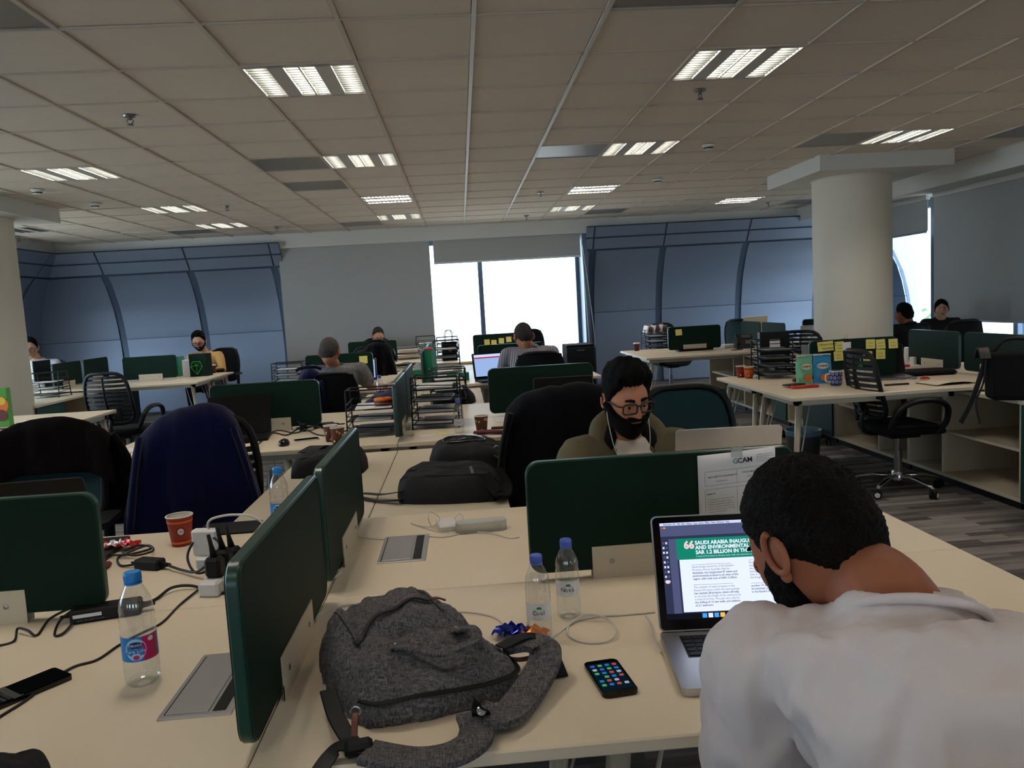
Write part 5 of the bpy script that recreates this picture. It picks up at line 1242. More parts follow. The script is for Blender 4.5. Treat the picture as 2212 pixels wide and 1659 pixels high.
def add_hand(mb, w, d, nrm, s, curl=.5, k=1.0):
    """wrist point, finger direction, back-of-hand normal, side (+1 right)"""
    d = Vector(d).normalized(); n = Vector(nrm); n = (n-d*n.dot(d)).normalized(); x = d.cross(n)*s   # x: towards the thumb is -x
    w = Vector(w); P = []
    for (t, wd, th) in ((-.02, .024, .018), (.02, .034, .015), (.06, .041, .013), (.088, .040, .011)):
        c = w+d*t*k; P.append([c+x*wd*k*math.cos(2*PI*q/14)+n*th*k*math.sin(2*PI*q/14) for q in range(14)])
    mb.grid(P, closed_v=True); b = len(mb.v); mb.f.append(tuple(range(b-14, b)))
    for (off, ln, r_) in ((-.030, .072, .0085), (-.010, .080, .009), (.011, .074, .0085), (.030, .058, .0075)):
        p = w+d*.080*k+x*off*k; pts = [p-d*.01, p]; a = 0
        for sg in (.45, .32, .23):
            a += curl*.75; p = p+(d*math.cos(a)-n*math.sin(a))*ln*sg*k; pts.append(p)
        mb.tube(bez(pts, 3), [r_*k, r_*k, r_*k*.95, r_*k*.85, r_*k*.6], 8)
    p = w+d*.022*k-x*.028*k; tp = [p, p-x*.026*k+d*.022*k-n*.008*k, p-x*.036*k+d*.05*k-n*.016*k, p-x*.036*k+d*.072*k-n*.02*k]
    mb.tube(bez(tp, 4), [.013*k, .011*k, .009*k, .006*k], 8)
def basis(fwd_z, up_lean):
    pass
def rotm(rz, pitch=0, roll=0): return Matrix.Rotation(R(rz), 3, 'Z')@Matrix.Rotation(R(-pitch), 3, 'X')@Matrix.Rotation(R(roll), 3, 'Y')
def person(label, J, head, look, skin='skin', hair=('hair_black', .016, 1.6), beard=None, top=None, sleeve='long', voxel=.011, glasses=None, det=1, legs=True, scale=1.0, hands=(None, None), fem=0, fold=.004, neck_r=.058, shoulder=1.0, collar=None, hairline=HAIRLINE, eyes=True, chinb=1.0, folds_sc=9, girth=1.0, brow=1.0):
    """J: world joints; head: world centre; look: (heading, pitch, roll) of the face"""
    Jv = {k: Vector(v) for k, v in J.items()}; root = Vector((Jv['hip'].x, Jv['hip'].y, 0))
    hc = Vector(head); HM = rotm(*look)*scale
    # --- body (skin): head, neck, torso, limbs, hands as one mesh
    up = (Jv['c7']-Jv['hip']).normalized(); ax = (Jv['shR']-Jv['shL']).normalized(); fw = up.cross(ax).normalized()
    def torso(mb, gr):
        g_ = girth; st = [(Jv['hip']+V(0, 0, -.08), .165, .13), (Jv['hip'], .175, .135), (Jv['waist'], .155, .115), (Jv['chest'], .175, .125), (Jv['c7'].lerp(Jv['chest'], .30), .165*shoulder, .105), (Jv['c7']+V(0, 0, -.02), .085, .068), (Jv['c7']+up*.02, .064, .06)]
        C = [p for p, _, _ in st]; P = []
        for i, (p, a, b) in enumerate(st):
            tn = (C[min(i+1, len(C)-1)]-C[max(0, i-1)]).normalized(); f2 = (fw-tn*fw.dot(tn)).normalized(); a2 = ax
            P.append([p+a2*(a*(g_ if 1 < i < 5 else 1)+gr)*math.cos(2*PI*q/28)+f2*(b*(g_ if i < 5 else 1)+gr)*math.sin(2*PI*q/28)*(1.0 if math.sin(2*PI*q/28) > 0 else .92) for q in range(28)])
        Q = []                                                       # smooth in between
        for j in range(28): Q.append(bez([r_[j] for r_ in P], 4))
        mb.grid([[Q[j][i] for j in range(28)] for i in range(len(Q[0]))], closed_v=True); n = len(mb.v)
        mb.f.append(tuple(range(n-28, n))); mb.f.append(tuple(range(n-28*len(Q[0]), n-28*len(Q[0])+28))[::-1])
    def arm(mb, s, gr, upto=1.0):
        sh, el, wr = Jv['sh'+s], Jv['el'+s], Jv['wr'+s]
        if upto >= 1: limb(mb, [sh, sh.lerp(el, .5)+V(0, 0, .005), el], [.058*girth+gr, .050*girth+gr, .040*girth+gr]); limb(mb, [el, el.lerp(wr, .4), wr], [.040+gr, .039+gr, .026+gr*.8])
        else: e2 = sh.lerp(el, upto); limb(mb, [sh, sh.lerp(e2, .5), e2], [.060*girth+gr, .058*girth+gr, .056*girth+gr*1.3])
        limb(mb, [Jv['c7'].lerp(sh, .30)+V(0, 0, -.035), sh], [.055+gr, .056+gr])
    bd = MB(); torso(bd, -.022)
    for s in 'LR': arm(bd, s, -.006)
    nb = hc+HM@V(0, -.030, -.055); limb(bd, [Jv['c7']+V(0, 0, -.05), Jv['c7'].lerp(nb, .5), nb], [neck_r+.006, neck_r*.98, neck_r*.90], 14)
    if legs:
        for s in 'LR': limb(bd, [Jv['hip']+ax*(.09 if s == 'R' else -.09), Jv['kn'+s]], [.085, .058]); limb(bd, [Jv['kn'+s], Jv['kn'+s].lerp(Jv['an'+s], .4), Jv['an'+s]], [.054, .05, .035])
    bd = remesh(bd, voxel, 4)
    nu, nv = (96, 72) if det else (48, 36)
    bd.grid([[HM@p+hc for p in row] for row in sphere_grid(nu, nv, lambda d: head_pt(d, fem))], closed_v=True)
    for s in (-1, 1): add_ear(bd, s, HM, hc, .86)
    for s, h in zip('LR', hands):
        if h: add_hand(bd, Jv['wr'+s], h[0], h[1], -1 if s == 'L' else 1, h[2] if len(h) > 2 else .5, scale)
    bd.v = [tuple(Vector(p)-root) for p in bd.v]
    body = bd.build('person', skin, None, True); body.location = root; tag(body, label, 'person')
    def part(mb, name, m, sh=True, parent=body):
        mb.v = [tuple(Vector(p)-root) for p in mb.v]; return mb.build(name, m, parent, sh)
    def shell(name, m, tf, jitter=0.0, seed=1):
        rnd = random.Random(seed); rows = sphere_grid(nu, nv, lambda d: head_pt(d, fem)*1.0+Vector(d)*(tf(d)+(rnd.uniform(-jitter, jitter) if tf(d) > .003 else 0)))
        return part(MB().grid([[HM@p+hc for p in r_] for r_ in rows], closed_v=True), name, m)
    if hair: shell('hair', hair[0], lambda d: hair_t(d, hair[1], hair[2], hairline), .0045 if 'grey' in hair[0] else .0024 if det else .0032, 2)
    if beard: shell('beard', beard[0], lambda d: beard_t(d, beard[1], chinb), .0018, 3)
    if eyes:
        for s in (-1, 1):
            e = MB().ell((0, 0, 0), (.0125, .0115, .0115), 14, 10); part(MB().add([HM@(Vector(p)+V(s*.031, .0785, .004))+hc for p in e.v], e.f), 'eye', 'eye_white')
            e = MB().ell((0, 0, 0), (.0055, .004, .0055), 12, 8); part(MB().add([HM@(Vector(p)+V(s*.031, .0885, .002))+hc for p in e.v], e.f), 'iris', 'eye_dark')
            for zz, mm, nm_ in ((.0105, skin, 'eyelid'), (-.0085, skin, 'eyelid')): part(MB().tube([HM@V(s*.031+.014*(q-3)/3, .0905-.006*((q-3)/3)**2, .002+zz*(1-((q-3)/3)**2*.9))+hc for q in range(7)], .0032, 6), nm_, mm)
            part(MB().tube([HM@V(s*(.012+.034*q/5), .0955-.012*(q/5)**2, .026+.005*math.sin(q/5*2.6))+hc for q in range(6)], [.003*brow, .0042*brow, .004*brow, .0035*brow, .003*brow, .002*brow], 6), 'eyebrow', hair[0] if hair else 'hair_black')
        part(MB().tube([HM@V(-.022+.044*q/6, .0985-.010*((q-3)/3)**2, -.0555-.0016*math.cos((q-3)/3*2.2))+hc for q in range(7)], [.002, .0042, .005, .0045, .005, .0042, .002], 6, flat=.8), 'lips', 'lip')
    if glasses:
        g = MB()
        for s in (-1, 1):
            ol = rrect(.055, .037, .010, 4); g.tube([HM@V(s*.035+x, .1085-abs(x+s*.034)*.10, .002+z)+hc for x, z in ol], .0036, 6, closed=True)
            g.tube([HM@V(s*.060, .1025, .012)+hc, HM@V(s*.077, .085, .012)+hc, HM@V(s*.083, .01, .010)+hc, HM@V(s*.081, -.012, -.004)+hc], .0030, 6)
        g.tube([HM@V(-.010, .107, .010)+hc, HM@V(0, .109, .013)+hc, HM@V(.010, .107, .010)+hc], .0030, 6); gl = part(g, 'glasses', glasses)
        for s in (-1, 1): part(MB().prism(rrect(.054, .036, .010, 4), -.0005, .0005, HM@RX90, hc+HM@V(s*.035, .105, .002)), 'lens', 'lens', False, gl)
    if top:
        mt = top; sh = MB(); torso(sh, .008)
        for s in 'LR': arm(sh, s, .010, 1.0 if sleeve == 'long' else .62)
        sh = remesh(sh, voxel*1.05, 5); sh = noise_push(noise_push(sh, fold, folds_sc, len(label)), fold*.45, folds_sc*2.6, len(label)+2); st_ = part(sh, 'shirt', mt)
        if collar:
            cc = Jv['c7']; rr = .074; cc = Jv['c7']-V(0, 0, .004)
            ring = [cc+ax*rr*1.06*math.cos(2*PI*q/24)+fw*(rr*math.sin(2*PI*q/24)+.006)+up*(.0-.012*math.sin(2*PI*q/24)) for q in range(24)]
            part(MB().tube(ring, 
                .0065 if collar == 'crew' else .012, 8, closed=True, flat=1.0 if collar == 'crew' else 1.7), 'collar', mt)
    if legs:
        tr = MB()
        for s in 'LR': limb(tr, [Jv['hip']+ax*(.09 if s == 'R' else -.09), Jv['kn'+s]], [.10, .072]); limb(tr, [Jv['kn'+s], Jv['an'+s]+V(0, 0, .02)], [.07, .052])
        tr.ell(Jv['hip'], (.19, .16, .12), 16, 10); part(remesh(tr, .014, 4), 'trousers', legs if isinstance(legs, str) else 'trouser')
        for s in 'LR':
            f2 = Vector((fw.x, fw.y, 0)).normalized(); a_ = Vector((Jv['an'+s].x, Jv['an'+s].y, 0)); m = MB(); P = []
            for (t, wd, hh) in ((-.07, .02, .03), (-.06, .035, .085), (.0, .04, .09), (.08, .045, .06), (.16, .042, .045), (.19, .02, .025)):
                c = a_+f2*t; x2 = V(f2.y, -f2.x, 0); P.append([c+x2*wd*math.cos(PI*q/7)+V(0, 0, .002+hh*math.sin(PI*q/7)) for q in range(8)])
            m.grid(P, closed_v=True); m.f.append(tuple(range(8))); m.f.append(tuple(range(len(m.v)-8, len(m.v)))); part(m, 'shoe', 'black')
    return body, part, Jv, HM, hc, (up, ax, fw), torso
def seated(x, y, face, lean=.12, s=1.0, zs=.0, arms=None):
    """joints of a person on a chair; face: heading in degrees (0 = away from the camera)"""
    M = Matrix.Rotation(R(face), 3, 'Z')
    def w(a, b, c): return tuple(M@V(a*s, b*s, 0)+V(x, y, c+zs*min(1, max(0, (c-.5)/.5))))
    L = lean
    J = dict(hip=w(0, -.05, .53), waist=w(0, -.02+L*.35, .72), chest=w(0, .0+L*.75, .90), c7=w(0, .0+L*1.0, 1.035), shL=w(-.185, L*1.0+.01, .985), shR=w(.185, L*1.0+.01, .985),
             elL=w(-.255, L+.12, .765), elR=w(.255, L+.12, .765), wrL=w(-.14, L+.34, .785), wrR=w(.14, L+.34, .785), knL=w(-.13, .40, .52), knR=w(.13, .40, .52), anL=w(-.13, .36, .09), anR=w(.13, .36, .09))
    return J
mat('shirt_white', (206, 196, 194), .85, bump=.12, bscale=900); mat('khaki', (96, 88, 66), .9, noise=.12, nscale=25, bump=.3, bscale=14); mat('tee_white', (214, 206, 196), .9); mat('shirt_yellow', (206, 160, 96), .85, bump=.3, bscale=12)
mat('shirt_pale', (206, 204, 214), .85, bump=.3, bscale=12); mat('knit_black', (12, 11, 14), .9)
def striped():
    m = bpy.data.materials.new('shirt_stripe'); m.use_nodes = True; nt = m.node_tree; b = nt.nodes['Principled BSDF']; L = nt.links.new
    tc = nt.nodes.new('ShaderNodeTexCoord'); wv = nt.nodes.new('ShaderNodeTexWave'); wv.inputs['Scale'].default_value = 22; wv.bands_direction = 'X'; L(tc.outputs['Object'], wv.inputs['Vector'])
    rp = nt.nodes.new('ShaderNodeValToRGB'); e = rp.color_ramp.elements; e[0].position = .45; e[0].color = (*lin((60, 58, 74)), 1); e[1].position = .55; e[1].color = (*lin((170, 166, 172)), 1); L(wv.outputs['Color'], rp.inputs[0]); L(rp.outputs[0], b.inputs['Base Color']); b.inputs['Roughness'].default_value = .9; MAT['shirt_stripe'] = m
striped()
# ---- man in the white t-shirt (foreground)
J = dict(hip=(.60, .52, .53), waist=(.60, .58, .70), chest=(.570, .74, .905), c7=(.525, .885, 1.062), shL=(.365, .965, .965), shR=(.735, .80, .985), elL=(.375, 1.02, .735), elR=(.86, .98, .74), wrL=(.50, 1.23, .775), wrR=(.70, 1.22, .775), knL=(.50, .98, .50), knR=(.76, .94, .50), anL=(.52, .92, .09), anR=(.78, .88, .09))
P1, part1, JV1, HM1, HC1, AX1, TO1 = person('man in a white t-shirt with cropped dark hair bending over the silver laptop', J, (.470, 1.03, 1.108), (21, 32, -4), 'skin_dark', ('hair_brown', .009, 1.25), ('hair_black', .008), 'shirt_white', 'short', .008, None, 1, 'denim', 1.0, (((.05, 1, -.05), (0, 0, 1), .45), ((-.1, 1, -.05), (0, 0, 1), .45)), fold=.013, collar='crew', neck_r=.060, folds_sc=7, girth=1.18, hairline=[(0, .60), (35, .52), (55, .38), (70, .22), (82, -.02), (95, -.02), (115, -.22), (140, -.46), (180, -.52)])
rnd = random.Random(11); mb = MB()                                   # cropped hair tips along the scalp
for _ in range(9000):
    d = V(rnd.gauss(0, 1), rnd.gauss(0, 1), rnd.gauss(0, 1)).normalized()
    if hair_t(d, .009, 1.25) < .006: continue
    p = head_pt(d)+d*(.008+.001*rnd.random()); q = (d+V(rnd.uniform(-.5, .5), rnd.uniform(-.9, .1), rnd.uniform(-.5, .3))).normalized()*.0055; sd = q.orthogonal().normalized()*.0005
    mb.add([HM1@(p-sd)+HC1, HM1@(p+sd)+HC1, HM1@(p+q)+HC1], [(0, 1, 2)])
tag(part1(mb, 'hair_tips', 'hair_brown', False), None, kind='stuff')
# ---- bearded man
J = seated(.60, 3.12, 184, .14, 1.08, -.115)
P2, part2, JV2, HM2, HC2, AX2, TO2 = person('bearded man with glasses and earphones in a khaki jacket', J, (.602, 2.915, 1.078), (194, 13, 3), 'skin', ('hair_black', .026, 1.9), ('hair_black', .018), 'tee_white', 'short', .009, 'spec_frame', 1, True, .99, (((.1, -1, 0), (0, 0, 1), .5), ((-.1, -1, 0), (0, 0, 1), .5)), chinb=1.9, collar='crew', neck_r=.060, brow=1.6, fold=.003, hairline=[(0, .66), (22, .64), (40, .66), (52, .50), (64, .38), (76, .14), (84, -.02), (95, .02), (108, -.10), (125, -.36), (145, -.52), (180, -.58)])
up, ax, fw = AX2
jk = MB(); TO2(jk, .026); N = 28; keep = []
for f in jk.f:
    if len(f) > 4: continue
    c = sum((Vector(jk.v[i]) for i in f), V(0, 0, 0))/4; r_ = c-JV2['c7']; side = abs(r_.dot(ax)); front = r_.dot(fw); hgt = r_.dot(up)
    if front > .02 and side < .075+.04*sm(-.3, 0, hgt): continue
    if hgt > -.012: continue
    keep.append(f)
jk.f = keep; o = part2(jk, 'jacket_body', 'khaki'); md = o.modifiers.new('s', 'SOLIDIFY'); md.thickness = .008
sl = MB()
for s in 'LR':
    limb(sl, [JV2['c7'].lerp(JV2['sh'+s], .45)+V(0, 0, -.035), JV2['sh'+s], JV2['sh'+s].lerp(JV2['el'+s], .5), JV2['el'+s]], [.072, .076, .066, .058]); limb(sl, [JV2['el'+s], JV2['wr'+s]], [.058, .044])
part2(noise_push(remesh(sl, .010, 4), .005, 8, 4), 'jacket_sleeves', 'khaki')
hood = [JV2['c7']+ax*a+fw*b+up*c for a, b, c in ((-.11, .165, -.22), (-.115, .145, -.12), (-.125, .09, -.04), (-.115, .0, .02), (-.06, -.07, .04), (.06, -.07, .04), (.115, .0, .02), (.125, .09, -.04), (.115, .145, -.12), (.11, .165, -.22))]
part2(noise_push(MB().tube(bez(hood, 6), [.014, .020, .026, .030, .034, .034, .030, .026, .020, .014], 12, flat=1.35), .004, 12, 3), 'hood_collar', 'khaki')
part2(noise_push(MB().tube(bez([JV2['c7']+ax*a+fw*b+up*c for a, b, c in ((-.085, .10, -.05), (-.08, .03, .02), (-.04, -.03, .04), (.04, -.03, .04), (.08, .03, .02), (.085, .10, -.05))], 6), [.012, .026, .03, .03, .026, .012], 10), .003, 14, 5), 'hood_lining', 'black_soft')
for s in ('L', 'R'): part2(MB().tube(bez([JV2['sh'+s]+up*.055-ax*(.05 if s == 'R' else -.05), JV2['sh'+s]+up*.065, JV2['sh'+s]+up*.04+ax*(.05 if s == 'R' else -.05)]), [.016, .018, .014], 8, flat=.4), 'epaulette', 'khaki')
pr = JV2['c7']+fw*.142-up*.105
for k in range(3): part2(MB().grid([[pr+ax*(.012*i-.072)+up*(.012*j-.04*k)-fw*(.0007*abs(i-6)**1.7) for j in range(3)] for i in range(13)]), 'chest_print', 'ink')
part2(MB().add([pr+ax*a+up*b+fw*.004 for a, b in ((-.06, .008), (.06, .008), (.06, .012), (-.06, .012))], [(0, 1, 2, 3)]), 'chest_print', 'tee_white')
for s in (-1, 1):
    e0 = HC2+HM2@V(s*.084, .004, -.004); part2(MB().ell(e0, (.007, .008, .009), 10, 8), 'earbud', 'white_plastic')
    part2(MB().tube(bez([e0, e0+V(0, -.015, -.06), e0.lerp(JV2['chest']+fw*.15, .45)+V(s*-.02, -.03, -.03), JV2['chest']+fw*.158+ax*.01+up*.06, JV2['chest']+fw*.15-up*.02]), .0016, 6), 'earphone_wire', 'cable_white')
# ---- man in the grey tee (back view)
J = seated(-1.12, 6.88, 2, .10, 1.14, -.025); J['elR'] = (-.84, 7.02, .80); J['wrR'] = (-.74, 7.33, .775)
person('grey-haired man in a heather grey tee seen from behind', J, (-1.16, 6.93, 1.13), (-8, 14, 0), 'skin', ('hair_grey', .012, 1.2), None, 'tee_grey', 'short', .012, None, 1, True, 1.02, (((.2, 1, 0), (0, 0, 1), .5), ((.25, 1, -.05), (0, 0, 1), .5)), collar='crew', eyes=False, girth=1.03)
# ---- man in the striped shirt
J = seated(.58, 6.86, -4, .14, 1.08, .03)
person('man in a striped shirt working at a laptop against the bright window', J, (.545, 6.99, 1.165), (12, 16, 0), 'skin', ('hair_darkgrey', .010, 1.2), None, 'shirt_stripe', 'long', .012, 'spec_frame', 1, True, 1.0, (((-.2, 1, 0), (0, 0, 1), .5), ((-.2, 1, 0), (0, 0, 1), .5)), collar='shirt', eyes=False)
# ---- man bending behind the far screen
J = seated(-1.32, 12.28, 178, .22, 1.0, -.06)
person('grey-haired man in a white shirt bending behind the far green screen', J, (-1.265, 12.0, 1.105), (196, 34, 0), 'skin_light', ('hair_darkgrey', .012, 1.3), None, 'shirt_pale', 'long', .014, 'spec_frame', 0, True, 1.05, (((0, -1, 0), (0, 0, 1), .5), ((0, -1, 0), (0, 0, 1), .5)), collar='shirt')
# ---- man in the yellow shirt
J = seated(-3.74, 11.86, 176, .10, 1.08, -.03)
person('dark-haired man in a yellow shirt with glasses at the left back desk', J, (-3.80, 11.66, 1.175), (186, 18, 0), 'skin_light', ('hair_black', .022, 1.7), ('hair_black', .007), 'shirt_yellow', 'long', .014, 'spec_frame', 0, 'denim', 1.10, (((0, -1, 0), (0, 0, 1), .5), ((0, -1, 0), (0, 0, 1), .5)), collar='shirt')
# ---- man with a hand at his mouth, far left
J = seated(-5.70, 11.02, 196, .10, 1.05, .03); J['elR'] = (-5.95, 10.72, .80); J['wrR'] = (-5.74, 10.74, 1.04)
person('man in white with glasses resting his mouth on his hand at the far left', J, (-5.745, 10.88, 1.235), (196, 14, 0), 'skin_light', ('hair_black', .016, 1.5), None, 'shirt_pale', 'long', .014, 'spec_frame', 0, True, 1.12, (((0, -1, 0), (0, 0, 1), .5), ((.25, .15, .9), (0, -1, 0), .9)), collar='shirt')
# ---- man in black, back view, by the side window
J = seated(5.08, 8.62, 6, .04, 1.05, -.06)
person('man in black seen from behind by the window beside the column', J, (5.05, 8.72, 1.09), (22, 6, 0), 'skin_dark', ('hair_black', .010, 1.5), None, 'knit_black', 'long', .014, None, 0, True, 1.06, (None, None), collar='shirt', eyes=False)
# ---- woman in black
J = seated(5.98, 9.52, 156, .02, .92, -.06)
WM = person('dark-haired woman in black looking towards the camera by the side window', J, (5.935, 9.42, 1.10), (152, 2, 4), 'skin_light', ('hair_black', .016, 1.2), None, 'knit_black', 'long', .014, None, 0, True, .94, (None, None), collar='shirt', fem=1, hairline=[(0, .66), (20, .58), (38, .44), (55, .30), (70, .06), (82, -.20), (95, -.36), (115, -.5), (140, -.75), (180, -.85)])
WM[1](MB().ell(WM[4]+WM[3]@V(0, -.105, .03), (.045, .04, .045), 16, 10), 'hair_bun', 'hair_black')
# ================================================================== second row
def D(px, py, z=T): return at(px, py, z)
slab('paper_sheet', 'white sheet near the corner of the sunglasses desk', 'paper', D(262, 985), (.21, .14, .002), 'paper', 8, .0005); slab('paper_sheet', 'white sheet under the dark sunglasses', 'paper', D(338, 966), (.30, .16, .002), 'paper', 20, .0005)
sg = thing('sunglasses', 'black sunglasses lying open on a white sheet', 'sunglasses', D(345, 961, T+.003), R(8))
for s in (-1, 1):
    MB().prism(rrect(.052, .044, .018, 6), -.002, .002, RX90, (s*.033, 0, .026)).build('dark_lens', 'tint_lens', sg); MB().tube([(s*.033+x, 0, .026+z) for x, z in rrect(.054, .046, .018, 5)], .0025, 6, closed=True).build('rim', 'black', sg, True)
    MB().tube([(s*.06, 0, .036), (s*.066, .06, .03), (s*.064, .13, .006)], .0025, 6).build('temple', 'black', sg, True)
MB().tube([(-.008, 0, .03), (0, 0, .033), (.008, 0, .03)], .003, 6).build('bridge', 'black', sg, True)
wt = thing('wristwatch', 'wristwatch with a brown leather strap beside the sunglasses', 'watch', D(293, 985), R(-12)); strap('watch_strap', [(-.09, 0, .004), (-.06, 0, .02), (-.02, 0, .008), (0, 0, .01)], .018, .003, 'leather_brown', wt); strap('watch_strap', [(0, 0, .01), (.03, 0, .03), (.06, 0, .028), (.09, 0, .004)], .018, .003, 'leather_brown', wt); mat('gold', (200, 160, 90), .25, 1.0); MB().lathe([(.017, 0), (.019, .003), (.017, .009), (.001, .009)], (-.005, 0, .006), 20).build('watch_case', 'gold', wt, 40)
pn = MB().tube([(-.05, 0, .006), (.05, 0, .006), (.065, 0, .006)], [.005, .005, .001], 8).build('pen', 'alu_dark', None, 40); pn.location = D(340, 979); pn.rotation_euler = (0, 0, 1.0); tag(pn, 'short pen right of the brown watch', 'pen')
laptop('dark laptop behind the blue jacket with a black screen', D(520, 944), 8, .37, .25, 112, body='black', keys=False, scr_h=.25)
ms = thing('computer_mouse', 'black computer mouse in front of the cable tangle', 'mouse', D(614, 962)); m_ = MB().ell((0, 0, .012), (.032, .05, .026), 18, 12); m_.v = [(x, y, max(0, z)) for x, y, z in m_.v]; m_.build('shell', 'black_gloss', ms, True); MB().tube([(0, .045, .015), (0, .01, .037)], .003, 6).build('scroll_wheel', 'rubber', ms)
def phone(label, loc, face, m='black_gloss'):
    t = thing('smartphone', label, 'phone', loc, R(face)); MB().prism(rrect(.07, .142, .012), 0, .008).build('body', 'alu', t); MB().prism(rrect(.066, .138, .010), .008, .0088).build('display', m, t); return t
phone('smartphone lying right of the black mouse', D(662, 951), -70)
for k, (p, lb) in enumerate((((716, 953), 'brown paper cup with bean print, left of two by the middle screen'), ((731, 958), 'brown paper cup with bean print, right of two by the middle screen'), ((1041, 932), 'brown paper cup with bean print beside the clear bottle'))):
    c = cup(lb, D(*p), 'cup_brown', .092, .040, 'cup_white'); beans(c, .092, .040, 12, k+3)
tr1 = tray('black mesh letter tray with an orange roll on top', D(812, 935), 0, .30, .30, 3, .065, .27, 1)
MB().b2((0, 0, 0), (.001, .001, .001))
ot = thing('orange_roll', 'orange puck-shaped item on the mesh letter tray', 'roll', (D(812, 935)[0]+.06, D(812, 935)[1]-.02, T+.172)); MB().lathe([(.05, 0), (.056, .008), (.056, .032), (.05, .04), (.02, .04), (.02, .03)], n=28).build('disc', 'orange', ot, 40); MB().lathe([(.0565, .012), (.0565, .028)], n=28, cap=False).build('edge_print', 'leather_brown', ot, True)
for k, pts in enumerate(([(575, 925), (600, 905, .05), (640, 908, .06), (665, 930), (700, 920), (745, 915)], [(560, 945), (600, 930, .02), (640, 935), (680, 920, .03), (720, 935), (750, 930)], [(550, 965), (570, 950), (590, 935, .03), (620, 940), (650, 925, .02), (690, 940), (740, 942)])):
    cab_('black_cable', ['black cable arching behind the mouse', 'black cable crossing behind the two brown cups', 'black cable running from the dark laptop to the mesh tray'][k], pts, .0045, 'cable_black')
adapter('black adapter under the green screen left of the brown cups', D(700, 923), (.13, .05, .03), 12)
adapter('small black plug adapter leaning by the screen foot', D(655, 932), (.04, .03, .05), 0)
tray('black letter tray stacked with white papers beside the middle screen', D(947, 918), -4, .28, .34, 4, .07, .31, 2); tray('black letter tray with papers behind the nearer tray stack', D(970, 868), 2, .27, .34, 3, .075, .26, 1)
slab('card_holder', 'small wooden card holder in front of the middle screen', 'card holder', D(884, 942), (.06, .03, .02), 'desk_edge', 0, .003)
b = bottle('clear water bottle in front of the tray stack, leaf label', D(993, 935), .20, .029, 'cap_violet', .35); wrap_label(b, .0293, .045, .085, 180, 360, 'label_white'); disc(b, .0296, CA(*D(993, 935)[:2]), .065, .015, .015, 'paper', 'label_oval'); wrap_text(b, 'Cool', .013, .0299, CA(*D(993, 935)[:2]), .060, 'ink')
b = bottle('water bottle with a blue label between the two middle desks', D(823, 868), .215, .032, 'cap_violet', .5); wrap_label(b, .0325, .05, .09, 180, 360, 'label_navy')
mc = MB(); pouch = thing('glasses_pouch', 'dark red pouch beside the brown cup', 'pouch', D(1062, 938), R(-8)); MB().tube(bez([(-.10, .01, .012), (-.05, 0, .016), (.05, -.01, .014), (.10, -.015, .01)]), [.014, .022, .02, .012], 10, flat=.6).build('body', 'maroon', pouch, True)
slab('black_clip', 'black folded clip behind the dark red pouch', 'clip', D(1080, 926), (.10, .03, .012), 'black', -12, .003)
slab('leaflet', 'leaflet with yellow print under the tray stack', 'paper', D(945, 939), (.20, .08, .002), 'paper', 14, .0005); slab('leaflet', 'yellow slip on the leaflet under the tray stack', 'paper', D(955, 936, T+.002), (.08, .05, .002), 'note_yellow', 14, .0005); slab('leaflet', 'white sheet left of the black jacket, under the screen', 'paper', D(1120, 905), (.30, .16, .002), 'paper', 5, .0005)
laptop('grey laptop standing open behind the black jacket', D(1222, 905), -3, .37, .25, 108, body='alu_dark', keys=False, scr_h=.25)
rp = thing('red_cutter', 'red plastic cutter on the desk corner past the bearded man', 'cutter', D(1420, 910), R(-20)); MB().box((0, 0, .012), (.10, .02, .018), None, .004).build('handle', 'red', rp); MB().box((-.02, .02, .012), (.07, .012, .016), (0, 0, .5), .003).build('grip', 'red', rp); MB().box((.07, -.02, .006), (.12, .012, .008), None, .002).build('blade', 'steel', rp)
mg = thing('mug', 'white mug with brown handle behind the blue-label bottle', 'mug', D(848, 850)); MB().lathe([(.036, 0), (.04, .004), (.04, .10), (.036, .10), (.034, .01), (.001, .008)], n=24).build('body', 'cup_white', mg, 40); MB().tube(bez([(.038, 0, .08), (.065, 0, .075), (.065, 0, .03), (.038, 0, .02)]), .005, 8).build('handle', 'leather_brown', mg, True)
# ================================================================== third and fourth row
emis('page_blue', (150, 178, 226), .8); emis('page_red', (190, 40, 70), .7)
laptop('silver laptop in front of the grey tee man, glowing screen', D(780, 826), 4, .34, .24, 105, screen='page_blue', keys=False)
t5, m5, l5 = laptop('black laptop with a web page in front of the striped shirt man', D(1066, 820), 14, .38, .25, 105, body='black', screen='page_blue', keys=False, scr_h=.255); ld5 = [c for c in t5.children if c.name.startswith('lid')][0]
MB().add([m5@V(u, v, .0075)+l5 for u, v in ((-.17, .20), (.17, .20), (.17, .212), (-.17, .212))], [(0, 1, 2, 3)]).build('page_header', 'page_red', ld5); MB().add([m5@V(u, v, .0075)+l5 for u, v in ((-.17, .215), (.17, .215), (.17, .238), (-.17, .238))], [(0, 1, 2, 3)]).build('browser_bar', 'scr_menu', ld5)
gb = thing('gift_bag', 'tall green paper gift bag by the middle screen in the third row', 'bag', D(931, 829), R(-12)); mat('bag_green', (28, 128, 92), .5); MB().add([(-.055, -.09, 0), (.055, -.09, 0), (.055, .09, 0), (-.055, .09, 0), (-.045, -.085, .33), (.045, -.085, .33), (.045, .085, .33), (-.045, .085, .33)], [(3, 2, 1, 0), (0, 1, 5, 4), (1, 2, 6, 5), (2, 3, 7, 6), (3, 0, 4, 7)]).build('paper_body', 'bag_green', gb); MB().box((0, 0, .33), (.07, .15, .03), (0, 0, .1)).build('red_lining', 'red', gb)
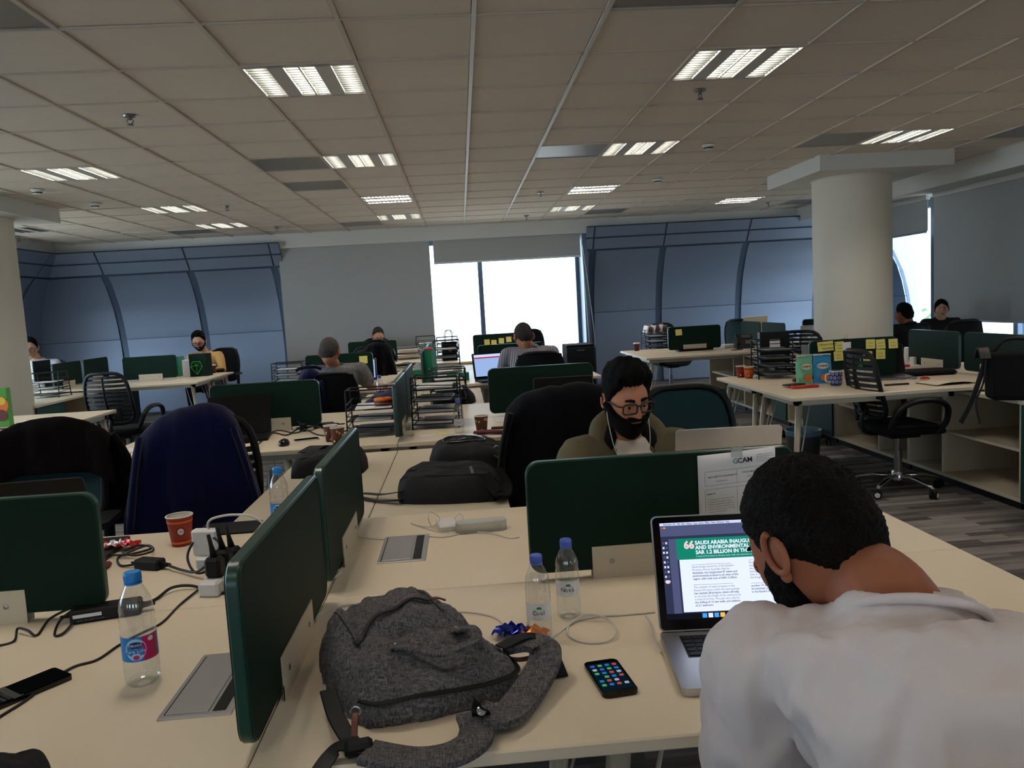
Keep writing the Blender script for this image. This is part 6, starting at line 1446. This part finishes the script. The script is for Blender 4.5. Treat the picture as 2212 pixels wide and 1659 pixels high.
for s in (-1, 1): MB().tube(bez([(s*.045, -.04, .32), (s*.04, -.02, .40), (s*.04, .02, .40), (s*.045, .04, .32)]), .003, 6).build('handle', 'bag_green', gb, True)
def tissue(label, loc, m):
    t = thing('tissue_box', label, 'tissue box', loc); MB().box((0, 0, .04), (.22, .11, .08), None, .003).build('carton', m, t); MB().add([(-.04, 0, .08), (.04, 0, .08), (.05, .02, .14), (0, -.02, .17), (-.05, .01, .13)], [(0, 1, 2, 3, 4)]).build('tissue', 'paper', t); return t
tissue('teal tissue box left of the green gift bag', D(905, 815), 'bag_green'); tissue('teal carton behind the trays, right of the gift bag', D(990, 822), 'bag_green')
tray('black letter tray full of papers right of the green gift bag', D(968, 812), 0, .27, .34, 4, .085, .38, 2); tray('black letter tray far back at the foot of the bright window', D(968, 772), 0, .30, .34, 4, .06, .3, 1); tray('black letter tray left of the grey tee man', D(628, 838), 0, .30, .34, 4, .055, .26, 1); tray('tall black tray by the newspapers in the fourth row', D(922, 772), 0, .28, .3, 3, .09, .32, 1)
sb = thing('shopping_bag', 'small black shopping bag with cord handles against the window', 'bag', D(972, 779), R(10)); MB().box((0, 0, .13), (.20, .09, .26), None, .003).build('paper_body', 'jacket_black', sb); text('W', .05, 'alu', sb, (-.02, -.046, .13), (PI/2, 0, 0))
for s in (-1, 1): MB().tube(bez([(-.05, s*.04, .26), (-.04, s*.04, .40), (.04, s*.04, .40), (.05, s*.04, .26)]), .005, 6).build('handle', 'black', sb, True)
rnd = random.Random(5); q = D(878, 776)
for k in range(7): slab('newspaper', ['folded grey newspaper at the bottom of the pile', 'folded grey newspaper second in the pile', 'folded grey newspaper third in the pile', 'folded grey newspaper in the middle of the pile', 'folded grey newspaper fifth in the pile', 'folded grey newspaper under the top one', 'folded grey newspaper on top of the pile'][k], 'newspaper', (q[0]+rnd.uniform(-.02, .02), q[1]+rnd.uniform(-.02, .02), T+.026*k), (.36, .26, .0255), ['ink_soft', 'paper_cream', 'paper'][k % 3], rnd.uniform(-15, 15), .008, 'pile of newspapers')
b = bottle('small clear bottle beside the newspapers in the fourth row', D(851, 785), .2, .03, 'cap_violet', .4); slab('black_device', 'flat black device under the newspapers', 'device', D(880, 790), (.30, .14, .03), 'black', 25, .006)
for k, pts in enumerate(([(855, 790), (880, 783, .02), (910, 790), (940, 795)], [(845, 832), (870, 826), (895, 830, .02), (900, 845), (885, 855)], [(820, 845), (845, 825, .02), (870, 828), (890, 826)])): cab_('black_cable', ['black cable beside the small clear bottle', 'black cable right of the white mug', 'black cable behind the blue-label bottle'][k], pts, .005, 'cable_black')
for o in notes([((785, 777), 'yellow sticky note on the screen of the grey tee man', 1.1)], 8.14-.016): pass
for o in notes([((1052, 739), 'sticky note on the screen by the window, first from the left', 1), ((1067, 740), 'sticky note on the screen by the window, second from the left', 1), ((1083, 736), 'sticky note on the screen by the window, third from the left', 1), ((1099, 733), 'sticky note with a red mark on the screen by the window', 1)], 11.22-.016): pass
bxp = aty(1250, 785, 10.9); pd = thing('pedestal', 'black pedestal cabinet below the right end of the bright window', 'cabinet', (bxp[0], 10.9, 0)); MB().b2((-.19, -.25, .02), (.19, .25, .86), .004).build('body', 'black_soft', pd)
for k in range(3): dr = MB().b2((-.18, -.262, .06+.26*k), (.18, -.25, .30+.26*k), .003).build('drawer', 'black', pd); MB().b2((-.05, -.275, .26+.26*k), (.05, -.262, .272+.26*k)).build('handle', 'alu_dark', dr)
# ================================================================== right block
for k, (p, lb, m_) in enumerate((((1601, 815), 'red paper cup on the right desks, left of two', 'cup_red'), ((1618, 817), 'orange-brown paper cup on the right desks, right of two', 'orange'))): c = cup(lb, D(*p), m_, .095, .042, 'cup_white', [(.78, .86, 'leather_brown')]); beans(c, .095, .042, 6, k+8)
tray('black wire letter tray with folders on the right desks', D(1676, 814), -8, .34, .33, 4, .065, .31, 2, 'ink_soft')
bn = thing('ring_binder', 'black ring binder standing behind the tray on the right desks', 'binder', D(1672, 786), R(85)); MB().box((0, 0, .16), (.08, .285, .315), None, .003).build('cover', 'black', bn); MB().b2((-.041, -.05, .14), (-.0405, .05, .24)).build('spine_label', 'paper', bn)
def snack(label, loc, m, face, wd='SUNBITES'):
    t = thing('snack_bag', label, 'snack bag', loc, R(face)); P = []
    for i in range(11):
        v = i/10; th = .035*math.sin(PI*min(1, max(.06, v)))**.6*(1-v*.8)+.002; row = []
        for j in range(20):
            a = 2*PI*j/20; row.append((.066*math.copysign(abs(math.cos(a))**.6, math.cos(a))*(1-.04*math.sin(v*9)), th*math.sin(a)+.004*math.sin(v*13+a*2), .215*v))
        P.append(row)
    m2 = MB().grid(P, closed_v=True); m2.f.append(tuple(range(20))[::-1]); m2.f.append(tuple(range(200, 220))); m2.build('pouch', m, t, True)
    MB().lathe([(.042, 0), (.042, .002), (.001, .002)], (0, -.034, .135), 24, Matrix.Rotation(PI/2, 3, 'X')@Matrix.Diagonal((1, .55, 1))).build('emblem', 'paper_cream', t); text(wd, .016, 'leather_brown', t, (0, -.0375, .130), (PI/2, 0, 0), 'lettering', 'CENTER', 0, .0006)
    MB().lathe([(.028, 0), (.028, .002), (.001, .002)], (.01, -.036, .05), 16, Matrix.Rotation(PI/2, 3, 'X')).build('picture', 'orange', t); MB().box((0, 0, .217), (.125, .008, .012)).build('seal', 'foil_white', t); return t
mat('pouch_green', (120, 190, 150), .3, .1); mat('pouch_blue', (50, 140, 190), .3, .1)
snack('light green snack bag standing on the right desks', D(1738, 830), 'pouch_green', 4); snack('blue snack bag standing next to the light green one', D(1776, 828), 'pouch_blue', -12)
mg = thing('mug', 'blue and white patterned mug on the right desks', 'mug', D(1806, 832)); mat('mug_blue', (30, 56, 130), .25); MB().lathe([(.034, 0), (.042, .01), (.046, .105), (.043, .105), (.038, .012), (.001, .01)], n=28).build('body', 'mug_blue', mg, 40)
MB().lathe([(.0462, .100), (.0465, .108), (.043, .108)], n=28, cap=False).build('rim', 'cup_white', mg, True); MB().tube(bez([(-.042, 0, .085), (-.075, 0, .08), (-.075, 0, .035), (-.04, 0, .025)]), .006, 8).build('handle', 'cup_white', mg, True)
for r_ in range(3):
    for c_ in range(10): zz_ = .028+.03*r_; rr = .0425+.004*zz_/.105+.0006; disc(mg, rr, 36*c_+18*(r_ % 2), zz_, .010, .011, 'cup_white', 'ring_print', 14); disc(mg, rr+.0006, 36*c_+18*(r_ % 2), zz_, .006, .007, 'mug_blue', 'ring_print', 12)
slab('dark_phone', 'dark phone resting on a red wallet, right desks', 'phone', D(1715, 832, T+.012), (.16, .075, .009), 'black', 22, .003); rw = slab('red_wallet', 'long red wallet in front of the snack bags', 'wallet', D(1738, 838), (.20, .05, .02), 'red', 2, .006)
slab('ladybird_case', 'red and black patterned case leaning by the green snack bag', 'case', D(1722, 824, T+.004), (.09, .04, .03), 'maroon', 30, .01)
cl = thing('desk_calendar', 'white tent calendar behind the open laptop on the right', 'calendar', D(1838, 818), R(-10)); MB().add([(-.10, -.05, 0), (.10, -.05, 0), (.10, 0, .21), (-.10, 0, .21), (-.10, .06, 0), (.10, .06, 0), (-.10, -.047, 0), (.10, -.047, 0)], [(0, 1, 2, 3), (5, 4, 3, 2)]).build('card', 'paper_cream', cl); MB().tube([(-.095, 0, .212), (.095, 0, .212)], .006, 8).build('spiral', 'alu', cl, True)
for r_ in range(4): MB().add([(-.08, -.052+.05*(.04+.035*r_)/.21, .04+.035*r_), (.08, -.052+.05*(.04+.035*r_)/.21, .04+.035*r_), (.08, -.052+.05*(.044+.035*r_)/.21, .044+.035*r_), (-.08, -.052+.05*(.044+.035*r_)/.21, .044+.035*r_)], [(0, 1, 2, 3)]).build('print_line', 'ink_soft', cl)
laptop('dark open laptop behind the black mesh chair back', D(1902, 814), -12, .37, .25, 110, body='alu_dark', keys=False)
b = bottle('glass bottle with a straw beside the open laptop', D(1858, 834), .16, .034, 'leafgreen', .35); MB().tube([(0, 0, .1), (.005, 0, .2)], .003, 6).build('straw', 'paper', b)
slab('pen_case', 'flat black pen case at the desk edge by the mesh chair', 'pen case', D(1937, 832), (.18, .03, .012), 'black', 4, .004)
slab('white_box', 'white square socket box before the left blue-green screen', 'box', D(1978, 792), (.085, .06, .085), 'white_plastic', 5, .006); slab('white_strip', 'white socket strip behind the laptop sleeve', 'socket strip', D(1955, 800), (.24, .06, .035), 'white_plastic', 12, .006); slab('red_box', 'small red box beside the white socket box', 'box', D(1950, 793, T+.036), (.10, .05, .02), 'red', 5, .003)
slab('white_stand', 'narrow white stand left of the blue-green screen', 'stand', D(1959, 786), (.035, .05, .15), 'white_plastic', 10, .01)
sv = thing('laptop_sleeve', 'black padded laptop sleeve lying on the right desk', 'sleeve', D(2002, 808), R(-6)); m_ = MB().prism(rrect(.38, .27, .07, 8), 0, .035).build('pad', 'black_soft', sv); m_.modifiers.new('b', 'BEVEL').width = .014
nb_ = thing('notebook', 'open notebook with blank pages on the right desk', 'notebook', D(2042, 828), R(6))
for s in (-1, 1): MB().grid([[(s*(.002+.145*i/8), -.105+.21*j, .006+.012*math.sin(PI*(1-i/8)*.6)) for j in range(2)] for i in range(9)]).build('page', 'paper_cream', nb_, True)
MB().b2((-.15, -.108, 0), (.15, .108, .004), .001).build('cover', 'black', nb_); strap('ribbon', [(.02, -.10, .01), (.05, -.13, .004), (.08, -.15, .003)], .006, .001, 'ink', nb_)
wrapper('small red wrapper beside the open notebook', D(1998, 821), ['foil_red'], .05, 8)
cab_('white_cable', 'white cable lying between the sleeve and the notebook', [(1945, 822), (1965, 818, .01), (1985, 815, .01), (2000, 812), (2015, 815)], .002, 'cable_white')
nt_ = list(notes([((1783, 748), 'large sticky note with handwriting on the screen beside the column', 1.7), ((1813, 748), 'sticky note right of the handwritten one, upper', 1), ((1811, 769), 'sticky note right of the handwritten one, lower', 1), ((1880, 743), 'sticky note in the upper pair, left one', 1), ((1902, 743), 'sticky note in the upper pair, right one', 1), ((1902, 765), 'sticky note below the upper pair', 1), ((1874, 769), 'sticky note just above the calendar edge', 1), ((1929, 742), 'sticky note standing alone at the right end of the screen', 1)], 5.80-.016, size=.072))
text("When's baby", .026, 'ink', nt_[0], (-.05, -.004, .006), (PI/2, 0, 0)); text('Hammad?', .026, 'ink', nt_[0], (-.03, -.006, -.024), (PI/2, 0, 0))
for n_ in nt_[1:]:
    for k in range(2): MB().b2((-.02, -.0045-.003*k, .006-.022*k), (.018, -.0038-.003*k, .009-.022*k)).build('writing', 'ink_soft', n_)
q = aty(1828, 736, 5.785); bc = thing('binder_clip', 'binder clip with a white tag on the noted screen', 'clip', (q[0], 5.785, q[2])); MB().b2((-.022, -.006, -.012), (.022, .05, .014), .002).build('clamp', 'black', bc); MB().b2((-.032, -.009, -.07), (.032, -.007, -.01)).build('tag', 'paper', bc); MB().tube([(-.012, 0, .012), (-.010, 0, .045), (.010, 0, .045), (.012, 0, .012)], .0015, 6).build('wire', 'steel', bc, True)
hb = thing('handbag', 'black shoulder bag with hanging straps on the right cabinet', 'bag', at(2185, 862, CZ), R(-20)); m_ = MB().add([(-.13, -.09, 0), (.17, -.09, 0), (.17, .09, 0), (-.13, .09, 0), (-.15, -.05, .30), (.19, -.05, .30), (.19, .05, .30), (-.15, .05, .30)], [(3, 2, 1, 0), (0, 1, 5, 4), (1, 2, 6, 5), (2, 3, 7, 6), (3, 0, 4, 7), (4, 5, 6, 7)]).build('body', 'black_soft', hb); m_.modifiers.new('b', 'BEVEL').width = .03; m_.modifiers['b'].segments = 3
strap('flap', [(-.16, -.07, .26), (-.16, 0, .325), (-.16, .07, .26)], .06, .012, 'black', hb); MB().tube(bez([(-.10, 0, .30), (-.04, -.01, .37), (.08, -.01, .37), (.15, 0, .30)]), .012, 8).build('handle', 'black', hb, True)
strap('shoulder_strap', [(-.14, -.02, .29), (-.20, -.05, .10), (-.26, -.10, -.03), (-.32, -.16, -.12)], .03, .005, 'black', hb, (0, 1, 0)); strap('shoulder_strap', [(-.15, -.04, .28), (-.17, -.06, .12), (-.22, -.10, .0), (-.21, -.14, -.13)], .012, .004, 'black', hb, (0, 1, 0))
slab('yellow_pouch', 'yellow pouch beside the black shoulder bag', 'pouch', at(2140, 845, CZ), (.09, .06, .035), 'yellow', 10, .014); slab('white_cup', 'crumpled white paper left of the yellow pouch', 'paper', at(2125, 840, CZ), (.05, .05, .05), 'paper', 30, .016)
# bin with blue liner
wb = thing('waste_bin', 'wire waste bin with a blue liner under the right desks', 'bin', (2.80, 6.36, 0)); mat('liner', (120, 160, 185), .35); MB().lathe([(.11, 0), (.12, .01), (.145, .27), (.142, .27), (.116, .012), (.001, .012)], n=28).build('basket', 'alu_dark', wb, 40); MB().lathe([(.120, .10), (.147, .27), (.152, .285), (.140, .28), (.115, .10)], n=28, cap=False).build('liner', 'liner', wb, True)
# right back desks
c = cup('dark red cup with a white lid on the right back desks', (2.34, 10.5, T), 'maroon', .10, .042, 'cup_white', None, True); c = cup('orange paper cup near the small screens in the right back', D(1741, 770), 'orange', .10, .045, 'cup_white', [(.3, .6, 'leather_brown')])
bk = tray('black wire basket tray heaped with papers in the right back', D(1418, 752), 0, .36, .34, 3, .07, .26, 1)
for k in range(9): MB().box((-.14+.033*k, 0, .27), (.02, .24, .10), (.2*math.sin(k), .3*math.cos(k*2), 0), .002).build('file', ['paper', 'leather_brown', 'ink_soft'][k % 3], bk)
slab('keyboard', 'black keyboard lying below the noted screen in the right back', 'keyboard', D(1500, 757), (.46, .15, .03), 'black', 3, .008)
tp = thing('desk_phone', 'dark grey desk phone with a screen and keypad', 'telephone', D(1608, 752), R(-8)); m_ = MB().add([(-.11, -.10, 0), (.11, -.10, 0), (.11, .10, 0), (-.11, .10, 0), (-.11, -.08, .03), (.11, -.08, .03), (.11, .07, .17), (-.11, .07, .17)], [(3, 2, 1, 0), (0, 1, 5, 4), (1, 2, 6, 5), (2, 3, 7, 6), (3, 0, 4, 7), (4, 5, 6, 7)]).build('body', 'ink', tp)
MB().tube(bez([(-.085, -.06, .055), (-.085, -.02, .10), (-.085, .05, .17)]), [.024, .017, .024], 10).build('handset', 'black', tp, True); MB().box((.03, .035, .148), (.11, .004, .05), (-.75, 0, 0)).build('display', 'alu_dark', tp)
for r_ in range(3):
    for c_ in range(3): MB().box((.02+.022*c_, -.045+.018*r_, .065+.0165*r_), (.014, .012, .006), (.75, 0, 0)).build('key', 'alu', tp)
slab('paper_stack', 'white papers beside the desk phone', 'paper', D(1570, 752), (.20, .15, .05), 'paper', 20, .01); slab('mouse_pad', 'dark pad beside the desk phone', 'pad', D(1592, 756), (.12, .08, .008), 'black', 12, .002)
for k, (p, lb, h_) in enumerate((((1718, 762), 'small water bottle at the back edge of the right desks, left of two', .22), ((1744, 748), 'small water bottle at the back edge of the right desks, right of two', .2))): bottle(lb, D(*p), h_, .033, 'cap_violet', .5)
mg = thing('mug', 'white mug in front of the small back screens', 'mug', D(1700, 742)); MB().lathe([(.04, 0), (.045, .01), (.045, .10), (.042, .10), (.04, .012), (.001, .01)], n=20).build('body', 'cup_white', mg, 40); MB().tube(bez([(.042, 0, .08), (.075, 0, .075), (.075, 0, .03), (.042, 0, .025)]), .006, 8).build('handle', 'cup_white', mg, True)
tissue('white tissue box by the small back screens', D(1704, 755), 'paper_cream'); slab('name_card', 'cream card holder below the small back screens', 'card holder', D(1668, 752), (.12, .02, .07), 'desk_edge', 0, .003); slab('grey_box', 'small grey box left of the cream card holder', 'box', D(1648, 752), (.10, .07, .05), 'alu', 5, .006)
cl = thing('desk_calendar', 'white tent calendar left of the round column', 'calendar', D(1748, 745), R(4)); MB().add([(-.11, -.06, 0), (.11, -.06, 0), (.11, 0, .24), (-.11, 0, .24), (-.11, .06, 0), (.11, .06, 0)], [(0, 1, 2, 3), (5, 4, 3, 2)]).build('card', 'paper', cl); MB().tube([(-.10, 0, .242), (.10, 0, .242)], .006, 8).build('spiral', 'alu', cl, True)
laptop('silver laptop seen from behind at the noted screen end', D(1772, 800), 118, .32, .22, 104, keys=False); laptop('pale laptop lid rising above the small back screens', (4.02, 10.75, T), 180, .34, .24, 60 if False else 118, body='paper_cream', keys=False, scr_h=.40)
for o in notes([((1466, 718), 'yellow sticky note on the right back screen', 1.1)], 9.88-.016): pass
slab('paper_sheet', 'white papers at the far edge of the right back desk', 'paper', D(1690, 758), (.25, .15, .004), 'paper', 10, .001)
# ================================================================== left block
slab('paper_sheet', 'loose paper with a black corner on the left desk', 'paper', D(90, 908), (.32, .12, .002), 'paper', 6, .0005)
pc = thing('picture_box', 'green carton with an orange food picture at the left edge', 'carton', D(-2, 922), R(0)); mat('carton_green', (76, 150, 36), .5); MB().box((0, 0, .15), (.20, .06, .30), None, .002).build('carton', 'carton_green', pc); MB().lathe([(.075, 0), (.075, .002), (.001, .002)], (.03, -.031, .17), 24, Matrix.Rotation(PI/2, 3, 'X')).build('picture', 'orange', pc); MB().lathe([(.045, 0), (.045, .003), (.001, .003)], (.05, -.031, .09), 20, Matrix.Rotation(PI/2, 3, 'X')).build('picture', 'leather_brown', pc); MB().lathe([(.03, 0), (.03, .004), (.001, .004)], (.06, -.031, .20), 20, Matrix.Rotation(PI/2, 3, 'X')).build('picture', 'yellow', pc)
slab('dark_clip', 'small dark clip at the left edge below the green carton', 'clip', D(6, 928), (.06, .02, .01), 'leather_brown', 10, .003)
for k, (px_, m_, d_, lb) in enumerate(((383, 'orange', (.06, .22, .26), 'orange file standing at the left back desk'), (393, 'bag_green', (.03, .22, .27), 'thin green file beside the orange file'), (409, 'paper', (.12, .12, .22), 'white carton with a blue print between the files and the green box'))): slab('file_box', lb, 'file', D(px_, 812), d_, m_, 0, .004)
gx = thing('green_box', 'dark green box with a bright green diamond on the left back desk', 'box', D(436, 812), R(-8)); MB().box((0, 0, .15), (.24, .16, .30), None, .003).build('carton', 'green', gx); emb = [(0, -.13, 0), (.09, .0, 0), (0, .10, 0), (-.09, .0, 0)]
mat('lime', (60, 190, 60), .5); MB().tube([(-.02+a, -.082, .13+b) for a, b in ((0, -.10), (.08, .0), (.05, .07), (-.05, .07), (-.08, .0))], .005, 6, closed=True).tube([(-.02+a, -.082, .13+b) for a, b in ((-.08, 0), (0, .02), (.08, 0), (0, -.10), (0, .02), (.05, .07), (-.05, .07), (0, .02))], .004, 6).build('diamond_print', 'lime', gx)
c = cup('dark coffee cup with a white lid beside the green box', D(461, 806), 'leather_brown', .11, .045, 'cup_white', None, True); slab('glasses_case', 'dark item at the desk end beside the coffee cup', 'case', D(476, 803), (.12, .05, .05), 'black', 10, .02)
tray('black letter tray at the far left beside the white bottle', (-4.78, 9.35, CZ), 0, .34, .34, 3, .07, .28, 1); bottle('water bottle at the far left beside the tray', (-5.05, 9.2, CZ), .24, .034, 'white_plastic', .3)
tw = thing('computer_tower', 'white computer tower on the desk of the man in white', 'computer', (-5.40, 10.20, T), R(-4)); MB().box((0, 0, .18), (.26, .36, .36), None, .006).build('case', 'white_plastic', tw); MB().b2((.131, -.18, .01), (.138, .18, .35)).build('side_panel', 'black', tw); MB().box((0, -.182, .32), (.05, .004, .012)).build('drive_slot', 'black', tw)
slab('white_bag', 'crumpled white plastic bag beside the white tower', 'bag', (-5.25, 10.0, T), (.16, .12, .10), 'paper', 30, .03); slab('stapler', 'dark gadget leaning beside the white tower', 'gadget', (-5.45, 9.95, T), (.05, .05, .18), 'black', 40, .01)
bottle('clear bottle on the open shelf in the left back', (-4.46, 9.75, .378), .22, .034, 'white_plastic', .4); bottle('second clear bottle on the open shelf in the left back', (-4.46, 9.95, .378), .2, .034, 'cap_blue', .4)
